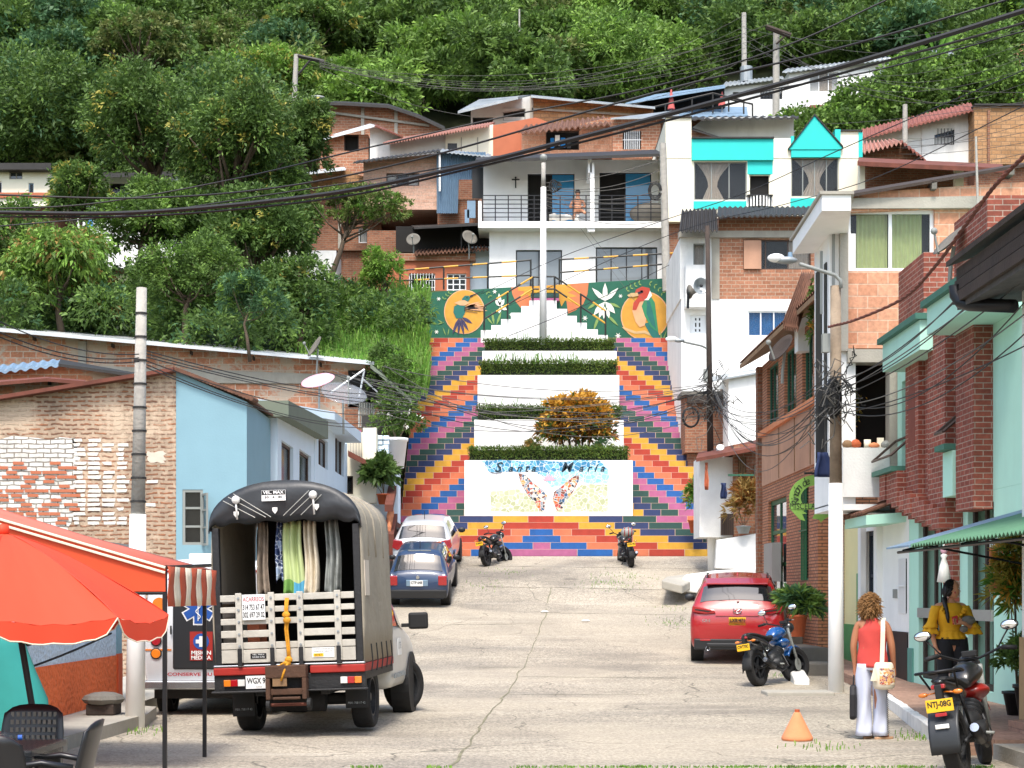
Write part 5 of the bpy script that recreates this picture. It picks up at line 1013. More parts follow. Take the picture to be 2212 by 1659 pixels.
# raised steps in front of the green door house
e=E('doorstep_terrace','rough stone steps and terrace in front of the green door','steps',(5.2,33,.3)); 
mb=MB(); mb.box((5.35,30.4,.0),(5.9,38,.62)); mb.box((5.5,33.2,.6),(5.9,38,1.05)); mb.box((5.62,35.2,1.0),(5.9,38,1.5)); mb.box((5.2,29.4,0),(5.9,30.4,.38)); mb.build('stonework',m['concrete_dark'],e,bevel=.03)
mb=MB(); 
for k in range(4): mb.prism(PL((0,30.35-.02*k,0),(1,0,0),(0,-1,0)),[(5.25+k*.16,.1),(5.41+k*.16,.1),(5.33+k*.16,.32)],0,-.03)
mb.build('tile_inlay',m['terracotta'],e)
mb=MB(); mb.hexa([(4.75,27.6,.0),(5.0,27.5,.0),(5.4,32.5,.1),(5.15,32.6,.1),(4.75,27.6,.2),(5.0,27.5,.2),(5.4,32.5,.75),(5.15,32.6,.75)]); mb.build('ramp_kerb',m['white_old'],e,bevel=.03)
e=E('loose_slab','flat loose concrete slab on the road in front of the white based pole','slab',(4.6,25.8,0)); mb=MB(); mb.box((3.95,25.35,.0),(5.0,26.0,.1)); mb.build('slab',m['concrete'],e,bevel=.02)
# hanging sign
e=E('shop_sign','round green hanging sign with dark lettering beside the white bay','shop sign',tuple(P(1735,1060,29.5))); p=FR(29.3)
M('sign_green','#7ea84a',.6,.06,4); M('sign_text','#2c3a22',.6)
ct=Z15(1420,1100); c_=p.px(*ct); ro=abs(p.px(*Z15(1150,1100))[0]-c_[0]); ri=abs(p.px(*Z15(1265,1100))[0]-c_[0])
arc=[(c_[0]+ro*math.cos(R(a)),c_[1]+ro*.86*math.sin(R(a))) for a in range(85,236,8)]+[(c_[0]+ri*math.cos(R(a)),c_[1]+ri*.82*math.sin(R(a))) for a in range(235,84,-8)]
MB().prism(p,arc,0,-.03).build('board',m['sign_green'],e)
MB().pp(p,[Z15(1150,1160),Z15(1560,1160),Z15(1560,1225),Z15(1155,1215)],.012,-.02).build('board',m['sign_green'],e); MB().pp(p,[Z15(1160,1215),Z15(1255,1320),Z15(1310,1335),Z15(1280,1265),Z15(1330,1260),Z15(1250,1215)],.004,-.025).build('board',m['sign_green'],e)
MB().pp(p,[Z15(1420,1240),Z15(1470,1215),Z15(1545,1230),Z15(1550,1290),Z15(1500,1320),Z15(1470,1350),Z15(1455,1320),Z15(1385,1310)],0,-.03).build('board',m['sign_green'],e)
mb=MB(); a0=p.px(*Z15(1155,1188)); a1=p.px(*Z15(1545,1188)); text(mb,'MISCELANEA',p,(a0[0]+a1[0])/2,a0[1],.16,.02,wd=(a1[0]-a0[0]))
for ch,ang in zip('Rincón de',[198,188,178,168,158,148,138,127,117]):
    if ch==' ': continue
    vs,fs=textmesh(ch,.2,shear=.3); aa=R(ang); rm=(ro+ri)/2; rr=Matrix.Rotation(aa-math.pi/2,2)
    mb.add([p.at(c_[0]+rm*math.cos(aa)+(rr@Vector((q.x,q.y))).x,c_[1]+rm*.85*math.sin(aa)+(rr@Vector((q.x,q.y))).y,.012) for q in vs],fs)
mb.build('lettering',m['sign_text'],e); MB().tube([p.at(*p.px(*Z15(1300,850)),0),p.at(*p.px(*Z15(1420,852)),0)],.02,6).build('bracket',m['black_metal'],e)
mb=MB(); a=FR(27.2); u0,v1=a.px(*Z15(1435,640)); u1,v0=a.px(*Z15(1450,890)); rr_=[[a.at(u0+.02*i+(.12*t if i>4 else -.05*t)+.01*math.sin(j),v1+(v0-v1)*t,.03*math.sin(i*1.1)) for i in range(9)] for j,t in [(j,j/6) for j in range(7)]]
mb.loft(rr_,0,False,False); tag(mb.build('towel',m['paint_navy'],smooth=True,solid=.01),'blue cloth hanging at the foot of the white bay','towel')
# scattered patches of old whitewash left on single bricks of the gable
e_=[o for o in bpy.data.objects if o.name.startswith('house') and 'ragged brick' in str(o.get('label',''))][0]; p=FR(30.3); mb=MB(); rq=random.Random(4)
for k in range(330):
    x=rq.gauss(395,170); y=rq.uniform(900,1330)
    if x<360 or x>880 or (x>520 and rq.random()<.4): continue
    u,v=p.px(*Z4(x,y)); v=round(v/.085)*.085+.015; u=round(u/.27)*.27; w_=rq.choice([.2,.16,.1,.22]); q=[(u+rq.uniform(-.02,.02),v),(u+w_,v+rq.uniform(-.01,.01)),(u+w_+rq.uniform(-.03,.03),v+.06),(u+rq.uniform(-.03,.02),v+.055)]; mb.add([p.at(a,b,.005+k*.00004) for a,b in q],[(0,1,2,3)])
for k in range(70):
    x=rq.uniform(-100,360); y=rq.uniform(1000,1330); u,v=p.px(*Z4(x,y)); v=round(v/.085)*.085+.015; w_=.2; w0_=.023+k*.00005; mb.add([p.at(u,v,w0_),p.at(u+w_,v,w0_),p.at(u+w_,v+.055,w0_),p.at(u,v+.06,w0_)],[(0,1,2,3)],1)
mb.build('whitewash_traces',[M('whitewash','#d9d4ca',.9,.1,8,bump=.4),m['orange_render']],e_)
# ================= planting =================
rg=np.random.default_rng(11)
def hedge(label,x0,x1,y0,y1,z,h,group='clipped hedges on the planters',seed=1,grass=0,L=.1):
    rng=np.random.default_rng(seed); e=E('hedge',label,'hedge',((x0+x1)/2,y0,z),group=group)
    n=int((x1-x0)*900); c=np.stack([rng.uniform(x0,x1,n),rng.uniform(y0,y1,n),z+h*rng.uniform(0,1,n)**.6*(1+.12*np.sin(rng.uniform(0,6,n)))],1)
    f=rng.random(n)<.6; c[f,1]=y0+rng.uniform(-.03,.06,f.sum()); t=(~f)&(rng.random(n)<.6); c[t,2]=z+h+rng.uniform(-.05,.06,t.sum())
    nor=np.tile(np.array([[0,-.8,.4]]),(n,1)); V=leaves(c,nor,L,.035,rng,.1); npmesh('foliage',V,rng.choice(3,n,p=[.55,.3,.15]),['hedge_leaf','leaf_dark','leaf_mid'],e)
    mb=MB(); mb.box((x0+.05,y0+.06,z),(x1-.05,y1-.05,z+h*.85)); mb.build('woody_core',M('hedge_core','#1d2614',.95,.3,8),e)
    if grass:
        g=[];k=grass
        for i in range(k):
            x=rng.uniform(x0+.3,x0+(x1-x0)*.75); a=rng.uniform(-1,1); hh=rng.uniform(.3,.6)
            for s_ in (0,1): pass
            b=np.array([x,y0+.1,z+h*.8]); w_=.012; t1=b+[a*.15,-.05,hh*.7]; t2=b+[a*.35,-.1,hh*.75]
            g+= [b-[w_,0,0],b+[w_,0,0],t1+[w_,0,0],t1-[w_,0,0]]+[t1-[w_,0,0],t1+[w_,0,0],t2,t2]
        npmesh('tall_blades',np.array(g),np.zeros(len(g)//4),['leaf_grass'],e)
hedge('clipped hedge on the lowest planter, above the butterfly mosaic',-1.4,3.75,52.3,53.1,tops[0],.4,seed=1)
hedge('clipped hedge on the second planter, partly hidden by the golden croton bush',-1.2,3.7,55.1,55.9,tops[1],.45,seed=2,grass=14)
hedge('clipped hedge on the third planter with long grass growing out of it',-1.15,3.75,58.1,58.9,tops[2],.5,seed=3,grass=60)
hedge('clipped hedge on the topmost planter under the white stepped wall',-1.05,3.85,61.05,61.8,tops[3],.42,seed=4,grass=14)
# croton bush
c0=P(*Z5(1010,1040),53.4); e=E('croton_bush','large golden and bronze leaved croton bush growing in front of the white planters','bush',(c0.x,53.4,tops[0]))
rng=np.random.default_rng(5); lob=lobes_for((c0.x,53.5,tops[0]+1.1),(1.3,.8,1.15),30,rng,.36)
V,MI=leafcloud(lob,1500,9,.24,.085,rng,(.4,.6),.25,.3,.2)
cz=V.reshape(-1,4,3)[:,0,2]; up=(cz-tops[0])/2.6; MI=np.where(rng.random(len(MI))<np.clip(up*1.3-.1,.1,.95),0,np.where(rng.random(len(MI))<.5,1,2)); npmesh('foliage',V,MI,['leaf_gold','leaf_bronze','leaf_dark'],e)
mb=MB(); 
for k in range(5): mb.tube([(c0.x+.1*k-.2,53.5,tops[0]-.1),(c0.x+.3*k-.6,53.5,tops[0]+1.2)],[.05,.02],6)
mb.build('stem',m['bark'],e)
for i,(zx,zy,lb) in enumerate([((780),968,'small dry yellow plant left of the golden croton bush'),((1150),1030,'silvery plant at the right end of the lowest planter')]):
    c=P(*Z5(zx,zy),53.0); e=E('small_plant',lb,'plant',(c.x,53,tops[0])); rng=np.random.default_rng(20+i)
    V,MI=leafcloud(lobes_for((c.x,52.9,tops[0]+.35),(.4,.3,.35),6,rng),70,7,.16,.05,rng,(.6,.4)); npmesh('foliage',V,MI,['leaf_dry' if i==0 else 'leaf_blue','leaf_olive'],e)
# --- back forest ---
def forest():
    rng=np.random.default_rng(77); Vs=[];Ms=[]
    protos=[]
    for k in range(7):
        r=rng.uniform(2.6,4.2); lob=lobes_for((0,0,0),(r,r,r*.85),15,rng,.38); V,MI=leafcloud(lob,520,11,.36,.14,rng,(.5,.35,.15),.6,.4,.3); protos.append((V,MI,r))
    y=86.
    while y<158:
        x=-y*.36-4
        while x<y*.36+4:
            px=x+rng.uniform(-2,2); py=y+rng.uniform(-2,2); vx=CX+F*px/py; 
            if not (py<90 and vx>600) and not (py<98 and vx>1380):
                V,MI,r=protos[rng.integers(7)]; s=rng.uniform(.8,1.3); a=rng.uniform(0,6.3); ca,sa=math.cos(a),math.sin(a)
                W=V*s; W=np.stack([W[:,0]*ca-W[:,1]*sa,W[:,0]*sa+W[:,1]*ca,W[:,2]],1)+[px,py,G(py)+rng.uniform(2.5,4.5)]
                kind=rng.choice(4,p=[.45,.2,.2,.15]); Ms.append(MI+kind*3 if False else np.array([[0,1,1],[1,2,1],[4,0,4],[3,1,0]])[kind][MI]); Vs.append(W)
            x+=rng.uniform(4.0,5.8)
        y+=4.6
    o=npmesh('forest',np.concatenate(Vs),np.concatenate(Ms),['leaf_dark','leaf_mid','leaf_light','leaf_olive','leaf_blue'],None,(0,86,24)); tag(o,'dense green forest covering the steep hill behind the houses','forest',kind='stuff')
forest()
# --- trees one can tell apart ---
def T(label,vx,vy,d,base_v,rad,mats,seed,**k):
    c=P(vx,vy,d); b=P(base_v[0],base_v[1],d); tree('tree',label,(b.x,d,min(b.z,c.z-1)),(c.x,d,c.z),rad,mats,seed,**k)
dm=['leaf_dark','leaf_mid','leaf_yellow']
T('huge dark mango tree with yellow new shoots covering the left hillside',520,330,60,(420,700),(2.7,2.4,2.6),['leaf_dark','leaf_mid','leaf_yellow'],1,nl=26,ncl=1500,per=10,L=.3,W=.1,mix=(.7,.26,.04),trunk=.3,k=.38)
T('broad dark tree left of the huge mango tree, below the forest',330,290,63,(330,620),(2.7,2.4,2.4),dm,2,nl=26,ncl=1300,per=10,L=.3,W=.11,mix=(.7,.28,.02),trunk=.28,k=.38)
T('dark tree hanging low over the orange edged roof in the middle left',560,520,57,(520,760),(2.2,1.8,1.6),dm,3,nl=18,ncl=900,per=10,L=.28,W=.1,mix=(.8,.18,.02),trunk=.22)
T('spreading small tree with bare forked limbs in front of the weathered brick house',760,455,60,(700,640),(2.5,1.4,.95),['leaf_olive','leaf_mid','leaf_light'],4,nl=24,ncl=620,per=9,L=.22,W=.075,mix=(.5,.4,.1),trunk=.14,k=.24,fill=.7)
T('lime green feathery tree between the small tree and the orange house',830,600,59,(830,700),(.9,.8,1.1),['leaf_light','leaf_mid','leaf_grass'],5,nl=12,ncl=300,per=9,L=.25,W=.06,mix=(.5,.3,.2),trunk=.08)
T('yellow green tree with drooping leaves behind the concrete pole at far left',130,600,54,(140,760),(2.2,1.6,1.7),['leaf_mid','leaf_light','leaf_dry'],6,nl=20,ncl=900,per=9,L=.32,W=.12,mix=(.5,.38,.12),trunk=.16,droop=.7)
T('mid green shrubby tree left of the grassy bank',420,610,53,(400,740),(1.9,1.4,1.5),['leaf_mid','leaf_dark','leaf_light'],7,nl=18,ncl=900,per=9,L=.22,W=.08,mix=(.5,.4,.1),trunk=.14)
T('grey green cassava like shrub above the thin pale roof edge',545,650,50,(540,760),(1.1,.9,.9),['leaf_blue','leaf_mid','leaf_light'],8,nl=12,ncl=300,per=9,L=.26,W=.07,mix=(.7,.2,.1),trunk=.06)
T('dark leaved tree beside the satellite dish end of the long brick building',640,640,55,(640,760),(1.5,1.2,1.3),dm,9,nl=14,ncl=600,per=9,L=.24,W=.09,mix=(.65,.33,.02),trunk=.12)
T('bushy tree at the far left edge below the pale house',20,560,56,(20,760),(1.6,1.4,1.8),['leaf_dark','leaf_mid','leaf_light'],10,nl=14,ncl=700,per=9,L=.28,W=.1,mix=(.4,.4,.2),trunk=.14)
T('loose green tree hiding the pale house wall at the left',175,430,60,(175,640),(1.3,1.2,1.4),['leaf_mid','leaf_dark','leaf_yellow'],18,nl=14,ncl=520,per=9,L=.28,W=.1,mix=(.5,.42,.08),trunk=.12)
T('dark glossy tree beside the bowed roof house, under the lamp post',655,320,66,(640,520),(1.3,1.3,1.9),dm,19,nl=16,ncl=800,per=10,L=.3,W=.1,mix=(.75,.2,.05),trunk=.16)
T('dense mid green tree below the brick house, left of the spreading small tree',620,470,61,(620,640),(1.6,1.3,1.7),['leaf_dark','leaf_mid','leaf_light'],20,nl=18,ncl=900,per=10,L=.28,W=.1,mix=(.6,.35,.05),trunk=.14)
T('dark tree filling the gap below the huge mango tree',430,500,59,(430,660),(1.8,1.4,1.5),['leaf_dark','leaf_mid','leaf_light'],21,nl=16,ncl=800,per=10,L=.28,W=.1,mix=(.7,.28,.02),trunk=.14)
T('bushy tree in front of the white house left of the huge mango tree',310,480,58,(310,640),(1.9,1.5,1.5),['leaf_mid','leaf_dark','leaf_light'],12,nl=16,ncl=800,per=9,L=.28,W=.1,mix=(.5,.35,.15),trunk=.14)
T('shrub crowding over the left verandah roof below the grassy bank',845,840,50.5,(850,980),(.8,.8,1.6),['leaf_dark','leaf_mid','leaf_grass'],13,nl=14,ncl=420,per=8,L=.2,W=.06,mix=(.5,.35,.15),trunk=.06)
T('shrub growing over the left edge of the painted stairs',835,930,51,(850,1010),(.45,.6,.7),['leaf_mid','leaf_grass','leaf_dark'],14,nl=9,ncl=180,per=8,L=.18,W=.05,mix=(.4,.3,.3),trunk=.04)
T('tall pale trunked tree rising out of the forest above the lamp post',690,50,96,(690,260),(3,2.4,1.6),dm,15,nl=14,ncl=500,per=8,L=.5,W=.2,mix=(.5,.4,.1),trunk=.16)
T('bright green spreading tree behind the lamp post crossarm',560,180,90,(560,330),(3.6,2.6,2.0),['leaf_light','leaf_mid','leaf_yellow'],16,nl=18,ncl=800,per=8,L=.4,W=.14,mix=(.5,.4,.1),trunk=.2)
T('olive green tree with visible bare limbs high on the left of the forest',300,110,92,(310,300),(3.6,2.4,2.4),['leaf_olive','leaf_dark','leaf_mid'],17,nl=20,ncl=520,per=8,L=.42,W=.16,mix=(.6,.3,.1),trunk=.25,k=.25)
# creeper covered slope, upper right
def mass(name,label,pts,mats,mix,seed,n,L,W,kind='stuff'):
    L*=.75; W*=.75; n=int(n*1.5)
    rng=np.random.default_rng(seed); lob=[(tuple(P(x,y,d)),(r,r*.8,r*.75)) for x,y,d,r in pts]; V,MI=leafcloud(lob,n,8,L,W,rng,mix,.7,.35,.3)
    c=lob[0][0]; o=npmesh(name,V,MI,mats,None,c); tag(o,label,'creeper' if 'creeper' in label else 'bushes',kind=kind); return o
pts=[]
for x,y in [(1830,272),(1905,240),(1950,215),(1985,165),(2030,190),(2080,175),(2130,160),(2180,190),(1850,265),(1900,250),(1950,230),(2000,220),(2050,215),(2100,205),(2150,205),(1960,195),(2210,210),(1730,292),(1780,292),(1830,290),(1890,275),(2120,120),(2160,110),(1870,235)]: pts.append((x,y,78+random.uniform(-2,2),random.uniform(1.0,1.7)))
mass('creeper','green creeper covered slope between the long white house and the red coping',pts,['leaf_mid','leaf_dark','leaf_light'],(.5,.35,.15),31,3300,.3,.2)
pts=[]
for i in range(60): x=random.uniform(-30,900); pts.append((x,random.uniform(610,760),random.uniform(52,60),random.uniform(.8,1.5)))
mass('undergrowth','dark undergrowth covering the left bank under the trees',pts,['leaf_dark','leaf_mid','leaf_blue'],(.6,.3,.1),32,4200,.28,.1)
pts=[]
for i in range(34): x=random.uniform(-20,640); pts.append((x,random.uniform(180,290) if x<260 else random.uniform(200,480),random.uniform(78,82),random.uniform(1.6,2.6)))
mass('undergrowth','dark bushes between the forest and the left foreground trees',pts,['leaf_dark','leaf_mid','leaf_blue'],(.6,.3,.1),33,3400,.4,.15)
pts=[(random.uniform(880,1500),random.uniform(70,190),random.uniform(100,108),random.uniform(1.6,2.4)) for i in range(46)]
mass('undergrowth','green scrub filling the forest gap above the middle houses',pts,['leaf_mid','leaf_dark','leaf_light'],(.5,.4,.1),34,3600,.5,.2)
# grassy bank
def blades(name,label,area,n,hh,seed,w=.02,cat='grass'):
    rng=np.random.default_rng(seed); B=area(rng,n); a=rng.uniform(0,6.28,n); H_=rng.uniform(.5,1,n)*hh; dx=np.cos(a)*H_*.35; dy=np.sin(a)*H_*.35-.1*H_; z=np.zeros(n)
    wx=np.stack([np.sin(a+1)*0+w+z,z,z],1); t1=B+np.stack([dx*.5,dy*.5,H_*.75],1); t2=B+np.stack([dx*1.5,dy*1.5,H_*.8],1)
    V=np.concatenate([np.stack([B-wx,B+wx,t1+wx*.8,t1-wx*.8],1),np.stack([t1-wx*.8,t1+wx*.8,t2+wx*.1,t2-wx*.1],1)]).reshape(-1,3)
    mi=rng.choice(3,n,p=[.5,.3,.2]); o=npmesh(name,V,np.concatenate([mi,mi]),['leaf_grass','leaf_mid','leaf_light'],None,tuple(B.mean(0))); tag(o,label,cat,kind='stuff'); return o
def bank(rng,n):
    vx=rng.uniform(640,925,n); d=rng.uniform(52.5,62,n); t=(d-52.5)/9.5; vy=845-t*190+rng.uniform(-25,25,n); return np.stack([(vx-CX)/F*d,d,CZ-(vy-HY)/F*d],1)
blades('grass','long bright green grass on the steep bank left of the painted stairs',bank,9000,1.0,41,.018)
def bank2(rng,n):
    vx=rng.uniform(850,905,n); d=rng.uniform(50.8,54,n); vy=rng.uniform(820,970,n); return np.stack([(vx-CX)/F*d,d,CZ-(vy-HY)/F*d],1)
mb=MB() 
q=[(-14,51.2),(-3.65,51.2),(-3.35,62.6),(-14,62.6)]; rows=14; 
for j in range(rows+1):
    y=51.2+11.6*j/rows
    for i in range(13):
        x=-16+12.35*i/12+(.3*j/rows if i==12 else 0); vy=1000-(y-51.2)/11.6*330; mb.v.append((x,y,CZ-(vy-HY)/F*y+random.uniform(-.15,.15)))
for j in range(rows):
    for i in range(12): a=j*13+i; mb.f.append((a,a+1,a+14,a+13)); mb.mi.append(0)
mb.build('bank',M('bank_earth','#2c3a1c',.95,.3,2,bump=.6),smooth=True,keep=True)['kind']='structure'
def tuft(rng,n):
    out=[]
    sp=[ground_at(*Z2(x,y)) for x,y in [(1240,505),(1340,470),(1430,455),(1400,515),(1290,500),(735,438),(640,508),(1690,712),(1660,632)]]+[ground_at(*Z3(x,y)) for x,y in [(1520,1500),(1490,1480),(900,1550),(700,1150),(130,850)]]+[ground_at(*Z1(x,y)) for x,y in [(600,1340),(640,1345),(780,1200),(320,1400)]]
    for i in range(n):
        x,y=sp[i%len(sp)]; r=.25 if y<30 else .45; x+=rng.normal()*r*.8; y+=rng.normal()*r; out.append((x,y,G(y)))
    return np.array(out)
blades('grass','small tufts of weeds growing in the cracks of the road',tuft,700,.08,43,.005)
def edge(rng,n):
    xs=rng.uniform(-1.5,4.5,n); w_=(np.sin(xs*3)+np.sin(xs*7.3))>-.2; xs=np.where(w_,xs,rng.uniform(1,4.4,n)); ys=15.15+rng.uniform(-.06,.06,n); return np.stack([xs,ys,0*xs],1)
blades('grass','thin line of grass at the near edge of the road',edge,800,.04,44,.005)
# banana plant
b=P(*Z8(1680,470),84); e=E('banana_plant','bright banana plant standing above the creeper covered slope','banana plant',tuple(b)); mb=MB(); mb.tube([b,b+Vector((0,0,1.2))],[.15,.1],8); mb.build('stem',m['leaf_light'],e)
for k,(dx,dz) in enumerate([(-4.8,.6),(-3.8,1.4),(-1.5,3.2),(1.2,3.0),(3.2,3.6),(-5.3,-.3),(3.0,1.8),(-.2,3.6)]):
    s0=b+Vector((0,0,1.1)); pts=[]; 
    for i in range(9): t=i/8; pts.append(s0+Vector((dx*t*.42,-.3*t,dz*t*.42*(1.35-.55*t))))
    mb=MB(); L=[];Rr=[];C_=[]
    for i,q in enumerate(pts): w_=.24*math.sin(math.pi*min(max(i/8,.04),.97))**.6; L.append(q+Vector((0,-.12,w_))); C_.append(q); Rr.append(q+Vector((0,-.12,-w_)))
    mb.loft([L,C_,Rr],0,False,False); mb.build('leaf',m['leaf_grass'],e,smooth=True,uv=False)
# potted plants
def pot_plant(name,label,base,r,h,crown,rad,mats,mix,seed,n=120,L=.14,W=.05,potm='terracotta',cat='potted plant'):
    e=E(name,label,cat,tuple(base)); mb=MB(); mb.lathe([(r*.7,0),(r,h*.9),(r*1.1,h*.9),(r*1.1,h),(r*.9,h),(r*.85,h*.8)],tuple(base),18); mb.build('pot',m[potm],e,smooth=True)
    rng=np.random.default_rng(seed); c=Vector(base)+Vector(crown); V,MI=leafcloud(lobes_for(tuple(c),rad,8,rng,.5),n,8,L,W,rng,mix); npmesh('foliage',V,MI,mats,e)
    mb=MB()
    for k in range(4): mb.tube([Vector(base)+Vector((0,0,h*.8)),c+Vector((rng.uniform(-1,1)*rad[0]*.5,0,rng.uniform(-.5,.3)*rad[2]))],[.012,.006],5)
    mb.build('stem',m['bark'],e)
b=P(*Z3(1950,1345),18.6); pot_plant('potted_plant','round dark green bush in a black pot behind the near motorcycle',(6.0,18.9,.15),.2,.42,(0,0,.72),(.36,.3,.32),['leaf_dark','leaf_mid'],(.6,.4),51,260,.09,.03,'black_metal')
pot_plant('potted_plant','tall yellow leaved croton in a pot between the doorways and the right edge',(6.05,19.6,.15),.17,.3,(.0,0,1.55),(.26,.22,.55),['leaf_yellow','leaf_grass','leaf_gold'],(.5,.3,.2),52,260,.17,.035,'black_metal')
b=P(*Z3(795,925),30.0); pot_plant('potted_plant','leafy green plant in a terracotta pot behind the blue motorcycle',(b.x,30,b.z),.17,.4,(0,0,.6),(.38,.3,.25),['leaf_mid','leaf_blue'],(.6,.4),53,200,.22,.06)
b=P(*Z5(1690,1440),48.8); pot_plant('potted_plant','small terracotta potted plant on the right edge of the painted stairs',(b.x,50.3,P(0,Z5(0,1440)[1],50.3).z),.25,.4,(0,0,.95),(.3,.25,.6),['leaf_grass','leaf_dry'],(.7,.3),54,170,.2,.04)
b=P(*Z15(700,1460),44.6); pot_plant('potted_plant','dry brown plant on the rough white block wall',(b.x,44.9,P(0,Z15(0,1460)[1],44.9).z),.2,.2,(0,0,.8),(.75,.4,.7),['leaf_dry','leaf_bronze'],(.6,.4),55,200,.25,.05,'tin_grey')
b=P(*Z14(598,838),49.5); pot_plant('potted_plant','white bucket with a dark bush of small white flowers beside the painted stairs',(b.x,49.5,b.z),.33,.9,(.05,0,1.4),(.9,.6,.7),['leaf_dark','leaf_mid','cloth_white'],(.6,.34,.06),56,330,.14,.05,'white_clean')
b=P(*Z14(500,1120),47.9); pot_plant('potted_plant','dark leaved plant in a clay pot in front of the blue retaining wall',(b.x,47.9,b.z),.2,.3,(-.1,0,.9),(.4,.35,.5),['leaf_dark','leaf_dark'],(.5,.5),57,120,.3,.12)
b=P(*Z6(815,760),31); pot_plant('potted_plant','orange flowering plant hanging over the tiled terrace beside the white bay',(5.95,30.6,CZ-(Z6(0,790)[1]-HY)/F*30.6),.2,.25,(-.1,0,.2),(.4,.3,.75),['leaf_mid','leaf_dark','leaf_gold'],(.6,.32,.08),58,260,.14,.04)
# christmas garlands on the dark balcony, ornaments on its ledge
e=E('garland','golden christmas garland hanging in the dark balcony behind the wooden pole','garland',tuple(P(*Z6(1060,1300),28.2))); rng=np.random.default_rng(61); V=[]
pts=[P(*Z6(x,y),28.1) for x,y in [(1080,1120),(1085,1200),(1075,1260),(1050,1310),(1035,1360),(1030,1400),(1020,1300),(1020,1200)]]; C_=[]
for a,b in zip(pts,pts[1:]):
    for k in range(70): C_.append(np.array(a.lerp(b,rng.random()))+rng.normal(size=3)*.045)
C_=np.array(C_); npmesh('tinsel',leaves(C_,np.zeros_like(C_)+[0,-.5,0],.06,.03,rng),rng.choice(3,len(C_)),['leaf_gold','leaf_yellow','leaf_dark'],e)
orn=[(1035,1400,'brown basket ornament at the left of the balcony ledge','wood'),(1080,1398,'terracotta arched ornament on the balcony ledge','terracotta'),(1143,1400,'small cream framed card on the balcony ledge','cream'),(1180,1408,'row of small clay figures on the balcony ledge','clay'),(1213,1395,'narrow cream candle box on the balcony ledge','cream'),(1245,1402,'small grey vase at the right end of the balcony ledge','frame_grey')]
for x,y,lb,mt in orn:
    c=P(*Z6(x,1424),27.45); mb=MB(); h_=(1424-y)*.4/F*27.4*1.9
    if 'card' in lb or 'box' in lb: mb.box((c.x-.05,c.y-.02,c.z),(c.x+.06,c.y+.02,c.z+h_))
    else: mb.lathe([(.02,0),(.09,.02),(.1,h_*.5),(.06,h_*.85),(.01,h_)],tuple(c),12)
    tag(mb.build('ornament',m[mt],smooth='box' not in lb),lb,'ornament')
# ================= poles, dishes, cables =================
def pole(label,base,top,r0,r1,mat,white=None,name='utility_pole',cat='utility pole'):
    e=E(name,label,cat,tuple(base)); b=Vector(base); t=Vector(top)
    if white is None: MB().cyl(b-Vector((0,0,.3)),t,r0,r1,16).build('shaft',m[mat],e,smooth=False)
    else:
        k=white; w_=b.lerp(t,k); mb=MB().cyl(b-Vector((0,0,.3)),w_,r0+.012,r0*(1-k)+r1*k+.012,18); mb.build('painted_base',m['white_clean'],e,smooth=True); MB().cyl(w_-Vector((0,0,.02)),t,r0*(1-k)+r1*k,r1,16).build('shaft',m[mat],e,smooth=True)
    return e
b1=P(291,1545,19.7); t1=P(306,622,19.7); e=pole('weathered concrete pole with a white painted base on the left pavement',b1,t1,.105,.062,'concrete_pole',.47)
for k in range(9):
    c=b1.lerp(t1,.5+k*.055); MB().cyl(c-Vector((0,0,.012)),c+Vector((0,0,.012)),.098-.003*k,.098-.003*k,14).build('metal_band',m['tin_dark'],e)
b2=P(1806,1497,26.2); t2=P(1805,618,26.2); e=pole('thick wooden pole with a long white painted base in front of the white bay',b2,t2,.115,.085,'wood_pole',.515)
mb=MB(); mb.pb(FR(26.0),Z6(903,805),Z6(945,905),0,-.12); mb.build('junction_box',m['frame_grey'],e)
mb=MB(); mb.tube([P(*Z6(1003,560),26.1),P(*Z6(1000,520),26.1),P(*Z6(970,490),26.1),P(*Z6(880,462),26.0),P(*Z6(780,430),25.9)],.03,8); mb.build('lamp_arm',m['frame_grey'],e,smooth=True)
mb=MB(); c=P(*Z6(705,410),25.9); mb.sph((c.x,c.y,c.z),(.19,.08,.06),14,8); c=P(*Z6(652,398),25.9); mb.build('lamp_housing',m['tin_grey'],e,smooth=True); MB().sph((c.x,c.y,c.z),(.14,.09,.07),14,8).build('lamp_glass',m['white_clean'],e,smooth=True); c=P(*Z6(728,388),25.9); MB().cyl(c-Vector((0,0,.05)),c+Vector((0,0,.06)),.04,.035).build('photocell',m['tin_blue'],e)
b3=P(1538,1226,47); t3=P(1528,488,47); e=pole('dark wooden pole with a white painted base at the right foot of the painted stairs',b3,t3,.11,.065,'wood_dark',.335)
mb=MB(); mb.tube([P(*Z6(275,885),46.9),P(*Z6(250,872),46.8),P(*Z6(150,850),46.6)],.03,6); mb.build('lamp_arm',m['frame_grey'],e); c=P(*Z6(128,843),46.6); MB().sph(tuple(c),(.16,.08,.06),12,8).build('lamp_housing',m['tin_grey'],e,smooth=True); c=P(*Z6(88,836),46.6); MB().sph(tuple(c),(.18,.1,.08),12,8).build('lamp_glass',m['white_clean'],e,smooth=True)
mb=MB(); mb.pb(FR(46.8),Z6(262,995),Z6(282,1068),0,-.15); mb.build('junction_box',m['frame_grey'],e)
e=E('drain_pipe','thin white drain pipe right of the white based dark pole','pipe',tuple(P(1553,1222,46.5))); MB().cyl(P(1552,1222,46.5),P(1552,978,46.5),.075).build('pipe',m['white_clean'],e,smooth=True); MB().cyl(P(1556,978,46.5),P(1556,966,46.3),.11).build('elbow',m['white_paint'],e)
b4=P(1173,728,61.2); t4=P(1174,352,61.2); e=pole('tall slim white pole with a dark top rising from the white stepped wall',b4,t4,.13,.08,'concrete_pole',.86)
mb=MB(); c=P(1174,349,61.2)
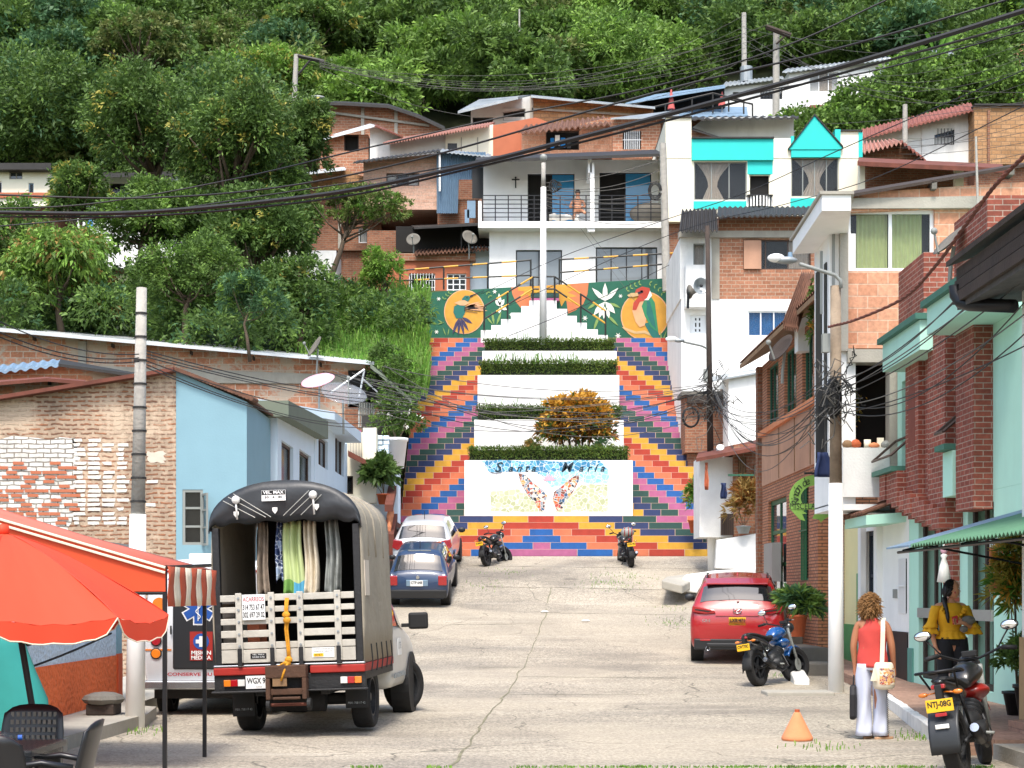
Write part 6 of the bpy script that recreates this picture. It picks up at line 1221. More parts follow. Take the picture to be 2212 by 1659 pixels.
mb.sph((c.x,c.y,c.z+.15),.14,10,7); mb.build('finial_lamp',m['frame_grey'],e)
mb=MB(); c=P(1196,402,61)
for k in range(5): mb.tube([(c.x+.05*k+(.17-.02*k)*math.cos(a*.5),c.y,c.z+(.24-.03*k)*math.sin(a*.5)) for a in range(13)],.02,5)
mb.build('cable_coil',m['cable'],e)
pole('old wooden pole with transformer cables beside the cream and turquoise house',P(1440,612,62.5),P(1432,310,62.5),.16,.13,'concrete_pole')
mb=MB(); c=P(1415,412,62)
for k in range(4): mb.tube([(c.x+(.26-.03*k)*math.cos(a*.5),c.y,c.z+(.36-.04*k)*math.sin(a*.5)) for a in range(13)],.016,5)
o=mb.build('cable_coil',m['cable']); tag(o,'black cable coils hung beside the old wooden pole right of the balcony','cable coil')
for lb,bx,by,tx,ty,d,r in [('grey lamp pole with a crossarm rising above the big tree',633,270,640,118,84,.15),('thin grey pole with a transformer on the upper right hillside',1608,190,1607,28,92,.16),('dark grey pole with a slanted crossarm left of the long white house windows',1676,300,1677,68,80,.19),('slim grey pole in front of the red tiled coping',1955,340,1955,226,68,.12),('very thin white pole standing in the forest above the grey top house',1122,215,1122,20,95,.06),('leaning thin aerial pole on the brick gable roof at the right',2113,430,2108,295,27,.022)]:
    e=pole(lb,P(bx,by,d),P(tx,ty,d),r,r*.8,'concrete_pole')
    if 'lamp pole' in lb:
        mb=MB(); mb.tube([P(640,120,d),P(700,133,d)],.1,6); mb.tube([P(645,160,d),P(672,128,d)],.06,6); mb.build('crossarm',m['tin_dark'],e); mb=MB(); mb.tube([P(634,222,d),P(655,215,d),P(678,209,d)],.05,6); mb.sph(tuple(P(685,210,d)),(.4,.15,.1),10,6); mb.build('lamp_arm',m['frame_grey'],e)
    if 'transformer' in lb:
        mb=MB(); mb.cyl(P(1612,178,91.5),P(1612,145,91.5),.35); mb.cyl(P(1622,188,91.5),P(1622,176,91.5),.4); mb.build('transformer',m['tin_grey'],e)
    if 'slanted' in lb:
        mb=MB(); mb.tube([P(1655,58,79.5),P(1708,77,79.5)],.13,6); mb.tube([P(1677,95,79.5),P(1700,74,79.5)],.05,6); mb.build('crossarm',m['wood_dark'],e)
        mb=MB(); 
        for k in range(6): c=P(1650+k*12,285+random.randint(-8,8),79.3); mb.sph(tuple(c),.28,8,6)
        mb.build('insulators',m['tin_grey'],e)
glass('mesh_grey',(.3,.31,.32,1),.6)
# satellite dishes
def dish(label,c,r,face,mat,tilt=.6,arm=1,post=.5):
    e=E('satellite_dish',label,'satellite dish',tuple(c)); f=Vector(face).normalized(); q=f.to_track_quat('Z','Y').to_matrix().to_4x4(); prof=[(.001,-.0),(r*.35,.02*r),(r*.7,.1*r),(r,.22*r),(r*.99,.25*r),(r*.69,.13*r),(r*.34,.05*r),(.001,.03*r)]
    mb=MB(); mb.lathe(prof,tuple(c),22,0,q); mb.build('reflector',m[mat],e,smooth=True)
    if arm: mb=MB(); cc=Vector(c); lo=q@Vector((0,-r*.9,.1*r)); tip=q@Vector((0,-r*.25,r*1.1)); mb.tube([cc+lo,cc+tip],.018,5); mb.sph(tuple(cc+tip),.05,8,6); mb.build('receiver_arm',m['frame_grey'],e)
    if post: mb=MB(); cc=Vector(c); mb.tube([cc-f*.05,cc+Vector((0,.05,-post*.6)),cc+Vector((0,.1,-post))],.03,6); mb.build('mount',m['frame_grey'],e)
dish('grey satellite dish on the pale roof edge of the long brick building',P(*Z4(1628,420),50),.36,(-.8,-.35,.5),'concrete_dark',post=1.1)
dish('large translucent grey mesh dish on the pale blue canopy',P(*Z4(1765,678),41),.58,(.2,-.5,.8),'mesh_grey',post=.9)
dish('pink underside of a tilted dish behind the large mesh dish',P(*Z4(1640,605),43),.45,(-.2,-.5,.9),'pink_flower',arm=0,post=.8)
dish('round satellite dish on the tiled lower roof left of the white balcony house',P(*Z7(1095,955),65.8),.33,(.45,-.8,.45),'concrete_dark',post=.8)
dish('pale satellite dish among the leaves left of the dark verandah',P(*Z7(795,965),65),.28,(-.1,-.9,.4),'concrete_dark',post=.5)
dish('dark brown satellite dish seen edge on above the tiled eave',P(*Z6(690,895),30),.3,(-.75,-.35,.55),'wood_dark',post=.6)
dish('white satellite dish behind the dark plank gutter on the brick parapet',P(*Z6(1600,320),22.5),.27,(-.75,-.15,.75),'concrete_dark',post=.5)
# loudspeaker
c=P(*Z6(245,548),54.4); e=E('loudspeaker','grey horn loudspeaker fixed to the white wall right of the murals','loudspeaker',tuple(c)); q=Vector((.35,-1,-.05)).normalized().to_track_quat('Z','Y').to_matrix().to_4x4()
MB().lathe([(.06,-.36),(.08,-.25),(.14,-.1),(.27,0),(.28,.01),(.26,.0),(.12,-.1),(.05,-.2)],tuple(c),20,0,q).build('horn',m['tin_grey'],e,smooth=True); MB().sph(tuple(c+Vector((.02,-.02,0))),.055,10,8).build('driver',m['frame_dark'],e); c2=P(*Z6(185,580),54.9); MB().lathe([(.05,-.25),(.12,-.1),(.24,0)],tuple(c2),16,0,Vector((-.8,-.3,-.1)).to_track_quat('Z','Y').to_matrix().to_4x4()).build('horn',m['concrete_dark'],e,smooth=True); MB().tube([P(*Z6(178,590),55),P(*Z6(175,670),55)],.05).build('mount',m['black_metal'],e)
# aerial frame on left roofs
e=E('aerial','thin white television aerial standing among the cables at the left','aerial',tuple(P(*Z14(300,300),45))); mb=MB(); mb.tube([P(*Z14(90,250),44),P(*Z14(350,70),44.5)],.03,5); mb.tube([P(*Z14(350,70),44.5),P(*Z14(310,280),44.5)],.025,5); mb.tube([P(*Z14(345,150),44.5),P(*Z14(450,245),45)],.02,5); mb.build('rods',m['tin_white'],e)
# ---- cables ----
def cab(label,pts,r,mat='cable',group=None,twist=0):
    mb=MB()
    if twist:
        n=len(pts)
        for k in range(3):
            q=[]
            for i,p in enumerate(pts): a=i*1.05+k*2.09; q.append(Vector(p)+Vector((math.cos(a)*r*.9,0,math.sin(a)*r*.9)))
            mb.tube(q,r,5)
    else: mb.tube(pts,r,5)
    o=mb.build('cable',m[mat],uv=False); tag(o,label,'cable',group); return o
def seg(a,da,b,db,s,n=22): return sag(P(*a,da),P(*b,db),s,n)
def through(pts,n=10):
    """smooth curve through several pixel+depth points"""
    q=[P(x,y,d) for x,y,d in pts]; q=[q[0]*2-q[1]]+q+[q[-1]*2-q[-2]]; out=[]
    for i in range(1,len(q)-2):
        for k in range(n):
            t=k/n; a,b,c,d=q[i-1],q[i],q[i+1],q[i+2]; out.append(.5*((2*b)+(c-a)*t+(2*a-5*b+4*c-d)*t*t+(3*b-a-3*c+d)*t**3))
    out.append(q[-2]); return out
cab('thickest black cable running from lower left to the top right corner',through([(-40,459,16),(300,459,15.5),(700,420,14.8),(1000,360,14),(1300,285,13.3),(1600,205,12.7),(1900,120,12.2),(2240,15,11.7)]),.021)
cab('thin black cable strapped just under the thickest one',through([(-40,468,16),(330,466,15.5),(720,428,14.8),(1010,366,14),(1310,294,13.3),(1610,216,12.7),(1910,133,12.2),(2240,42,11.7)]),.010)
cab('black cable above the thickest one, crossing the forest to the upper right',through([(-40,420,18),(300,428,18),(600,405,17.5),(900,345,17),(1300,232,16),(1500,178,16),(1750,120,15.5),(2000,52,15),(2240,-20,15)]),.011)
cab('slack black cable crossing the big tree, second from the top',through([(-40,452,18),(200,440,18),(500,388,18),(800,318,17),(1100,250,17),(1416,186,16.5),(1700,98,16),(1915,0,16)]),.009)
cab('slack cable crossing the big tree just below the thickest cable',through([(-40,492,20),(300,462,20),(600,418,19.5),(900,372,19),(1200,312,18),(1600,208,17.5),(1900,150,17),(2240,60,16)]),.009)
cab('cable through the turquoise house towards the right gutter',through([(1040,635,50),(1200,560,40),(1416,482,33),(1600,420,29),(1800,330,26),(2000,242,23),(2240,140,20)]),.008,'cable')
cab('second thin cable parallel through the turquoise house',through([(1100,660,45),(1440,510,33),(1700,440,28),(1900,380,25),(2240,215,20)]),.007,'cable')
cab('thick twisted brown cable sweeping from the wooden pole up to the right edge',through([(1790,706,26),(1850,690,24),(1950,645,21.5),(2020,575,19.5),(2090,480,17.5),(2150,400,16),(2230,320,14.8)],16),.013,'rust',twist=1)
GW='thin service wires between the two dark poles'
for k in range(14):
    x0,y0=1545+random.uniform(-6,6),845+random.uniform(-30,40); x1,y1=1800+random.uniform(-10,10),830+random.uniform(-30,50); cab('thin slack service wire strung between the white based pole and the wooden pole',seg((x0,y0),46.8,(x1,y1),26.2,random.uniform(.3,1.7)),.008,'cable_grey' if k%2 else 'cable',GW)
GL='thin service wires in front of the painted stairs'
for k in range(15):
    y0=845+random.uniform(-60,40); y1=850+random.uniform(-30,50); cab('thin service wire crossing in front of the painted stairs towards the dark pole',seg((random.uniform(660,860),y0),random.uniform(41,46),(1530,y1),46.8,random.uniform(.1,1.3)),.010,'cable_grey' if k%3 else 'cable',GL)
GP='thin wires from the left concrete pole'
for k in range(6):
    cab('thin wire running from the left concrete pole towards the stairs',seg((306,755+k*7),19.7,(random.uniform(840,900),850+k*13),46,random.uniform(.1,.5)),.008,'cable',GP)
for k,(x,y) in enumerate([(-30,680),(-30,705),(-30,715)]): cab(['upper wire from the left edge to the concrete pole','middle wire from the left edge to the concrete pole','lowest wire from the left edge to the concrete pole'][k],seg((x,y),16,(300,765+k*8),19.6,.12),.007)
GR='service wires fanning out from the wooden pole over the mint house'
for k in range(9):
    cab('service wire fanning out from the wooden pole over the mint green house',seg((1810,822+k*9),26,(2240,430+k*38),16.5,random.uniform(.05,.6)),.008,'cable' if k%3 else 'cable_grey',GR)
GH='high thin wires across the forest'
for k in range(9):
    cab('high thin wire crossing in front of the forest',seg((690,130+k*2),83,(1610+70*(k%2),32+k*12),80,random.uniform(1,3.5)),.010,'cable_grey',GH)
GQ='high thin wires leaving the upper right poles'
for k in range(8): cab('high thin wire leaving the upper right poles towards the right edge',seg((1607+70*(k%2),60+k*6),90-10*(k%2),(2240,20+k*30),60,random.uniform(.5,2)),.009,'cable_grey',GQ)
for k in range(7): cab('thin wire over the white house with red coping',seg((1680,270+k*6),79,(2240,215+k*22),55,random.uniform(.2,1.3)),.009,'cable_grey','thin wires over the red coping')
for k in range(7): cab('thin wire running across the white balcony',seg((1180,395+k*8),61,(1425,345+k*22),61.5,random.uniform(.1,.4)),.012,'cable_grey','thin wires across the balcony')
for a,b,lb in [((1190,405),(1375,655),'steep pale guy wire falling from the white pole to the red-headed bird mural'),((1196,405),(1400,660),'second steep pale guy wire beside the first on the mural')]: cab(lb,seg(a,61,b,59,.02),.006,'cable_grey')
cab('long thin dark cable falling across the white stepped wall to the left',seg((1100,725),52,(1450,570),60,.1),.012)
cab('dark guy cable slanting across the stippled wall to the left edge',seg((-20,1468),15,(240,1368),17,.03),.012)
for nm,cx_,cy_,d in [('dense tangle of wires around the wooden pole',1806,850,26.0),('dense tangle of wires around the white based dark pole',1534,850,46.7)]:
    mb=MB(); sc_=d/26
    for k in range(30):
        a=P(cx_+random.uniform(-22,22),cy_+random.uniform(-45,55),d-.2); pts=[a]
        for j in range(6): a=a+Vector((random.uniform(-.16,.16),random.uniform(-.06,.06),random.uniform(-.2,.17)))*sc_; pts.append(a)
        mb.tube(pts,.009*sc_**.5,4,k%2)
    tag(mb.build('wire_tangle',[m['cable'],m['cable_grey']],uv=False),nm,'wires')
mb=MB(); c=P(*Z6(955,1160),26)
mb.sph((c.x,c.y-.1,c.z),(.14,.1,.33),12,8); tag(mb.build('cable_splice',m['cable'],smooth=True),'black cable splice bundle strapped to the wooden pole','splice')
mb=MB(); c=P(*Z15(150,285),46.5)
for k in range(3): mb.tube([(c.x+(.24-.015*k)*math.cos(a*.4),c.y-.02*k,c.z+(.29-.015*k)*math.sin(a*.4)) for a in range(17)],.018,6)
tag(mb.build('cable_coil',m['cable']),'black coil of cable hanging beside the dark pole at the stairs','cable coil')
# ================= vehicles =================
M('tyre','#1b1a1a',.85,.15,20,bump=.3); M('rim','#8f9296',.35,.08,metal=.7); M('rim_dark','#2a2b2d',.5,.1,metal=.4); M('rubber','#161616',.7,.1); M('chrome','#b8bcc0',.2,.04,metal=.9)
M('car_red','#a3121a',.28,.03,1,coat=1.); M('car_white','#bfc2c5',.3,.02,1,coat=.8); M('car_blue','#1c3557',.35,.04,1,coat=.7,dirt=.1); M('car_black','#202123',.5,.1)
M('lamp_red','#a50f18',.2,.05,coat=1); M('lamp_clear','#d8d6d0',.2,.05,coat=1); M('lamp_amber','#e07b1c',.25,.05,coat=1); M('plate_yellow','#e8b51c',.45,.02); M('plate_white','#e9e9e6',.45,.02); M('plate_ink','#171717',.5)
def wheel(parent,c,r,w,rim='rim',ax=(1,0,0),spokes=5,name='wheel',rr=.64):
    q=Vector(ax).normalized().to_track_quat('Z','Y').to_matrix().to_4x4(); mb=MB(); h=w/2; R_=r*rr
    mb.lathe([(R_,-h*.85),(r*.93,-h),(r*.985,-h*.8),(r,-h*.45),(r,h*.45),(r*.985,h*.8),(r*.93,h),(R_,h*.85),(R_*.98,0),(R_,-h*.85)],c,28,0,q); o=mb.build(name,m['tyre'],parent,world=False,smooth=True)
    mb=MB(); k=.75
    mb.lathe([(R_,-h*.8),(R_,h*.8),(R_*.9,h*.8),(R_*.88,-h*.8),(R_,-h*.8)],c,26,0,q)
    for i in range(spokes):
        a=2*math.pi*i/spokes; e=q@Vector((math.cos(a),math.sin(a),0)); f=q@Vector((-math.sin(a),math.cos(a),0)); n_=q@Vector((0,0,1)); C=Vector(c); wd=R_*.16 if spokes<9 else .004; hz=h*.35 if spokes<9 else .004
        mb.hexa([C+e*R_*.12-f*wd-n_*hz,C+e*R_*.12+f*wd-n_*hz,C+e*R_*.93+f*wd*.7-n_*hz,C+e*R_*.93-f*wd*.7-n_*hz,C+e*R_*.12-f*wd+n_*hz,C+e*R_*.12+f*wd+n_*hz,C+e*R_*.93+f*wd*.7+n_*hz,C+e*R_*.93-f*wd*.7+n_*hz])
    mb.cyl(Vector(c)-(q@Vector((0,0,1)))*h*.6,Vector(c)+(q@Vector((0,0,1)))*h*.6,R_*.2,n=12); mb.build('rim',m[rim],o,world=False,smooth=False); return o
def cat(a,b,c,d,t): return .5*((2*b)+(c-a)*t+(2*a-5*b+4*c-d)*t*t+(3*b-a-3*c+d)*t**3)
class Body:
    """stations: (y,zb,hw,zm,zbelt,wbelt,zr,wr)"""
    def __init__(s,st): s.st=st
    def sec(s,y):
        st=s.st; y=max(st[0][0],min(st[-1][0],y)); i=max(j for j in range(len(st)) if st[j][0]<=y+1e-9); i=min(i,len(st)-2); t=(y-st[i][0])/(st[i+1][0]-st[i][0]); a=[st[i][k]*(1-t)+st[i+1][k]*t for k in range(8)]
        _,zb,hw,zm,zl,wl,zr,wr=a; h=[(0,zb),(hw*.8,zb),(hw*.97,zb+.09),(hw,zm),((hw+wl)/2+.012,(zm+zl)/2),(wl,zl),((wl+wr)/2+.012,(zl+zr)/2),(wr,zr-.035),(wr*.8,zr),(0,zr+.03)]
        return h
    def pt(s,y,k):
        """k in 0..18 around, 9 = roof centre; >9 mirrored"""
        if k>9: p=s.pt(y,18-k); return Vector((-p.x,p.y,p.z))
        h=s.sec(y); i=min(int(k),8); t=k-i; g=lambda j:(h[j] if 0<=j<=9 else ((-h[1][0],h[1][1]) if j<0 else (-h[8][0],h[8][1])))
        if i in (4,5,6,7): x=h[i][0]*(1-t)+h[i+1][0]*t; z=h[i][1]*(1-t)+h[i+1][1]*t
        else: x=cat(g(i-1)[0],g(i)[0],g(i+1)[0],g(i+2)[0],t); z=cat(g(i-1)[1],g(i)[1],g(i+1)[1],g(i+2)[1],t)
        return Vector((max(x,0),y,z))
    def shell(s,mb,mi=0,dy=.08):
        ys=[]; 
        for a,b in zip(s.st,s.st[1:]):
            n=max(1,int((b[0]-a[0])/dy)); ys+=[a[0]+(b[0]-a[0])*i/n for i in range(n)]
        ys.append(s.st[-1][0]); rings=[[s.pt(y,k*.5) for k in range(0,36)] for y in ys]; mb.loft(rings,mi,True,True)
    def patch(s,y0,y1,k0,k1,off=.008,n=8,kk=10,y0b=None,y1b=None):
        mb=MB(); rings=[]
        for i in range(n+1):
            row=[]
            for j in range(kk+1):
                k=k0+(k1-k0)*j/kk; ya=y0+((y0b if y0b is not None else y0)-y0)*j/kk; yb=y1+((y1b if y1b is not None else y1)-y1)*j/kk; y=ya+(yb-ya)*i/n
                p=s.pt(y,k); e=.02; nv=(s.pt(y+e,k)-s.pt(y-e,k)).cross(s.pt(y,k+.05)-s.pt(y,k-.05)); nv.normalize()
                if nv.dot(p-Vector((0,y,.7)))<0: nv=-nv
                row.append(p+nv*off)
            rings.append(row)
        mb.loft(rings,0,False,False); return mb
LR=PL((0,0,0),(1,0,0),(0,-1,0))
def lpl(y): return PL((0,y,0),(1,0,0),(0,-1,0))
def plate(e,x,y,z,w,h,txt,mat='plate_yellow',sub=None,rot=0,tw=.86):
    p=PL((x,y,z),(math.cos(rot),0,math.sin(rot)),(0,-1,0)); v=Vector((-math.sin(rot),0,math.cos(rot))); p.v=v
    mb=MB(); mb.ob(p,-w/2,-h/2,w/2,h/2,0,.012); o=mb.build('number_plate',m[mat],e,world=False,bevel=.003)
    mb=MB(); text(mb,txt,p,0,h*.1,h*.62,.0145,wd=w*tw,bold=.002)
    if sub: text(mb,sub,p,0,-h*.36,h*.16,.0145)
    mb.build('plate_text',m['plate_ink'],o,world=False)
def car(label,loc,rz,st,paint,L,w,wr=.31,tilt=0,axles=(.75,3.2),track=None,rim='rim',winy=(.2,.5),sidewin=None,cls='car'):
    e=E('parked_car',label,'car',loc,rz,rx=tilt); b=Body(st); mb=MB(); b.shell(mb); mb.build('body',m[paint],e,world=False,smooth=True,recalc=True)
    b.patch(winy[0],winy[1],7.15,10.85,.009).build('rear_window',m['glass_car'],e,world=False,smooth=True,recalc=False)
    if sidewin:
        for k0,k1 in ((5.15,6.85),(12.85,11.15)):
            for (a,b_,c,d) in sidewin: b.patch(a,b_,k0,k1,.008,y0b=c,y1b=d).build('side_window',m['glass_car'],e,world=False,smooth=True,recalc=False)
    b.patch(st[-5][0]+.08,st[-4][0]-.05,7.2,10.8,.009).build('windscreen',m['glass_car'],e,world=False,smooth=True,recalc=False)
    t=track or w/2-.12
    for s_ in (-1,1):
        for y in axles:
            wheel(e,(s_*t,y,wr),wr,.2,rim); mb=MB(); mb.lathe([(wr+.05,-.12),(wr+.05,.12)],(s_*(t-.005),y,wr),24,0,Vector((1,0,0)).to_track_quat('Z','Y').to_matrix().to_4x4()); mb.build('wheel_arch',m['rubber'],e,world=False)
    return e,b
n=NT('glass_car'); b_=n.n('ShaderNodeBsdfPrincipled'); b_.inputs['Base Color'].default_value=(.012,.014,.016,1); b_.inputs['Roughness'].default_value=.03; b_.inputs['Specular IOR Level'].default_value=1.; b_.inputs['Coat Weight'].default_value=1; n.l(b_.outputs[0],n.out.inputs[0]); MATS['glass_car']=n.m
def bx(e,name,mat,*bs,bevel=.01):
    if name in ('red_strip','gate_slat','side_board','stripe') and len(bs)>1:
        for b_ in bs: bx(e,name,mat,b_,bevel=bevel)
        return
    mb=MB()
    for a,b in bs: mb.box(a,b)
    return mb.build(name,m[mat],e,world=False,bevel=bevel)
# red SUV
st=[(0,.45,.74,.62,.80,.72,.86,.60),(.05,.36,.87,.66,.96,.84,1.02,.74),(.14,.30,.915,.70,1.08,.875,1.15,.76),(.30,.28,.92,.72,1.10,.88,1.33,.72),(.52,.28,.92,.74,1.10,.89,1.56,.66),(.75,.28,.92,.75,1.09,.89,1.62,.66),(1.8,.28,.92,.75,1.07,.89,1.66,.66),(2.6,.28,.92,.75,1.04,.88,1.60,.65),(3.3,.28,.92,.75,1.0,.88,1.10,.76),(4.1,.3,.9,.7,.9,.84,.95,.7),(4.45,.4,.8,.6,.7,.74,.74,.6)]
gz=lambda y:G(y)
def slope(y): return math.atan((G(y+2.6)-G(y))/2.6)
e,b=car('glossy red SUV parked on the right, behind the blue motorcycle',(4.40,32,G(32)+.02),R(-8),st,'car_red',4.45,1.84,.36,slope(32),(.8,3.5),.80,'rim_dark',(.2,.47),[(.62,1.5,.85,1.5),(1.56,2.6,1.56,2.35)])
bx(e,'bumper','car_black',((-.84,-.01,.28),(.84,.14,.50)),((-.6,-.03,.33),(.6,.02,.42)),bevel=.03)
for s_ in (-1,1):
    mb=MB(); mb.prism(lpl(.03),[(s_*.42,1.0),(s_*.44,1.05),(s_*.86,1.15),(s_*.88,1.03),(s_*.62,.985)],.025,-.22); mb.build('tail_light',m['lamp_red'],e,world=False,bevel=.01)
    mb=MB(); mb.prism(lpl(.0),[(s_*.5,1.04),(s_*.82,1.085),(s_*.82,1.06),(s_*.56,1.02)],.0,-.02); mb.build('lamp_inner',m['frame_dark'],e,world=False)
    bx(e,'reflector','lamp_red',((s_*.62-.1,-.02,.46),(s_*.62+.1,.02,.49)),bevel=.004); 
    mb=MB(); mb.lathe([(.045,-.12),(.045,0),(.037,0),(.03,-.1)],(s_*.57,-.02,.31),16,0,Vector((0,-1,0)).to_track_quat('Z','Y').to_matrix().to_4x4()); mb.build('exhaust_tip',m['chrome'],e,world=False,smooth=True)
    mb=MB(); mb.sph((s_*1.0,2.45,1.12),(.11,.06,.08),12,8); mb.tube([(s_*.88,2.45,1.05),(s_*.97,2.45,1.08)],.02,6); mb.build('mirror',m['car_black'],e,world=False,smooth=True)
mb=MB(); mb.prism(lpl(.035),[(-.55,.60),(-.6,.72),(-.48,.93),(.48,.93),(.6,.72),(.55,.60)],.006,-.05); mb.build('tailgate_recess',M('car_red_shaded','#8c0f16',.3,.03,1,coat=1.),e,world=False,bevel=.02)  # recess is a darker copy of the body paint, its shade in the colour
bx(e,'handle_trim','car_red',((-.42,-.0,.935),(.42,.05,.965)),bevel=.012)
plate(e,0,.012,.84,.33,.16,'LXR·471','plate_yellow','MEDELLIN')
mb=MB(); q=lpl(.015); rr_=.075
ring=[(rr_*math.cos(a*math.pi/12)*1.05,1.06+rr_*.82*math.sin(a*math.pi/12)) for a in range(24)]
mb.tube([q.at(u,v,.02) for u,v in ring+ring[:1]],.010,6); mb.tube([q.at(-.072,1.075,.02),q.at(-.035,1.08,.02),q.at(0,1.04,.02),q.at(.035,1.08,.02),q.at(.072,1.075,.02)],.009,6); mb.build('emblem',m['chrome'],e,world=False,smooth=True)
mb=MB(); text(mb,'CX-5',lpl(-.0),-.6,.86,.07,.02,bold=.002); mb.build('model_lettering',m['chrome'],e,world=False); mb=MB(); text(mb,'SKYACTIV',lpl(-.0),.55,.86,.03,.02); mb.build('trim_lettering',m['chrome'],e,world=False)
mb=MB(); mb.slab([(-.6,.40,1.56),(.6,.40,1.56),(.62,.72,1.64),(-.62,.72,1.64)],.03); mb.build('spoiler',m['car_red'],e,world=False,bevel=.01); mb=MB(); mb.tube([(.0,.17,1.19),(-.42,.21,1.235)],.012,6); mb.tube([(.0,.15,1.16),(0.02,.18,1.21)],.025,6); mb.build('rear_wiper',m['rubber'],e,world=False)
mb=MB(); mb.prism(PL((0,1.0,0),(0,1,0),(1,0,0)),[(0,1.66),(.14,1.66),(0.02,1.74)],.012,-.012); mb.build('antenna',m['car_red'],e,world=False)
mb=MB()
for s_ in (-1,1): mb.tube([(s_*.60,.8,1.64),(s_*.61,1.5,1.68),(s_*.60,2.4,1.63)],.014,6)
mb.build('roof_seam',m['car_black'],e,world=False)
# blue hatchback
st=[(0,.3,.68,.45,.55,.66,.60,.58),(.04,.24,.765,.5,.78,.74,.84,.66),(.12,.2,.775,.52,.86,.74,.90,.66),(.34,.2,.78,.55,.88,.75,1.10,.60),(.55,.2,.78,.55,.88,.75,1.33,.55),(.75,.2,.78,.55,.88,.75,1.37,.55),(1.6,.2,.78,.55,.88,.75,1.40,.55),(2.2,.2,.78,.55,.86,.75,1.35,.54),(2.8,.2,.78,.55,.84,.74,.92,.62),(3.5,.22,.76,.5,.74,.7,.79,.6),(3.8,.3,.68,.45,.58,.64,.62,.55)]
x=(903.5-CX)/F*42.2
e,b=car('dark blue hatchback with a white plate, parked in front of the silver white car',(x,42.2,G(42.2)+.02),R(-2),st,'car_blue',3.8,1.56,.28,slope(42.2),(.6,3.0),.68,'rim',(.16,.5),[(.6,1.3,.8,1.3),(1.35,2.15,1.35,1.95)])
bx(e,'bumper','car_black',((-.74,-.04,.24),(.74,.1,.47)),bevel=.03)
for s_ in (-1,1):
    bx(e,'tail_light','lamp_red',((s_*.635-.11,-.025,.58),(s_*.635+.11,.1,.83)),bevel=.02); mb=MB(); mb.sph((s_*.86,2.0,.95),(.1,.05,.07),10,7); mb.build('mirror',m['car_black'],e,world=False,smooth=True)
bx(e,'plate_surround','tin_blue',((-.3,-.012,.56),(.26,.05,.72)),bevel=.01); plate(e,-.03,-.018,.64,.33,.15,'CTP 648','plate_white'); mb=MB(); mb.tube([(.0,.13,.92),(.38,.24,1.02)],.012,5); mb.build('rear_wiper',m['rubber'],e,world=False)
bx(e,'number_light','frame_grey',((-.3,.62,1.365),(.3,.66,1.39)),bevel=.0); mb=MB(); mb.tube([(0,.8,1.4),(0,.84,1.6)],.01,5); mb.build('aerial',m['rubber'],e,world=False); mb=MB(); mb.cyl((0,.02,.79),(0,-.012,.79),.045,n=16); mb.build('emblem',m['chrome'],e,world=False)
# white hatch
st=[(0,.34,.72,.5,.62,.70,.68,.6),(.05,.26,.82,.55,.86,.80,.92,.7),(.14,.22,.84,.58,.95,.81,1.0,.7),(.34,.22,.845,.6,.97,.82,1.2,.66),(.52,.22,.85,.6,.97,.82,1.40,.6),(.75,.22,.85,.6,.97,.82,1.46,.6),(1.7,.22,.85,.6,.95,.82,1.50,.6),(2.3,.22,.85,.6,.93,.82,1.45,.6),(2.95,.22,.84,.6,.90,.8,1.0,.68),(3.6,.25,.8,.55,.78,.74,.84,.62),(3.85,.35,.7,.5,.62,.66,.66,.55)]
x=(912-CX)/F*46.3
e,b=car('silver white hatchback parked at the foot of the painted stairs',(x,46.3,G(46.3)+.02),R(-3),st,'car_white',3.85,1.7,.3,slope(46),(.65,3.1),.74,'rim',(.18,.48),[(.6,1.4,.85,1.4),(1.45,2.3,1.45,2.05)])
bx(e,'bumper','car_white',((-.78,-.04,.26),(.78,.1,.6)),bevel=.04)
for s_ in (-1,1):
    mb=MB(); mb.prism(lpl(.03),[(s_*.5,.80),(s_*.55,.98),(s_*.8,1.02),(s_*.84,.8),(s_*.7,.72)],.03,-.3); mb.build('tail_light',m['lamp_red'],e,world=False,bevel=.015); mb=MB(); mb.sph((s_*.96,2.1,1.03),(.11,.06,.08),10,7); mb.build('mirror',m['car_black'],e,world=False,smooth=True)
mb=MB(); mb.tube([(0,.9,1.47),(0,.94,1.72)],.01,5); mb.build('aerial',m['rubber'],e,world=False); plate(e,0,-.05,.5,.33,.15,'KLO 318')
mb=MB(); mb.tube([(.0,.16,1.02),(.35,.19,1.05)],.012,5); mb.build('rear_wiper',m['rubber'],e,world=False)
# ---- stake truck ----
M('stake_paint','#b7b2a6',.75,.14,5,bump=.3,dirt=.55); M('tarp_black','#26292c',.45,.15,3,bump=.25,bscale=6); M('tarp_grey','#9a9180',.8,.1,1.5,bump=.9,bscale=5,dirt=.2); M('truck_black','#1c1c1d',.6,.3,6,bump=.3,dirt=.3); M('strip_red','#9c2217',.6,.12,6,dirt=.4); M('rope','#c88a1c',.8,.15,30,bump=.5); M('wood_brown','#4d3424',.8,.2,6,bump=.4)
M('truck_white','#c4c2bc',.4,.05,2,coat=.3,dirt=.15)
TX,TY=-2.47,18.4; TR_=R(-4.2); tk=E('stake_truck','old white truck with an arched tarpaulin cover and slatted wooden tailgate','truck',(TX,TY,.02),TR_,ry=R(-1.9))
def arch(t,w=.84,z0=2.32,h=.52): return (w*-math.cos(t),z0+h*math.sin(t)**.8)
yF=2.15
def ring(y,off=0,lo=.80,sagz=0):
    pts=[(-.84-off,y,lo)]+[(-.85-off,y,z) for z in (1.2,1.6,2.0)]
    for i in range(19):
        t=math.pi*i/18; x_,z_=arch(t); pts.append((x_*(1+off),y,z_+off+sagz*math.sin(t)))
    return pts+[(.85+off,y,z) for z in (2.0,1.6,1.2)]+[(.84+off,y,lo)]
mb=MB(); rings=[]
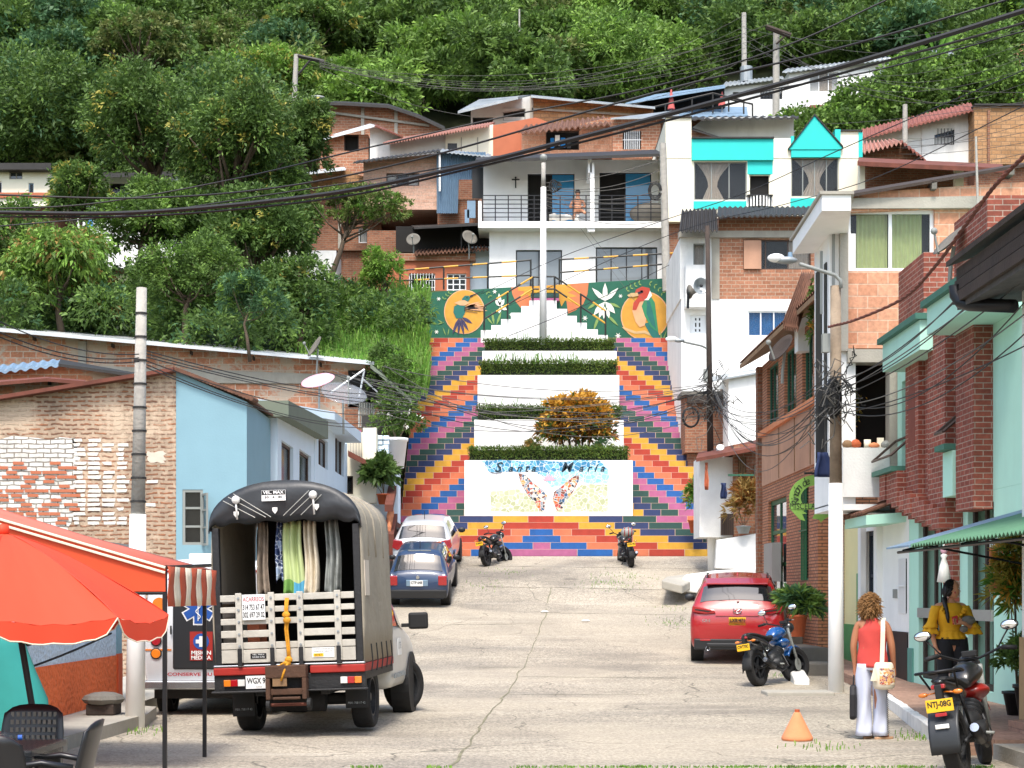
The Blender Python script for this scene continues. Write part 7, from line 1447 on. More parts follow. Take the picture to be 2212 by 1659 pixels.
for j in range(17):
    y=.0+yF*j/16; rings.append([(p[0]+.008*math.sin(j*2.3+p[2]*3),p[1],p[2]) for p in ring(y,0,.80,-.02*math.sin(j/16*math.pi*4)**2)])
mb.loft(rings,0,False,False); mb.build('tarpaulin_cover',m['tarp_grey'],tk,world=False,smooth=True,solid=.015)
mb=MB(); r_=ring(yF-.02,-.02,.80); mb.add(r_,[tuple(range(len(r_)))]); mb.build('headboard',m['interior_shade'],tk,world=False)  # inner front wall coloured near-black for the shade under the tarpaulin
mb=MB()
for y in (.45,1.0,1.55): r_=ring(y,.006,.8); mb.tube(r_[3:-3],.016,5)
mb.build('hoop',m['tarp_grey'],tk,world=False,smooth=True)
# black front flap with creases
mb=MB(); top=[];bot=[];rows=[[] for _ in range(6)]
for i in range(25):
    t=math.pi*i/24; x_,z_=arch(t,.86,2.33,.54); lowz=2.36+.05*math.sin(math.pi*i/24)-.02*math.sin(i*1.7); lowz=min(lowz,z_-.02) if 0<i<24 else 2.3
    for k in range(6): s_=k/5; rows[k].append((x_,-.03-.03*math.sin(math.pi*s_)-.012*math.sin(i*.9+k*1.6),z_+(lowz-z_)*s_))
back=[(p[0]*.985,.1,p[2]-.01) for p in rows[0]]
mb.loft([back]+rows,0,False,False); mb.build('black_flap',m['tarp_black'],tk,world=False,smooth=True,solid=.01)
mb=MB(); q=lpl(-.085)
M('flap_stripe','#a9a8a0',.6,.1)
for s_,L in ((-1,[((-.62,2.70),(-.2,2.46)),((-.56,2.735),(-.14,2.46)),((-.68,2.66),(-.32,2.46))]),(1,[((.30,2.74),(.0,2.47)),((.37,2.72),(.08,2.47)),((.44,2.69),(.2,2.47))])):
    for a,b in L: mb.tube([q.at(*a),q.at(*b)],.0045,4)
mb.build('stripe',m['flap_stripe'],tk,world=False)
for x_,z_ in ((-.53,2.665),(.345,2.69)):
    mb=MB(); mb.lathe([(.045,0),(.05,.01),(.04,.03),(.01,.04)],(x_,-.09,z_),14,0,Vector((0,-1,0)).to_track_quat('Z','Y').to_matrix().to_4x4()); mb.tube([(x_,-.1,z_),(x_+.01,-.1,z_-.22)],.012,5); mb.build('flap_lamp',m['lamp_clear'],tk,world=False,smooth=True)
for x_,z_ in ((-.53,2.5),(-.09,2.53),(.38,2.55)):
    mb=MB(); mb.prism(lpl(-.09),[(x_-.03,z_+.035),(x_+.03,z_+.035),(x_+.03,z_),(x_,z_-.04),(x_-.03,z_)],.012,0); mb.build('shield_badge',m['lamp_clear'],tk,world=False,bevel=.004)
mb=MB(); mb.box((-.235,-.1,2.64),(.035,-.085,2.76)); mb.build('speed_sign',m['plate_white'],tk,world=False)
mb=MB(); mb.box((-.232,-.104,2.708),(.032,-.099,2.757)); o=mb.build('sign_band',m['plate_ink'],tk,world=False); mb=MB(); text(mb,'VEL. MAX',lpl(-.104),-.1,2.732,.05,.002,wd=.235,bold=.001); mb.build('sign_text',m['plate_white'],o,world=False)
mb=MB(); text(mb,'50   6   80',lpl(-.1),-.1,2.68,.035,.003,wd=.2,bold=.0008); mb.build('sign_text',m['plate_ink'],o,world=False)
# frame posts, deck
for s_ in (-1,1): bx(tk,'corner_post','truck_black',((s_*.80-.04,-.02,.82),(s_*.80+.04,.06,2.36)))
for s_ in (-1,1): bx(tk,'side_board','stake_paint',*[((s_*.79-.012,.08,z),(s_*.79+.012,yF-.05,z+.09)) for z in (.86,1.02,1.18,1.34,1.5)])
bx(tk,'deck','truck_black',((-.84,.0,.74),(.84,yF,.82)))
bx(tk,'deck_edge','chrome',((-.86,-.05,.79),(.86,.0,.815)))
bx(tk,'red_strip','strip_red',((-.86,-.06,.70),(-.26,-.01,.785)),((.24,-.06,.70),(.86,-.01,.785)))
bx(tk,'rear_bumper','truck_black',((-.86,-.03,.52),(.86,.04,.70)),((-.88,-.1,.50),(.88,.02,.525)))
bx(tk,'side_reflector','strip_red',((.845,.02,.70),(.86,yF,.79))); bx(tk,'side_rail','truck_black',((-.82,.1,.6),(.82,yF+.2,.74)))
# tailgate
sl=[(1.60,1.525),(1.465,1.40),(1.335,1.265),(1.20,1.12),(1.065,.99)]
for i,(a,c) in enumerate(sl):
    if i==3: bx(tk,'gate_slat','stake_paint',((-.76,-.05,c),(-.17,-.02,a)),((.15,-.05,c),(.76,-.02,a)),bevel=.006)
    else: bx(tk,'gate_slat','stake_paint',((-.76,-.05,c),(.76,-.02,a)),bevel=.006)
bx(tk,'gate_board','stake_paint',((-.76,-.052,.835),(.76,-.02,.982)),bevel=.004)
for x_ in (-.545,-.175,.15,.575):
    bx(tk,'gate_upright','stake_paint',((x_-.036,-.075,.84),(x_+.036,-.0505,1.62)),bevel=.006); bx(tk,'hinge_strap','truck_black',((x_-.025,-.09,.80),(x_+.025,-.0755,1.0)),bevel=.004)
    mb=MB()
    for a,c in sl: mb.cyl((x_,-.075,(a+c)/2),(x_,-.088,(a+c)/2),.013,n=10)
    mb.build('bolts',m['tin_grey'],tk,world=False)
bx(tk,'phone_sign','plate_white',((-.5,-.088,1.315),(-.24,-.078,1.6)),bevel=.003)
mb=MB(); text(mb,'ACARREOS',lpl(-.088),-.37,1.545,.07,.002,wd=.24,bold=.001); mb.build('sign_text',M('ink_red','#a8323c',.6),tk,world=False)
mb=MB(); text(mb,'314 753 67 47',lpl(-.088),-.37,1.455,.085,.002,wd=.245,bold=.002); text(mb,'302 697 29 02',lpl(-.088),-.37,1.37,.085,.002,wd=.245,bold=.002); mb.build('sign_text',m['plate_ink'],tk,world=False)
bx(tk,'sticker','plate_white',((.27,-.058,.875),(.52,-.0525,.985)),bevel=0); mb=MB(); text(mb,'¿COMO CONDUZCO?',lpl(-.058),.395,.967,.022,.002,wd=.22); text(mb,'MARQUE GRATIS',lpl(-.058),.395,.94,.022,.002,wd=.21); mb.build('sign_text',m['plate_ink'],tk,world=False)
bx(tk,'sticker','plate_yellow',((.285,-.062,.885),(.4,-.0585,.92)),bevel=0); mb=MB(); text(mb,'#767',lpl(-.062),.343,.903,.03,.002,wd=.08); mb.build('sign_text',m['plate_ink'],tk,world=False)
bx(tk,'sticker','plate_ink',((-.43,-.058,.88),(-.25,-.0525,.94)),bevel=0); mb=MB(); text(mb,'VEL MAX',lpl(-.058),-.34,.925,.022,.002,wd=.14); text(mb,'50/80 K/G',lpl(-.058),-.34,.897,.022,.002,wd=.14); mb.build('sign_text',m['plate_white'],tk,world=False)
plate(tk,-.345,-.045,.615,.3,.145,'WGX 903','plate_white','COTA',tw=.9)
for x_,o_ in ((-.625,(0,1,2)),(.70,(2,1,0))):
    mats=['lamp_amber','lamp_red','lamp_clear']
    for k in range(3): bx(tk,'tail_light',mats[o_[k]],((x_-.12+k*.08,-.06,.575),(x_-.042+k*.08,-.03,.65)),bevel=.005)
bx(tk,'coupling_box','wood_brown',((-.24,-.2,.66),(.22,-.05,.80)),((-.24,-.2,.42),(-.19,-.05,.66)),((.17,-.2,.42),(.22,-.05,.66)),((-.19,-.17,.47),(.17,-.05,.54)),((-.16,-.22,.42),(.15,-.17,.45)))
bx(tk,'cardboard','wood',((-.16,-.19,.57),(-.0,-.18,.76)),bevel=0)
mb=MB(); mb.tube([(-.2,-.12,.36),(.22,-.12,.36)],.02,6); mb.build('crossbar',m['rust'],tk,world=False)
for x_ in (-.22,.24):
    mb=MB(); mb.lathe([(.02,-.02),(.07,-.02),(.07,.02),(.02,.02)],(x_,-.14,.36),16,0,Vector((1,0,0)).to_track_quat('Z','Y').to_matrix().to_4x4()); mb.build('dolly_wheel',m['rubber'],tk,world=False)
o=E('rope','yellow rope tied down the middle of the wooden truck tailgate','rope',(TX,TY,.02),TR_,ry=R(-1.9)); mb=MB(); pts=[(.0,-.085,1.55),(-.01,-.1,1.42),(.0,-.105,1.34),(-.015,-.1,1.2),(.0,-.1,1.0),(.01,-.12,.85)]; mb.tube(pts,.014,7); mb.tube([(p[0]+.022,p[1],p[2]) for p in pts],.012,7)
for c in ((0,-.11,1.36),(.01,-.12,1.3),(.02,-.14,.86),(.0,-.14,.82)): mb.sph(c,(.045,.03,.04),10,7)
mb.tube([(.02,-.14,.86),(-.08,-.15,.80),(-.2,-.12,.76)],.012,6); mb.tube([(.02,-.14,.85),(-.02,-.2,.74),(-.06,-.21,.63)],.013,6); mb.build('rope',m['rope'],o,world=False,smooth=True)
for s_ in (-1,1):
    wheel(tk,(s_*.68,.98,.36),.365,.23,'rim_dark',spokes=6); bx(tk,'mudflap','rubber',((s_*.66-.13,.5,.2 if s_<0 else .26),(s_*.66+.13,.515,.52)),bevel=.004)
    mb=MB(); text(mb,'PBX: 758 17 42',lpl(.5),s_*.66,.32 if s_>0 else .28,.035,.003,wd=.2); mb.build('mudflap_text',m['tin_grey'],tk,world=False)
bx(tk,'axle','truck_black',((-.6,.92,.28),(.6,1.04,.42)),((-.25,.85,.22),(.15,1.1,.45)),bevel=.04); bx(tk,'chassis','truck_black',((-.42,.1,.45),(-.32,4.3,.58)),((.32,.1,.45),(.42,4.3,.58)))
mb=MB(); mb.lathe([(.2,-.3),(.24,-.25),(.24,.25),(.2,.3)],(.0,.6,.3),18,0,Matrix.Identity(4)); mb2=MB(); mb2.cyl((-.35,.5,.38),(.3,.5,.36),.13,n=14); mb2.build('spare_wheel',m['tyre'],tk,world=False,smooth=True)
# cab
cs=[(2.25,.5,.76,.7,1.05,.76,1.10,.68),(2.3,.4,.80,.8,1.1,.79,1.60,.62),(2.5,.36,.82,.8,1.1,.80,1.72,.62),(3.1,.36,.82,.8,1.08,.80,1.72,.62),(3.7,.36,.83,.8,1.06,.80,1.16,.70),(4.3,.38,.82,.75,.98,.77,1.04,.66),(4.65,.45,.76,.7,.8,.70,.84,.6)]
cb=Body(cs); mb=MB(); cb.shell(mb); mb.build('cab',m['truck_white'],tk,world=False,smooth=True)
for k0,k1 in ((5.2,6.8),(12.8,11.2)): cb.patch(2.45,3.5,k0,k1,.008,y0b=2.5,y1b=3.15).build('side_window',m['glass_car'],tk,world=False,smooth=True,recalc=False)
for s_ in (-1,1):
    wheel(tk,(s_*.72,3.95,.34),.345,.22,'rim_dark',ax=(math.cos(R(28)),-math.sin(R(28)),0),spokes=6); mb=MB(); q_=Vector((1,0,0)).to_track_quat('Z','Y').to_matrix().to_4x4(); mb.lathe([(.43,-.12),(.43,.13)],(s_*.72,3.95,.36),26,0,q_); mb.build('wheel_arch',m['rubber'],tk,world=False)
    bx(tk,'wing_mirror','rubber',((s_*1.03-.13,3.3,1.1),(s_*1.03+.13,3.38,1.32)),bevel=.03); bx(tk,'mirror_arm','rubber',((min(s_*.8,s_*.95),3.33,1.13),(max(s_*.8,s_*.95),3.36,1.18)))
    mb=MB(); mb.tube([(s_*.795,3.0,.9),(s_*.83,3.0,.92)],.02,6); mb.build('door_handle',m['rubber'],tk,world=False)
bx(tk,'door_sticker','plate_white',((.826,2.75,.78),(.835,3.05,1.0)),bevel=0); mb=MB(); text(mb,'LTE',PL((0,0,0),(0,1,0),(1,0,0)),2.9,.9,.12,.838,wd=.22); mb.build('sticker_text',m['tin_grey'],tk,world=False)
for k in range(7): mb=MB(); mb.ob(PL((0,0,0),(0,1,0),(1,0,0)),2.4+k*.15,.5,2.48+k*.15,.55,.835,.82); mb.build('reflective_tape',m['tin_grey'],tk,world=False)
for k in range(5): y=.35+k*.38; mb=MB(); mb.tube([(.875,y,1.0),(.885,y+.02,.8),(.87,y,.68)],.008,5); mb.build('tie_cord',m['tarp_black'],tk,world=False)
bx(tk,'tarp_patch','cloth_cream',((.862,.1,1.55),(.87,.4,1.95)),bevel=0)
# blankets hanging inside
mosaic('cloth_plaid',['#1f2c4a','#8fa0b8','#2a3a63'],14,'#c9cfd8')
def blanket(label,x0,x1,z0,mats,seed,y=.25,taper=.2,group=None):
    rg_=random.Random(seed); o=E('blanket',label,'blanket',(TX,TY,.02),TR_,ry=R(-1.9)); mb=MB(); n=22; rings=[]
    for j in range(15):
        t=j/14; row=[]; k=1-taper*(1-t)
        for i in range(n+1):
            s=i/n; x_=(x0+x1)/2+(s-.5)*(x1-x0)*k; row.append((x_+.01*math.sin(t*6+seed),y+.035*math.sin(s*5*math.pi+seed)+.02*math.sin(s*11+t*3)-.05*t,2.42+(z0-2.42)*t*(1+.05*math.sin(s*7+seed)*t)))
        rings.append(row)
    mb.loft(rings,0,False,False)
    for i in range(len(mb.f)): 
        t=(i//n)/14; mb.mi[i]=0 if (len(mats)==1 or t<.78) else (1 if (i%n)<n//2 else 2)
    mb.build('cloth',mats,o,world=False,smooth=True,solid=.008)
M('blanket_brown','#7d6f60',.95,.5,9); M('blanket_green','#b0bd84',.95,.06,5); M('blanket_cream','#c9bda6',.95,.12,14); M('blanket_grey','#878a85',.95,.35,7); M('cloth_lime','#6f9a4a',.9,.06); M('cloth_sky','#4f9ab8',.9,.06)
blanket('brown patterned blanket hanging in the truck, leftmost of the hanging blankets',-.40,-.24,1.58,[m['blanket_brown']],1)
blanket('navy and white checked blanket hanging in the truck beside the pale green one',-.18,-.04,1.75,[m['cloth_plaid']],2)
blanket('pale green blanket with a blue hem hanging in the middle of the truck opening',-.09,.17,1.55,[m['blanket_green'],m['cloth_lime'],m['cloth_sky']],3,.2)
blanket('cream ribbed blanket hanging in the truck right of the pale green one',.16,.33,1.56,[m['blanket_cream']],4,.22)
blanket('grey green blanket hanging in the truck, rightmost of the hanging blankets',.40,.58,1.58,[m['blanket_grey']],5,.25)
# ---- ambulance ----
M('amb_white','#dcdedf',.35,.02,1,coat=.6)
am=E('ambulance','white ambulance van with a black rear panel and blue medical star behind the tent legs','ambulance',(-3.99,21.6,-.02),0)
st=[(0,.42,.84,.7,1.25,.84,1.98,.74),(.06,.38,.86,.7,1.25,.86,2.06,.76),(.2,.36,.86,.7,1.25,.86,2.08,.77),(3.2,.36,.86,.7,1.2,.86,2.08,.76),(3.5,.36,.86,.7,1.15,.84,1.85,.7),(4.0,.36,.85,.7,1.0,.82,1.2,.72),(4.6,.4,.78,.6,.8,.74,.9,.66)]
ab=Body(st); mb=MB(); ab.shell(mb,0,.2); mb.build('body',m['amb_white'],am,world=False,smooth=True)
bx(am,'rear_panel','glass_dark' if 0 else 'car_black',((-.48,-.03,.64),(.52,.02,1.78)),bevel=.05)
for z_,mt in ((1.02,'lamp_red'),(.85,'lamp_amber')):
    for s_ in (-1,1):
        mb=MB(); mb.cyl((s_*.70,.02,z_),(s_*.70,-.03,z_),.062,n=18); mb.build('tail_light',m[mt],am,world=False,bevel=.008)
        mb=MB(); mb.cyl((s_*.70,.02,z_),(s_*.70,-.02,z_),.075,n=18); mb.build('lamp_bezel',m['rubber'],am,world=False)
bx(am,'stripe','lamp_amber',((-.86,-.012,.89),(-.5,.0,.91)),bevel=0); bx(am,'stripe','lamp_red',((-.8,-.012,1.92),(.8,.02,1.95)),bevel=0)
bx(am,'rear_bumper','chrome',((-.86,-.12,.38),(.86,.04,.50)),bevel=.02)
mb=MB(); text(mb,'CONSERVE  SU  DISTANCIA',lpl(-.012),0,.575,.06,.0,wd=1.1,bold=.0015); mb.build('lettering',m['ink_red'],am,world=False)
mb=MB(); text(mb,'AMBULANCIA',lpl(.0),.0,1.86,.12,.01,wd=1.1,bold=.003); mb.build('lettering',M('ink_blue','#1a4f9c',.5),am,world=False)
def starlife(x_,z_,r,w_,mat,y=-.035,nm='medical_star'):
    mb=MB()
    for k in range(3):
        a=R(90+60*k); d=Vector((math.cos(a),math.sin(a))); e_=Vector((-d.y,d.x))*w_; q=lpl(y-.001*k); c=Vector((x_,z_)); mb.prism(q,[tuple(c+d*r+e_),tuple(c+d*r-e_),tuple(c-d*r-e_),tuple(c-d*r+e_)],0,-.004)
    mb.build(nm,m[mat],am,world=False)
starlife(-.14,1.44,.215,.068,'plate_white',-.033); starlife(-.14,1.44,.195,.052,'ink_blue',-.038)
mb=MB(); mb.tube([(-.14,-.045,1.6),(-.14,-.045,1.28)],.006,5); mb.tube([(-.14+.03*math.sin(k*.9),-.046,1.3+k*.02) for k in range(14)],.007,5); mb.build('serpent_staff',m['plate_white'],am,world=False)
bx(am,'mission_sign','strip_red',((-.25,-.04,.76),(.05,-.03,1.14)),bevel=0); mb=MB(); mb.cyl((-.1,-.03,1.01),(-.1,-.045,1.01),.105,n=24); mb.build('sign_disc',m['ink_blue'],am,world=False); bx(am,'sign_cross','plate_white',((-.125,-.05,.94),(-.075,-.044,1.08)),((-.17,-.051,.985),(-.03,-.0445,1.035)),bevel=0)
mb=MB(); text(mb,'MISIÓN',lpl(-.04),-.1,.86,.07,.003,wd=.26,bold=.002); text(mb,'MÉDICA',lpl(-.04),-.1,.795,.07,.003,wd=.26,bold=.002); mb.build('sign_text',m['plate_white'],am,world=False)
mb=MB(); mb.cyl((-.66,-.01,1.5),(-.66,.03,1.5),.09,n=20); mb.build('orange_logo',m['lamp_amber'],am,world=False)
bx(am,'door_handle','rubber',((-.51,-.05,1.1),(-.49,-.02,1.22)))
for s_ in (-1,1):
    for y in (.85,3.7): wheel(am,(s_*.72,y,.32),.325,.2,'rim_dark')
bx(am,'roof_beacon','plate_white',((-.35,.4,2.08),(.35,.7,2.18)),bevel=.02); bx(am,'underbody','rubber',((-.75,.1,.25),(.75,4.2,.42)))
# ---- motorcycles ----
def moto(label,loc,rz,lean,col,acc,txt,detail=1,rack=0,steer=0,helmet=0,wr=.3):
    e=E('motorcycle',label,'motorcycle',loc,rz,ry=lean); wb=1.32
    wheel(e,(0,0,wr),wr,.13,'rim_dark',rr=.68,spokes=5); 
    ss,cc=math.sin(steer),math.cos(steer); fx,fy=-ss*.12,wb
    wheel(e,(fx,fy,wr),wr,.1,'rim_dark',ax=(cc,ss,0),rr=.72,spokes=5)
    def tb(name,mat,*ps,n=8):
        mb=MB()
        for pts,r in ps: mb.tube(pts,r,n)
        return mb.build(name,m[mat],e,world=False,smooth=True)
    tb('swingarm','rim_dark',([(-.09,0,wr),(-.1,.45,wr+.06)],.022),([(.09,0,wr),(.1,.45,wr+.06)],.022))
    tb('shock','frame_grey',([(0,.28,wr+.06),(0,.42,.66)],.03)); tb('frame','black_metal',([(0,.4,.72),(0,.85,.82),(0,1.12,.86)],.03),([(0,1.1,.84),(.0,.95,.5),(0,.75,.28),(0,.45,.3)],.025),([(-.08,.45,.32),(-.09,.1,.72)],.016),([(.08,.45,.32),(.09,.1,.72)],.016))
    mb=MB(); mb.sph((0,.68,.42),(.13,.2,.16),12,8); mb.cyl((0,.72,.45),(0,.88,.6),.09,.08); mb.cyl((-.17,.6,.36),(.17,.6,.36),.1,n=14)
    for k in range(4): mb.cyl((0,.74+.035*k,.47+.033*k),(0,.75+.035*k,.478+.033*k),.115,n=12)
    mb.build('engine',m['rim_dark'],e,world=False,smooth=True)
    tb('exhaust','black_metal',([(.1,.8,.5),(.14,.9,.3),(.15,.6,.22),(.16,.3,.3)],.022),([(.16,.32,.3),(.19,-.02,.42)],.055)); mb=MB(); mb.cyl((.19,-.0,.415),(.192,-.03,.425),.045,.04); mb.build('exhaust_tip',m['chrome'],e,world=False)
    # tank, seat, tail
    def lo(name,mat,secs,sub=1):
        mb=MB(); rings=[]
        for (y,z,w,h) in secs: rings.append([(w*math.cos(a*math.pi/6)*(1 if math.sin(a*math.pi/6)>-.3 else .8),y,z+h*math.sin(a*math.pi/6)) for a in range(12)])
        mb.loft(rings); return mb.build(name,m[mat],e,world=False,smooth=True,sub=sub)
    lo('tank','moto_black' if rack else col,[(.62,.80,.05,.03),(.66,.83,.11,.09),(.82,.87,.165,.13),(1.0,.88,.16,.12),(1.1,.86,.09,.08),(1.14,.85,.03,.03)])
    lo('seat','rubber',[(-.2,.87,.05,.02),(-.17,.87,.11,.04),(.1,.84,.13,.05),(.35,.78,.12,.05),(.6,.80,.1,.05),(.68,.83,.04,.03)])
    lo('tail_fairing',acc,[(-.3,.86,.03,.02),(-.25,.84,.08,.045),(.0,.80,.11,.07),(.3,.72,.12,.08),(.5,.68,.06,.05)])
    lo('shroud',col,[(.8,.72,.1,.03),(.9,.72,.19,.09),(1.02,.7,.2,.1),(1.12,.66,.12,.05)])
    tb('fork','frame_grey',([(fx-.08*cc,fy-.08*ss*0,wr),(-.08,1.18,.95)],.025),([(fx+.08*cc,fy,wr),(.08,1.18,.95)],.025)); 
    mb=MB(); rings=[]
    for i in range(9):
        a=R(30+i*14); rings.append([(fx+w_,fy-math.cos(a)*(wr+.03),wr+math.sin(a)*(wr+.03)+dz) for w_,dz in ((-.07,-.03),(-.05,0),(.05,0),(.07,-.03))])
    mb.loft(rings,0,False,False); mb.build('front_mudguard',m[col],e,world=False,smooth=True,solid=.006)
    mb=MB(); rings=[]
    for i in range(9):
        a=R(-5+i*15); rings.append([(w_,-math.cos(a)*(wr+.05)+.02,wr+math.sin(a)*(wr+.06)+dz) for w_,dz in ((-.09,-.05),(-.06,0),(.06,0),(.09,-.05))])
    mb.loft(rings,0,False,False); mb.build('rear_mudguard',m['rubber'],e,world=False,smooth=True,solid=.008)
    # bars
    H=Matrix.Rotation(steer,3,'Z'); O=Vector((0,1.16,.98)); hb=lambda x_,y_,z_:O+H@Vector((x_,y_,z_))
    tb('handlebar','black_metal',([hb(-.4,-.16,.08),hb(-.28,-.12,.1),hb(-.1,.02,.03),hb(.1,.02,.03),hb(.28,-.12,.1),hb(.4,-.16,.08)],.013)); tb('grip','rubber',([hb(-.42,-.17,.08),hb(-.29,-.13,.1)],.022)); tb('grip','rubber',([hb(.42,-.17,.08),hb(.29,-.13,.1)],.022)); tb('lever','frame_grey',([hb(-.25,-.06,.09),hb(-.4,-.08,.08)],.007)); tb('lever','frame_grey',([hb(.25,-.06,.09),hb(.4,-.08,.08)],.007))
    for s_ in (-1,1):
        tb('mirror_stem','black_metal',([hb(s_*.26,-.1,.1),hb(s_*.33,-.08,.2),hb(s_*.38,-.06,.26)],.008)); mb=MB(); c=hb(s_*.40,-.07,.30); mb.sph(tuple(c),(.085,.02,.05),14,8); o=mb.build('mirror',m['rubber'],e,world=False,smooth=True); mb=MB(); mb.sph((c.x,c.y-.012,c.z),(.075,.012,.042),14,8); mb.build('mirror_glass',m['mirror'],o,world=False,smooth=True)
    mb=MB(); c=hb(0,.12,-.02); mb.sph(tuple(c),(.11,.09,.1),14,9); mb.build('headlight',m[acc],e,world=False,smooth=True); bx(e,'dash','rubber',(tuple(hb(-.07,.0,.05)-Vector((0,0,0))),tuple(hb(-.07,.0,.05)+Vector((.14,.06,.06)))))
    bx(e,'tail_light','lamp_red',((-.06,-.335,.80),(.06,-.28,.84)),bevel=.01); plate(e,0,-.36,.66,.235,.11,txt); bx(e,'plate_bracket','rubber',((-.03,-.345,.6),(.03,-.26,.84)))
    for s_ in (-1,1): mb=MB(); mb.sph((s_*.15,-.27,.76),(.045,.02,.022),10,7); mb.tube([(s_*.03,-.26,.77),(s_*.12,-.27,.76)],.008,5); mb.build('indicator',m['lamp_amber'],e,world=False,smooth=True)
    mb=MB(); mb.lathe([(.03,-.004),(.11,-.004),(.11,.004),(.03,.004)],(fx+.07,fy,wr),20,0,Vector((1,0,0)).to_track_quat('Z','Y').to_matrix().to_4x4()); mb.build('brake_disc',m['frame_grey'],e,world=False)
    tb('foot_peg','frame_grey',([(-.24,.55,.33),(-.1,.55,.35)],.014),([(.24,.55,.33),(.1,.55,.35)],.014),([(-.2,.25,.42),(-.1,.3,.45)],.014)); tb('side_stand','black_metal',([(-.08,.6,.26),(-.24,.52,.0+abs(lean)*.2)],.014))
    if rack:
        tb('luggage_rack','black_metal',([(-.16,-.38,.95),(.16,-.38,.95),(.17,-.1,.95),(.15,.1,.93),(-.15,.1,.93),(-.17,-.1,.95),(-.16,-.38,.95)],.013),([(-.08,-.38,.95),(-.08,.1,.93)],.01),([(.08,-.38,.95),(.08,.1,.93)],.01),([(.0,-.38,.95),(.0,.1,.93)],.01),([(-.15,-.3,.95),(-.12,-.1,.8)],.01),([(.15,-.3,.95),(.12,-.1,.8)],.01))
        mb=MB(); c=(0,-.05,.34); rings=[]
        for i in range(8):
            a=R(-15+i*13); rings.append([(w_,-.05-math.cos(a)*(.335),.33+math.sin(a)*(.34)) for w_ in (-.13,-.11,.11,.13)])
        mb.loft(rings,0,False,False); mb.build('tyre_hugger',m['tarp_black'],e,world=False,smooth=True,solid=.02); bx(e,'reflector','lamp_red',((-.05,-.37,.565),(.05,-.355,.595)),bevel=.004); bx(e,'hugger_reflector','lamp_clear',((-.06,-.395,.46),(.06,-.385,.5)),bevel=.006)
    return e
n=NT('mirror'); b_=n.n('ShaderNodeBsdfPrincipled'); b_.inputs['Base Color'].default_value=(.85,.87,.9,1); b_.inputs['Metallic'].default_value=1; b_.inputs['Roughness'].default_value=.05; n.l(b_.outputs[0],n.out.inputs[0]); MATS['mirror']=n.m
M('moto_blue','#0d4f8f',.25,.04,1,coat=1.); M('moto_red','#8f1a14',.3,.05,1,coat=.8); M('moto_black','#18181a',.35,.06,coat=.5)
moto('black and red motorcycle with a rear rack and white framed mirrors in the right foreground',(3.93,14.35,0),R(-27),R(-9),'moto_red','moto_black','NTJ-08G',rack=1,steer=R(18),wr=.31)
p_=P(1640,1487,27.3); moto('blue motorcycle leaning on its stand behind the red SUV',(p_.x,27.3,G(27.3)),R(-36),R(-9),'moto_blue','moto_black','CWT70C',steer=R(-22),wr=.31)
p_=P(1052,1219,48.2); moto('small black motorcycle parked at the left foot of the painted stairs',(p_.x,48.2,G(48.2)),R(-22),R(-8),'moto_black','moto_black','AOM51E',steer=R(-25))
p_=P(1364,1222,48.0); moto('black motorcycle with a helmet on its seat at the right foot of the painted stairs',(p_.x,48.0,G(48)),R(6),R(-6),'moto_black','moto_black','IZG10E',steer=R(10))
c=Vector((p_.x-.12,47.95,G(48)+1.02)); e=E('helmet','red and grey striped helmet resting on the black motorcycle at the right of the stairs','helmet',tuple(c)); mb=MB(); mb.sph(tuple(c),(.2,.16,.15),16,10); mb.build('shell',m['frame_grey'],e,smooth=True)
for k in (-.09,.02,.12):
    mb=MB(); mb.tube([(c.x+k,c.y-.155*math.cos(a)*math.cos(k*5),c.z+.15*math.sin(a)*math.cos(k*4)) for a in [R(-50+i*20) for i in range(9)]],.016,6); mb.build('stripe',m['moto_red'],e,smooth=True)
# ================= people =================
def skinmesh(pts,edges,sub=2):
    names=list(pts); idx={n_:i for i,n_ in enumerate(names)}
    me=bpy.data.meshes.new('sk'); me.from_pydata([pts[n_][0] for n_ in names],[(idx[a],idx[b]) for a,b in edges],[]); o=bpy.data.objects.new('sk',me); COL.objects.link(o)
    o.modifiers.new('s','SKIN'); 
    for n_ in names: r=pts[n_][1]; me.skin_vertices[0].data[idx[n_]].radius=(r,r) if not isinstance(r,tuple) else r
    me.skin_vertices[0].data[idx['pelvis']].use_root=True; mm=o.modifiers.new('u','SUBSURF'); mm.levels=sub; mm.render_levels=sub
    dg=bpy.context.evaluated_depsgraph_get(); dg.update(); ev=bpy.data.meshes.new_from_object(o.evaluated_get(dg)); vs=[v.co.copy() for v in ev.vertices]; fs=[tuple(p.vertices) for p in ev.polygons]
    bpy.data.objects.remove(o); bpy.data.meshes.remove(me); bpy.data.meshes.remove(ev); return vs,fs
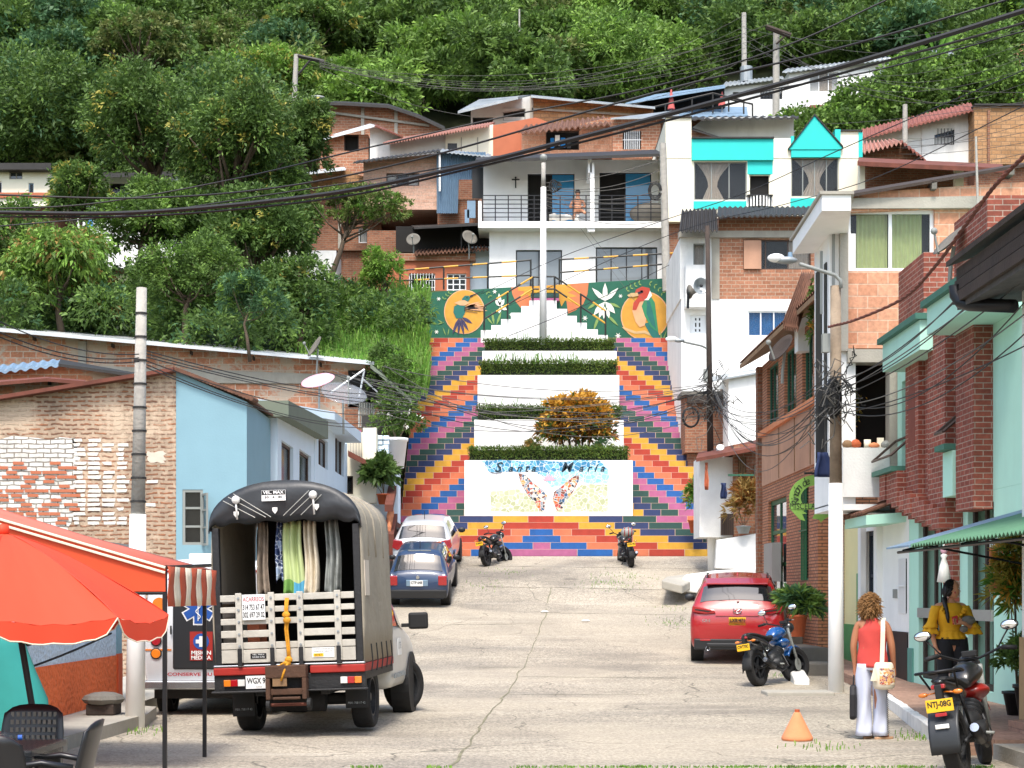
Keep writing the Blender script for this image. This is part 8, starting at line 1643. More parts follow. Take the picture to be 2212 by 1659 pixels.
def hand(pts,edges,tag_,wrist,d,across,curl,side=1):
    """palm + five fingers; d = pointing direction, across = toward the thumb, curl = palm normal"""
    d=Vector(d).normalized(); a=Vector(across).normalized(); c=Vector(curl).normalized(); w=Vector(wrist)
    pts[tag_+'palm']=(tuple(w+d*.055),(.030,.02)); edges.append((tag_+'wrist',tag_+'palm'))
    for i,(off,L) in enumerate([(.026,.068),(.009,.076),(-.009,.070),(-.026,.055)]):
        k=w+d*.088+a*off; pts[f'{tag_}k{i}']=(tuple(k),.0095); pts[f'{tag_}m{i}']=(tuple(k+d*L*.5+c*L*.18),.0085); pts[f'{tag_}t{i}']=(tuple(k+d*L*.8+c*L*.55),.007)
        edges+= [(tag_+'palm',f'{tag_}k{i}'),(f'{tag_}k{i}',f'{tag_}m{i}'),(f'{tag_}m{i}',f'{tag_}t{i}')]
    q=w+d*.03; pts[tag_+'th0']=(tuple(q+a*.035),.011); pts[tag_+'th1']=(tuple(q+a*.052+d*.03+c*.012),.0095); edges+=[(tag_+'palm',tag_+'th0'),(tag_+'th0',tag_+'th1')]
def head(mb,c,face,s=1.,mi=0,lip=1,eye=2,white=3):
    c=Vector(c); f=Vector(face).normalized(); up=Vector((0,0,1)); r=f.cross(up).normalized(); up=r.cross(f)
    def W(x,y,z): return c+r*x*s+f*y*s+up*z*s
    rings=[]; nu,nv=22,16
    for i in range(nv+1):
        t=math.pi*i/nv; z=math.cos(t); q=max(math.sin(t),.002); row=[]
        for j in range(nu):
            a=2*math.pi*j/nu; x=math.cos(a)*q*.072; y=math.sin(a)*q*.09; zz=z*.112
            if z<0: k=1-.33*(-z)**1.2; x*=k; y=y*(1-.12*-z)+.016*(-z)
            if y>0: y=min(y,.082-.02*abs(z)) if abs(x)<.05 else y
            row.append(W(x,y,zz))
        rings.append(row)
    mb.loft(rings,mi)
    mb.loft([[W(.006*math.cos(a)*k,.078+dy,z+.006*math.sin(a)) for a in [i*math.pi/4 for i in range(8)]] for z,dy,k in ((.012,-.004,.8),(-.008,.01,1.2),(-.022,.018,2.0),(-.032,.004,1.6))],mi)
    for sx in (-1,1):
        for cc,rr,mm in (((sx*.03,.074,.012),(.0135,.006,.007),white),((sx*.031,.079,.012),(.006,.003,.006),eye),((sx*.03,.079,.031),(.017,.004,.003),eye),((sx*.073,-.005,.0),(.008,.018,.028),mi)):
            rg=[]
            for i in range(7):
                t=math.pi*i/6; z=math.cos(t); q=max(math.sin(t),.02); rg.append([W(cc[0]+rr[0]*q*math.cos(b*math.pi/4),cc[1]+rr[1]*q*math.sin(b*math.pi/4),cc[2]+rr[2]*z) for b in range(8)])
            mb.loft(rg,mm)
    rg=[]
    for i in range(7):
        t=math.pi*i/6; z=math.cos(t); q=max(math.sin(t),.02); rg.append([W(.022*q*math.cos(b*math.pi/4),.078+.008*q*math.sin(b*math.pi/4),-.052+.008*z) for b in range(8)])
    mb.loft(rg,lip)
def cloth(e,name,rings,mat,n=28,fold=.0,ff=5,ph=0,solid=.004,seed=0,keep=None):
    """rings: (cx,cy,z,rx,ry)"""
    mb=MB(); out=[]
    rr=[]
    for a,b in zip(rings,rings[1:]):
        for k in range(3): t=k/3; rr.append([a[i]*(1-t)+b[i]*t for i in range(5)])
    rr.append(list(rings[-1]))
    for j,(cx,cy,z,rx,ry) in enumerate(rr):
        row=[]
        for i in range(n):
            a=2*math.pi*i/n; g=1+fold*math.sin(a*ff+ph+j*.35+math.sin(j*.7+seed))+fold*.6*math.sin(a*3+j*.9+seed); row.append((cx+rx*g*math.cos(a),cy+ry*g*math.sin(a),z))
        out.append(row)
    mb.loft(out,0,False,True); return mb.build(name,m[mat],e,world=False,smooth=True,solid=solid)
def hair(e,strands,mat,r=.006,n=5,name='hair',mesh=None):
    mb=mesh or MB()
    for s_ in strands: mb.tube(s_,[r]*(len(s_)-1)+[r*.4],n)
    return mb.build(name,m[mat],e,world=False,smooth=True,uv=False)
M('lip','#8c3b35',.5,.03); M('eye','#17110e',.3,.03); M('eye_white','#d9d4cc',.3,.02); M('top_red','#c4463f',.9,.06,8); M('trousers_pale','#c3c8d8',.9,.04,6); M('top_yellow','#d19a10',.85,.06,8); M('trousers_black','#17181c',.9,.1,6)
M('hair_blond','#8a6438',.7,.3,25); M('bag_cream','#ddd2bb',.9,.06,12); M('bag_black','#1a191c',.7,.1,6); M('sandal','#b08a6a',.8,.1); mosaic('bag_pattern',['#a5432c','#d9a04c','#ddd2bb','#7a4a5a','#c98b4a'],42,'#e2d8c2')
# --- woman in coral top, seen from behind ---
e=E('person','woman with curly hair seen from behind in a coral vest and pale trousers','person',(4.0,18.2,0),R(-14))
pt={'pelvis':((0,0,.86),.13),'waist':((0,0,1.02),.115),'chest':((0,-.0,1.2),.125),'neckb':((-.0,-.01,1.33),.06),'neck':((-.015,.0,1.40),.047),
 'lsh':((-.155,0,1.29),.052),'lel':((-.205,-.01,1.03),.04),'lwrist':((-.19,.03,.80),.024),'rsh':((.155,0,1.29),.052),'rel':((.215,-.02,1.03),.042),'rwrist':((.235,.04,.79),.025),
 'lhip':((-.085,0,.80),.09),'lkn':((-.08,.0,.45),.058),'lank':((-.075,.0,.08),.035),'ltoe':((-.02,.13,.03),.03),'rhip':((.085,0,.80),.09),'rkn':((.075,-.01,.45),.058),'rank':((.07,0.,.08),.035),'rtoe':((.18,.05,.03),.03)}
ed=[('pelvis','waist'),('waist','chest'),('chest','neckb'),('neckb','neck'),('chest','lsh'),('lsh','lel'),('lel','lwrist'),('chest','rsh'),('rsh','rel'),('rel','rwrist'),('pelvis','lhip'),('lhip','lkn'),('lkn','lank'),('lank','ltoe'),('pelvis','rhip'),('rhip','rkn'),('rkn','rank'),('rank','rtoe')]
hand(pt,ed,'l',pt['lwrist'][0],(0,.15,-1),(0,1,0),(1,0,0)); hand(pt,ed,'r',pt['rwrist'][0],(.1,.1,-1),(0,1,0),(-1,.2,0))
vs,fs=skinmesh(pt,ed); mb=MB(); mb.add(vs,fs,0); head(mb,(-.02,.02,1.478),(.55,.85,0)); mb.build('body',[m['skin_tan'],m['lip'],m['eye'],m['eye_white']],e,world=False,smooth=True)
cloth(e,'vest',[(0,0,.80,.168,.125),(0,0,.9,.165,.12),(0,0,1.02,.148,.115),(0,0,1.13,.155,.12),(0,-.005,1.22,.15,.118),(0,-.01,1.29,.085,.095),(0,-.01,1.345,.06,.07)],'top_red',fold=.022,ff=7)
for s_ in (-1,1): cloth(e,'trouser_leg',[(s_*.08+.004,0,.84,.088,.115),(s_*.088,0,.7,.088,.105),(s_*.09,.01*s_,.45,.07,.08),(s_*.088,.02*s_,.2,.078,.085),(s_*.09,.03*s_,.045,.09,.1)],'trousers_pale',fold=.075,ff=4,ph=s_)
cloth(e,'waistband',[(0,0,.77,.168,.12),(0,0,.86,.16,.118)],'trousers_pale')
mb=MB()
for k in range(30): z=.72-k*.022; mb.tube([(.178+.02*(z<.3)*(0.3-z)*2,-.02,z),(.165+.02*(z<.3)*(0.3-z)*2,-.055,z-.012)],.004,4)
mb.build('trouser_stitching',m['eye'],e,world=False)
for s_,toe in ((-1,(-.02,.13)),(1,(.18,.05))):
    mb=MB(); a=Vector((s_*.073,-.03,0)); t=Vector((toe[0],toe[1],0)); dd=(t-a).normalized(); nn=Vector((-dd.y,dd.x,0)); ring_=[]
    for k in range(16):
        q=2*math.pi*k/16; ring_.append((a+t)/2+dd*math.cos(q)*.125+nn*math.sin(q)*(.045+.008*math.cos(q)))
    mb.loft([[p+Vector((0,0,.003)) for p in ring_],[p+Vector((0,0,.03)) for p in ring_]]); mb.build('sandal',m['sandal'],e,world=False,bevel=.006)
rr_=random.Random(3); st_=[]
for k in range(950):
    u=rr_.uniform(0,6.28); v=rr_.uniform(-.95,1); q=math.sqrt(max(0,1-v*v)); d=Vector((math.cos(u)*q,math.sin(u)*q,v)); 
    if d.dot(Vector((.55,.85,-.1)))>.45 and v<.55: continue
    c0=Vector((-.02,.005,1.50))+Vector((d.x*.083,d.y*.098,d.z*.108)); s_=[]; ph=rr_.uniform(0,6); lr=rr_.random()
    for j in range(6): s_.append(c0+d*(.004+.012*j*(.5+.8*lr))+Vector((math.sin(j*1.2+ph)*.010,math.cos(j*1.2+ph)*.010,-.013*j*lr)))
    st_.append(s_)
mb=MB(); mb.sph((-.022,.0,1.50),(.086,.098,.112),16,10); hair(e,st_,'hair_blond',.0042,4,mesh=mb)
# shoulder bag
e2=E('shoulder_bag','cream woven shoulder bag with a red and orange pattern and tassel','bag',(4.0,18.2,0),R(-14))
mb=MB(); mb.lathe([(.02,0),(.10,.01),(.118,.04),(.122,.16),(.10,.28),(.085,.30)],(.13,-.15,.56),20); mb.build('pouch',m['bag_cream'],e2,world=False,smooth=True)
mb=MB(); rg_=[]
for j in range(7): z=.62+j*.03; rg_.append([(.13+.1235*math.cos(R(-110+i*9)),-.15+.1235*math.sin(R(-110+i*9)),z) for i in range(11)])
mb.loft(rg_,0,False,False); mb.build('pattern_panel',m['bag_pattern'],e2,world=False,smooth=True)
mb=MB(); pts=[Vector(p) for p in [(.12,.06,1.28),(.125,-.02,1.345),(.12,-.1,1.31),(.12,-.135,1.2),(.115,-.15,1.0),(.11,-.16,.85)]]; L=[p-Vector((.024,0,0)) for p in pts]; Rr=[p+Vector((.024,0,0)) for p in pts]; mb.loft([L,Rr],0,False,False); mb.build('strap',m['bag_cream'],e2,world=False,solid=.008)
mb=MB()
for k in range(14): a=k*.45; mb.tube([(.03,-.25,.80),(.025+.03*math.cos(a),-.26+.02*math.sin(a),.66)],.006,4)
mb.build('tassel',m['bag_cream'],e2,world=False)
e2=E('black_bag','slim black bag carried low in the left hand of the woman in coral','bag',(4.0,18.2,0),R(-14)); mb=MB(); mb.prism(PL((-.205,0,0),(0,1,0),(-1,0,0)),[(-.13,.22),(.13,.22),(.15,.26),(.15,.5),(.1,.6),(-.1,.6),(-.15,.5),(-.15,.26)],.035,-.035); mb.build('pouch',m['bag_black'],e2,world=False,bevel=.02); mb=MB(); mb.tube([(-.205,-.06,.59),(-.2,-.04,.69),(-.2,.0,.705),(-.2,.05,.69),(-.205,.07,.59)],.008,6); mb.build('handle',m['bag_black'],e2,world=False)
# --- woman in yellow ---
e=E('person','dark haired woman in a yellow ruffled blouse and black trousers looking to the right','person',(5.08,19.0,.16),R(4))
pt={'pelvis':((.02,0,.90),.135),'waist':((.01,0,1.05),.1),'chest':((0,0,1.23),.12),'neckb':((0,.0,1.36),.052),'neck':((.005,.0,1.42),.043),
 'lsh':((-.155,0,1.32),.05),'lel':((-.235,-.0,1.06),.036),'lwrist':((-.185,-.05,.83),.023),'rsh':((.16,0,1.32),.05),'rel':((.26,-.05,1.06),.038),'rwrist':((.10,-.17,1.12),.024),
 'lhip':((-.07,0,.84),.1),'lkn':((-.06,-.01,.47),.062),'lank':((-.06,.0,.09),.038),'ltoe':((-.08,-.13,.03),.03),'rhip':((.11,0,.84),.1),'rkn':((.10,-.01,.47),.062),'rank':((.1,0.,.09),.038),'rtoe':((.13,-.13,.03),.03)}
hand_e=[('pelvis','waist'),('waist','chest'),('chest','neckb'),('neckb','neck'),('chest','lsh'),('lsh','lel'),('lel','lwrist'),('chest','rsh'),('rsh','rel'),('rel','rwrist'),('pelvis','lhip'),('lhip','lkn'),('lkn','lank'),('lank','ltoe'),('pelvis','rhip'),('rhip','rkn'),('rkn','rank'),('rank','rtoe')]
hand(pt,hand_e,'l',pt['lwrist'][0],(.2,-.1,-1),(.4,-1,0),(.5,.3,0)); hand(pt,hand_e,'r',pt['rwrist'][0],(-1,-.2,.15),(0,0,1),(0,-1,0))
vs,fs=skinmesh(pt,hand_e); mb=MB(); mb.add(vs,fs,0); head(mb,(.02,-.01,1.505),(.93,-.36,-.02)); mb.build('body',[m['skin'],m['lip'],m['eye'],m['eye_white']],e,world=False,smooth=True)
cloth(e,'blouse',[(.01,0,1.0,.135,.105),(0,0,1.07,.125,.1),(0,-.01,1.18,.15,.125),(0,-.012,1.26,.155,.125),(0,0,1.32,.135,.1),(0,.0,1.35,.10,.08)],'top_yellow',fold=.02,ff=8)
cloth(e,'peplum',[(.01,0,1.03,.13,.105),(.01,0,.98,.155,.125),(.01,0,.935,.185,.15)],'top_yellow',n=60,fold=.05,ff=14)
for s_,(a,b) in ((-1,((-.155,0,1.32),(-.235,0,1.06))),(1,((.16,0,1.32),(.26,-.05,1.06)))):
    a=Vector(a); b=Vector(b); mb=MB(); rg_=[]
    for k in range(10):
        t=k/9; c=a.lerp(b,t); r=.062-.012*t+(.035*(t-.75)/.25 if t>.75 else 0); rg_.append([(c.x+r*(1+.08*math.sin(i*2.2+k))*math.cos(2*math.pi*i/18),c.y+r*(1+.08*math.sin(i*2.2+k))*math.sin(2*math.pi*i/18),c.z) for i in range(18)])
    mb.loft(rg_,0,False,True); mb.build('sleeve',m['top_yellow'],e,world=False,smooth=True,solid=.004)
    mb=MB(); rg_=[]
    for k in range(4): r=.055+.018*k; c=b+Vector((0,0,.02-.03*k)); rg_.append([(c.x+r*(1+.12*math.sin(i*1.6))*math.cos(2*math.pi*i/24),c.y+r*(1+.12*math.sin(i*1.6))*math.sin(2*math.pi*i/24),c.z+.008*math.sin(i*2.1)) for i in range(24)])
    mb.loft(rg_,0,False,True); mb.build('sleeve_ruffle',m['top_yellow'],e,world=False,smooth=True,solid=.004)
mb=MB(); L=[];Rr=[]
for i in range(41):
    t=i/40; a=R(-160+140*t); x_=.135*math.cos(a); z_=1.35+.13*math.sin(a)*1.0; L.append((x_*.9,-.12-.02*math.sin(a*1),z_)); Rr.append((x_*1.2,-.14-.012*math.sin(i*1.3),z_-.035))
mb.loft([L,Rr],0,False,False); mb.build('neck_ruffle',m['top_yellow'],e,world=False,smooth=True,solid=.004)
for x_ in (-.065,.105): cloth(e,'trouser_leg',[(x_,0,.95,.095,.12),(x_,0,.82,.105,.125),(x_,-.005,.47,.072,.078),(x_,0,.1,.052,.058)],'trousers_black',fold=.02,ff=3)
cloth(e,'waistband',[(.02,0,.86,.175,.13),(.01,0,1.0,.13,.105)],'trousers_black')
for x_ in (-.07,.115): mb=MB(); mb.sph((x_,-.07,.035),(.042,.12,.035),12,8); mb.build('shoe',m['rubber'],e,world=False,smooth=True)
st_=[]; rr_=random.Random(5)
for k in range(240):
    u=rr_.uniform(0,6.28); v=rr_.uniform(-.1,1); q=math.sqrt(1-v*v); d=Vector((math.cos(u)*q,math.sin(u)*q,v))
    if d.dot(Vector((.93,-.36,-.1)))>.35 and v<.8: continue
    c0=Vector((.01,-.005,1.515))+Vector((d.x*.088,d.y*.082,d.z*.112)); pn=Vector((-.075,-.03,1.40)); st_.append([c0,c0.lerp(pn,.4)+d*.02,c0.lerp(pn,.8)+d*.008,pn])
br=[Vector((-.075,-.03,1.41)),Vector((-.085,-.07,1.34)),Vector((-.08,-.115,1.26)),Vector((-.075,-.14,1.18)),Vector((-.07,-.145,1.12))]
for ph in (0,2.1,4.2): st_.append([br[0].lerp(br[1],0)]+[b+Vector((.013*math.sin(i*2+ph),.01*math.cos(i*2+ph),0)) for i,b in enumerate(br)])
mb=MB(); mb.sph((.005,.0,1.52),(.083,.082,.106),14,9); mb.tube(br,[.03,.028,.026,.022,.01],8); hair(e,st_,'hair_dark',.006,5,mesh=mb)
mb=MB(); mb.sph((.03,-.085,1.47),(.008,.008,.014),8,6); mb.build('earring',m['lamp_red'],e,world=False)
o=E('phone','small red phone held to the chest by the woman in yellow','phone',(5.08,19.0,.16),R(4)); mb=MB(); mb.hexa([Vector(v)+Vector((.0,-.2,1.12)) for v in [(-.035,-.0,-.02),(.03,-.0,.0),(.03,.012,.0),(-.035,.012,-.02),(-.045,0,.07),(.02,0,.09),(.02,.012,.09),(-.045,.012,.07)]]); mb.build('case',m['lamp_red'],o,world=False,bevel=.004)
o=E('clutch_bag','small grey bag with keys tucked under the arm of the woman in yellow','bag',(5.08,19.0,.16),R(4)); mb=MB(); mb.sph((.17,-.13,1.15),(.085,.05,.055),12,8); mb.sph((.11,-.15,1.05),(.05,.03,.04),10,7); mb.build('pouch',m['concrete_dark'],o,world=False,smooth=True)
# ================= tent, parasol, furniture =================
M('parasol_red','#d8401f',.7,.03,2); M('tent_orange','#c9461c',.7,.05,2); M('tent_salmon','#cf6a55',.75,.05,2,dirt=.1); M('valance_white','#ddd0b8',.8,.08,5,dirt=.1); M('valance_brown','#b04a2a',.8,.1,5); M('teal_cloth','#2b8a83',.85,.06,3); M('plastic_black','#19191b',.35,.08)
te=E('canopy_tent','orange market tent with a striped valance on thin black legs','tent',(-4,15.2,0))
a=P(Z1(850,490)[0],Z1(850,490)[1],14.3); b=P(Z1(1072,512)[0],Z1(1072,512)[1],16.6); a=Vector((-3.02,14.3,a.z)); b=Vector((-3.02,16.6,b.z)); up=Vector((-2.6,0,.76))
mb=MB(); R0=[];R1=[]
for i in range(9): t=i/8; R0.append(a.lerp(b,t)+Vector((0,0,-.015*math.sin(t*math.pi)))); R1.append((a+up).lerp(b+up,t))
mb.loft([R0,[p.lerp(q,.5)-Vector((0,0,.03)) for p,q in zip(R0,R1)],R1],0,False,False); mb.build('roof_panel',m['tent_salmon'],te,smooth=True,solid=.01)
mb=MB(); mb.loft([R1,[p+Vector((-2.6,0,-.76)) for p in R1]],0,False,False); mb.build('roof_panel',m['tent_salmon'],te,solid=.01)
g0=a+Vector((0,-.02,0)); g1=g0+up; g2=g0+Vector((-5.2,0,0)); mb=MB(); mb.flat([g0,g1,g2,g2-Vector((0,0,.22)),g0-Vector((0,0,.22))]); mb.build('front_gable',m['tent_orange'],te,solid=.008)
for k in range(2): mb=MB(); mb.tube([g0+Vector((0,-.012-.01*k,-.012-k*.045)),g1+Vector((0,-.012-.01*k,-.012-k*.045))],.012,5); mb.build('trim',m['valance_white'],te)
for i in range(9):
    t0,t1=i/9,(i+1)/9; mb=MB(); q=[]
    rows=[[a.lerp(b,t0+(t1-t0)*j/3)+Vector((.02+.007*math.sin(k*1.5+(t0+(t1-t0)*j/3)*14),0,-k*.088)) for j in range(4)] for k in range(5)]; mb.loft(rows,0,False,False); mb.build('valance_stripe',m['valance_white' if i%2 else 'valance_brown'],te,smooth=True,solid=.004)
for c in ((-3.03,14.3),(-3.03,16.15),(-6.2,14.3),(-6.2,16.3)): bx_=MB(); bx_.box((c[0]-.018,c[1]-.018,0),(c[0]+.018,c[1]+.018,1.86)); bx_.build('leg',m['black_metal'],te)
mb=MB(); mb.tube([(-3.04,14.3,1.62),(-6.2,14.3,1.62)],.02,6); mb.tube([(-3.04,14.3,1.84),(-3.04,16.5,1.9)],.02,6); mb.build('frame_bar',m['black_metal'],te)
# parasol
AP=Vector((-3.42,11.0,2.02)); pe=E('parasol','large bright red parasol in the left foreground with a scalloped edge','parasol',(AP.x,AP.y,0)); Rr=1.09; nr=8; z0=1.46
mb=MB(); hem=[]
def pr(q,k,s_):
    a_=2*math.pi*(q+k)/nr+R(12); f_=math.sin(k*math.pi); r=Rr*s_*(1-.07*f_*s_**.5); wr_=.006*math.sin(k*23+s_*9+q)*s_
    return (AP.x+r*math.cos(a_),AP.y+r*math.sin(a_),AP.z-(AP.z-z0)*(s_**1.35)-.045*f_*s_+wr_)
for q in range(nr):
    mb.loft([[pr(q,i/10,j/10) for i in range(11)] for j in range(11)],0,False,False)
    rows=[]
    for t_ in (0,.35,.7,1):
        row=[]
        for i in range(13):
            k=i/12; x_,y_,z_=pr(q,k,1); dz=.115*min(1,math.sin(k*math.pi)*2.4)**.6*t_ if 0<i<12 else 0; fl=1+.004*math.sin(k*14+q)*t_; row.append((AP.x+(x_-AP.x)*fl,AP.y+(y_-AP.y)*fl,z_-dz-.002))
        rows.append(row)
    mb.loft(rows,0,False,False); hem+=rows[-1]
mb.build('canopy',m['parasol_red'],pe,smooth=True,recalc=False); rings=[hem]
mb=MB()
for q in range(nr): mb.tube([Vector(pr(q,0,j/10))+Vector((0,0,.002)) for j in range(1,11)],.0035,4)
mb.build('seam',M('parasol_seam','#b5341a',.7,.05),pe)
mb=MB(); mb.tube([Vector(p)+Vector((0,0,-.003)) for p in rings[-1]]+[rings[-1][0]],.005,5); mb.build('hem',m['valance_white'],pe)
MB().cyl((AP.x+.34,AP.y,0),(AP.x,AP.y,2.04),.022).build('pole',m['black_metal'],pe); MB().lathe([(.001,.06),(.04,.05),(.05,0),(.02,-.02)],tuple(AP),12).build('finial',m['parasol_red'],pe,smooth=True)
mb=MB()
for k in range(8): a_=R(12+45*k); mb.tube([(AP.x,AP.y,AP.z-.03)]+[(AP.x+Rr*s_*math.cos(a_),AP.y+Rr*s_*math.sin(a_),AP.z-.02-(AP.z-z0)*(s_**1.35)) for s_ in (.3,.6,.98)],.006,5)
mb.build('ribs',m['frame_grey'],pe)
mb=MB(); mb.cyl((AP.x+.34,AP.y,0),(AP.x+.34,AP.y,.12),.25,.22,18); mb.build('base',m['plastic_black'],pe)
# plastic furniture
def chair(label,x,y,rz):
    e=E('plastic_chair',label,'chair',(x,y,.0),rz,group=None); 
    mb=MB(); rg_=[]
    for j in range(9):
        t=j/8; z=.44+.44*t; w_=.21-.03*t**3; rg_.append([(w_*math.sin(R(-60+15*i))/math.sin(R(60)),.2+.09*math.cos(R(-60+15*i))+.1*t-.05,z-.05*(abs(i-4)/4)**3*(t>.9)) for i in range(9)])
    mb.loft(rg_,0,False,False); mb.build('backrest',m['plastic_black'],e,world=False,smooth=True,solid=.012)
    mb=MB()
    for i in range(-4,5):
        for j in range(5): mb.box((i*.035-.01,.262-.004*abs(i)+.012*j,.60+j*.05),(i*.035+.01,.27-.004*abs(i)+.012*j,.63+j*.05))
    mb.build('perforations',m['concrete_dark'],e,world=False)
    mb=MB(); mb.hexa([(-.22,-.22,.41),(.22,-.22,.41),(.2,.24,.4),(-.2,.24,.4),(-.22,-.22,.44),(.22,-.22,.44),(.2,.24,.43),(-.2,.24,.43)]); mb.build('seat',m['plastic_black'],e,world=False,bevel=.02)
    for sx,sy in ((-1,-1),(1,-1),(-1,1),(1,1)): mb=MB(); mb.hexa([(sx*.2-.02,sy*.2-.02,0),(sx*.2+.02,sy*.2-.02,0),(sx*.2+.02,sy*.2+.02,0),(sx*.2-.02,sy*.2+.02,0),(sx*.17-.025,sy*.17-.025,.42),(sx*.17+.025,sy*.17-.025,.42),(sx*.17+.025,sy*.17+.025,.42),(sx*.17-.025,sy*.17+.025,.42)]); mb.build('leg',m['plastic_black'],e,world=False)
    for sx in (-1,1): mb=MB(); mb.tube([(sx*.22,-.2,.42),(sx*.235,-.18,.62),(sx*.235,.05,.65),(sx*.2,.22,.62)],.018,6); mb.build('armrest',m['plastic_black'],e,world=False,smooth=True)
    return e
def spot(vx,vy,d): p=P(vx,vy,d); return p.x,d
chair('black plastic chair with a perforated back behind the cluttered table',-3.15,10.5,R(0))
chair('black plastic chair nearest the left edge, in front of the cluttered table',-2.72,8.75,R(180))
chair('black plastic chair seen from the side, standing alone right of the table',-2.72,9.5,R(-88))
tx,ty=-3.2,9.85; t=E('plastic_table','black plastic table with a clear plastic cloth under the red parasol','table',(tx,ty,0)); mb=MB(); mb.box((tx-.42,ty-.38,.66),(tx+.42,ty+.38,.70)); mb.build('tabletop',m['plastic_black'],t,bevel=.01)
for sx in (-1,1):
    for sy in (-1,1): mb=MB(); mb.box((tx+sx*.34-.07,ty+sy*.3-.03,0),(tx+sx*.34+.07,ty+sy*.3+.03,.66)); mb.build('leg',m['plastic_black'],t,bevel=.01)
mb=MB(); mb.box((tx-.425,ty-.385,.703),(tx+.425,ty+.385,.709)); mb.box((tx-.42,ty-.395,.62),(tx+.425,ty-.385,.706)); mb.box((tx+.422,ty-.39,.62),(tx+.43,ty+.38,.706)); mb.build('table_cover',m['glass'],t)
o=E('bottle','clear drink bottle with a red and blue label lying on the table','bottle',(tx+.1,ty-.1,.71)); mb=MB(); q=Vector((1,.2,0)).to_track_quat('Z','Y').to_matrix().to_4x4(); mb.lathe([(.03,-.12),(.042,-.1),(.042,.05),(.03,.09),(.014,.12)],(tx+.15,ty-.15,.755),14,0,q); mb.build('flask',m['glass'],o,smooth=True); mb=MB(); mb.lathe([(.0425,-.05),(.0425,.02)],(tx+.15,ty-.15,.755),14,0,q); mb.build('wrapper',m['lamp_red'],o); mb=MB(); mb.lathe([(.016,.12),(.016,.145),(.001,.146)],(tx+.15,ty-.15,.755),12,0,q); mb.build('cap',m['ink_blue'],o)
o=E('snack_packet','crumpled red and white packet lying beside the bottle on the table','packet',(tx-.05,ty-.2,.71)); mb=MB(); mb.sph((tx-.07,ty-.2,.74),(.09,.06,.03),9,6); mb.build('wrapper',m['lamp_red'],o)
# teal covered thing
o=E('covered_stand','tall rounded object under a teal cloth at the left edge behind the chairs','covered stand',(-4.45,14.2,0)); mb=MB(); rg_=[]
for z,w_,dx in [(.05,.36,.02),(.4,.36,.02),(.7,.35,.0),(.95,.28,-.04),(1.15,.22,-.06),(1.33,.16,-.08),(1.36,.02,-.08)]: rg_.append([(-4.38+dx+w_*math.cos(2*math.pi*i/20)*(1+.03*math.sin(i*2)),14.2+.2*math.sin(2*math.pi*i/20),z) for i in range(20)])
mb.loft(rg_); mb.build('cloth',m['teal_cloth'],o,smooth=True); mb=MB(); mb.sph((-4.24,14.35,1.35),(.12,.1,.2),12,8); mb.build('black_knob',m['plastic_black'],o,smooth=True)
# stones & manhole block on left pavement
o=E('stone_slab','broken flat stone resting on a dark block beside the left concrete pole','stone',(-4.85,20.2,.15)); p0=P(*Z10(920,1120),19.9); mb=MB(); mb.box((p0.x,19.7,.15),(p0.x+.34,20.1,.29)); mb.build('dark_block',m['wood_dark'],o,bevel=.02)
mb=MB(); mb.sph((p0.x+.17,19.9,.34),(.26,.3,.09),9,6); mb.build('stone',m['concrete_dark'],o)
# clay cone
c=P(1722,1600,18.0); o=E('clay_cone','small terracotta cone standing alone on the road as a marker','cone',(c.x,18,0)); mb=MB(); mb.lathe([(.15,.0),(.17,.012),(.172,.035),(.16,.06),(.04,.30),(.032,.315),(.03,.315)],(c.x,18,0),32); mb.build('cone',m['clay'],o,smooth=True); MB().cyl((c.x,18,.31),(c.x,18,.345),.028,n=14).build('neck',m['terracotta'],o)
# things hanging at the shop
p=SX(6.4); u0=p.px(*Z3(1612,500))[0]; o=E('hanging_doll','white ribbon figure hanging from the awning in front of the brick pilaster','ornament',tuple(P(*Z3(1612,600),22.4))); mb=MB(); c0=P(*Z3(1612,480),22.4)
mb.lathe([(.02,-.35),(.1,-.34),(.06,-.12),(.03,-.02),(.05,.02),(.02,.05)],tuple(c0),12); mb.build('skirt',m['cloth_white'],o,smooth=True); mb=MB(); mb.sph((c0.x,c0.y,c0.z+.09),.05,10,7); mb.build('head',m['pink_flower'],o,smooth=True); mb=MB(); mb.tube([c0+Vector((0,0,.1)),c0+Vector((0,0,.34))],.01,5); mb.build('cord',m['cloth_white'],o)
for z3,w_,h_,mt,lb in [((1903,485),.17,.26,'clay','orange tote shaped sign hanging highest on the mint wall'),((1907,542),.12,.14,'plate_white','small white sign hanging on the mint wall below the orange one'),((1905,597),.15,.12,'green_paint','green sign with two pale squares hanging on the mint wall'),((1903,648),.17,.13,'clay','orange striped sign hanging lowest on the mint wall')]:
    q=FR(19.95); u,v=q.px(*Z3(*z3)); o=E('hanging_sign',lb,'sign',tuple(q.at(u,v))); mb=MB(); mb.ob(q,u-w_/2,v-h_/2,u+w_/2,v+h_/2,0,.02); mb.build('board',m[mt],o,bevel=.01); mb=MB(); mb.tube([q.at(u,v+h_/2,.01),q.at(u,v+h_/2+.08,.01)],.005,4); mb.build('cord',m['cable'],o)
mb=MB(); rg=random.Random(9)
for k in range(14): x_=6.3-random.uniform(0,.4); y_=21.6+k*.05; mb.tube([(6.1-k*.02,19.75+.02*k,2.5),(6.1-k*.02,19.75+.02*k,2.5-rg.uniform(.2,.6))],.006,4)
tag(mb.build('string_lights',m['white_paint']),'white icicle string lights hanging at the far end of the awning','lights')
o=E('tile_step','low terracotta step with a white cloth beside the black plant pot','step',(6,17.8,.15)); mb=MB(); mb.box((5.3,16.7,.15),(6.4,17.5,.27)); mb.build('step',m['tile_floor'],o)
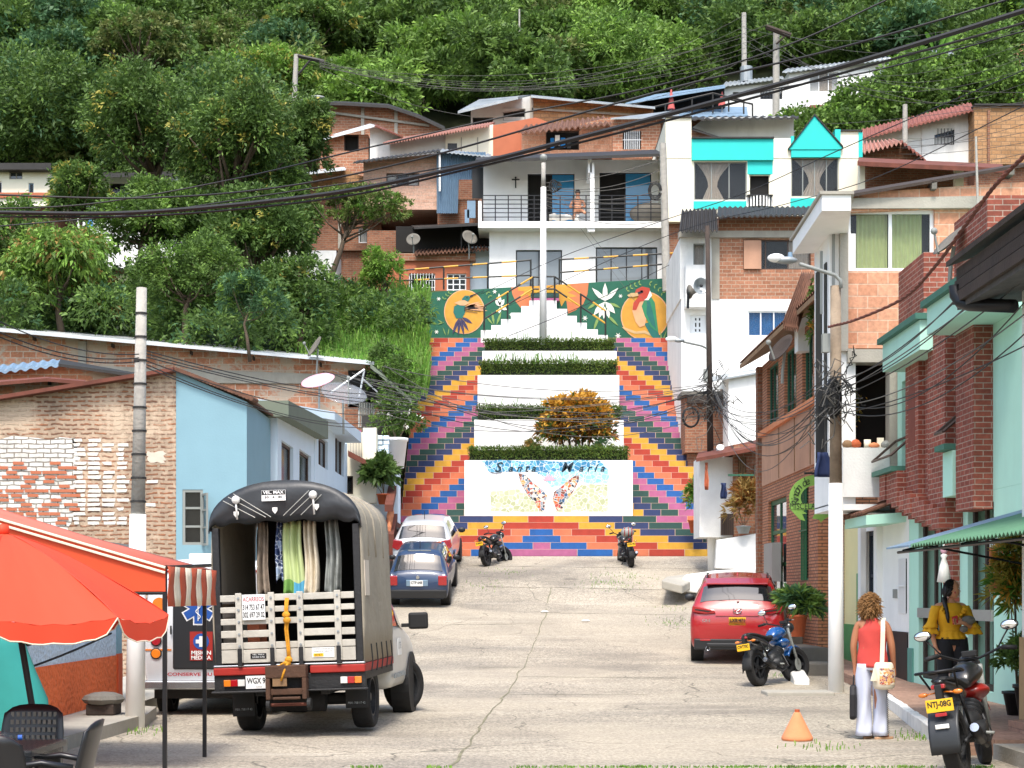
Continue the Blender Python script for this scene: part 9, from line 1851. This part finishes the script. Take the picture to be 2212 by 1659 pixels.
# litter
for x,y,lb in [(950,657,'small white scrap of litter on the middle seam of the road'),(1172,705,'crumpled white paper on the road right of the seam')]:
    gx,gy=ground_at(*Z2(x,y)); mb=MB(); mb.sph((gx,gy,G(gy)+.03),(.11,.07,.03),7,5); tag(mb.build('litter',m['cloth_white']),lb,'litter')
o=E('crate','orange plastic crate standing inside the truck behind the slatted tailgate','crate',(TX,TY,.02),TR_,ry=R(-1.9)); mb=MB(); mb.box((-.5,.12,.83),(-.36,.5,1.27)); mb.build('crate',m['paint_orange'],o,world=False,bevel=.01)

# ---- foundations down to the slope under the hillside houses ----
for o in list(bpy.data.objects):
    if o.type=='EMPTY' and not o.parent and str(o.get('category','')) in ('house','shack','annex','shed','carport') and (o.location.y>52 or o.location.y==51):
        zs=[];xs=[];ys=[]
        for c in o.children:
            if c.type=='MESH' and ('wall' in c.name or 'open_floor_shade' in c.name):
                for v in c.data.vertices: q=o.location+v.co; xs.append(q.x); ys.append(q.y); zs.append(q.z)
        if not zs: continue
        z0_=min(zs); x0_,x1_=min(xs)+.12,max(xs)-.12; y0_,y1_=min(ys)+.4,max(ys)-.3; zt_=z0_+.02; zb_=min(G(y0_),G(y1_))-1
        if z0_>G(y0_)+.1 and x1_>x0_ and y1_>y0_: mb=MB(); mb.box((x0_,y0_,zb_),(x1_,y1_,zt_-.03)); mb.build('foundation',m['brick_brown'],o)
# ================= camera, light =================
cam=bpy.data.cameras.new('camera'); co=bpy.data.objects.new('camera',cam); COL.objects.link(co); co.location=(0,0,CZ); co.rotation_euler=(R(90),0,0)
cam.sensor_width=36; cam.lens=36*F/2212; cam.shift_x=0; cam.shift_y=(HY-829.5)/2212; cam.clip_end=1000; cam.clip_start=.1; S.camera=co
w=bpy.data.worlds.new('World'); S.world=w; w.use_nodes=True; nt=w.node_tree; bg=nt.nodes['Background']; sk=nt.nodes.new('ShaderNodeTexSky'); sk.sky_type='NISHITA'; sk.sun_disc=False
EL,AZ=R(60),R(186)   # azimuth of the sun, clockwise from +Y
sk.sun_elevation=EL; sk.sun_rotation=AZ; sk.dust_density=3; sk.air_density=1.2; nt.links.new(sk.outputs[0],bg.inputs[0]); bg.inputs[1].default_value=.15
sd=Vector((math.sin(AZ)*math.cos(EL),math.cos(AZ)*math.cos(EL),math.sin(EL)))
sl=bpy.data.lights.new('sun','SUN'); sl.energy=1.75; sl.angle=R(12); sl.color=(1,.96,.9); so=bpy.data.objects.new('sun',sl); COL.objects.link(so); so.rotation_euler=sd.to_track_quat('Z','Y').to_euler(); so.location=(0,0,60)
S.view_settings.view_transform='Standard'; S.view_settings.look='None'; S.view_settings.exposure=1.16; S.view_settings.gamma=1
S.cycles.max_bounces=6; S.cycles.transparent_max_bounces=12
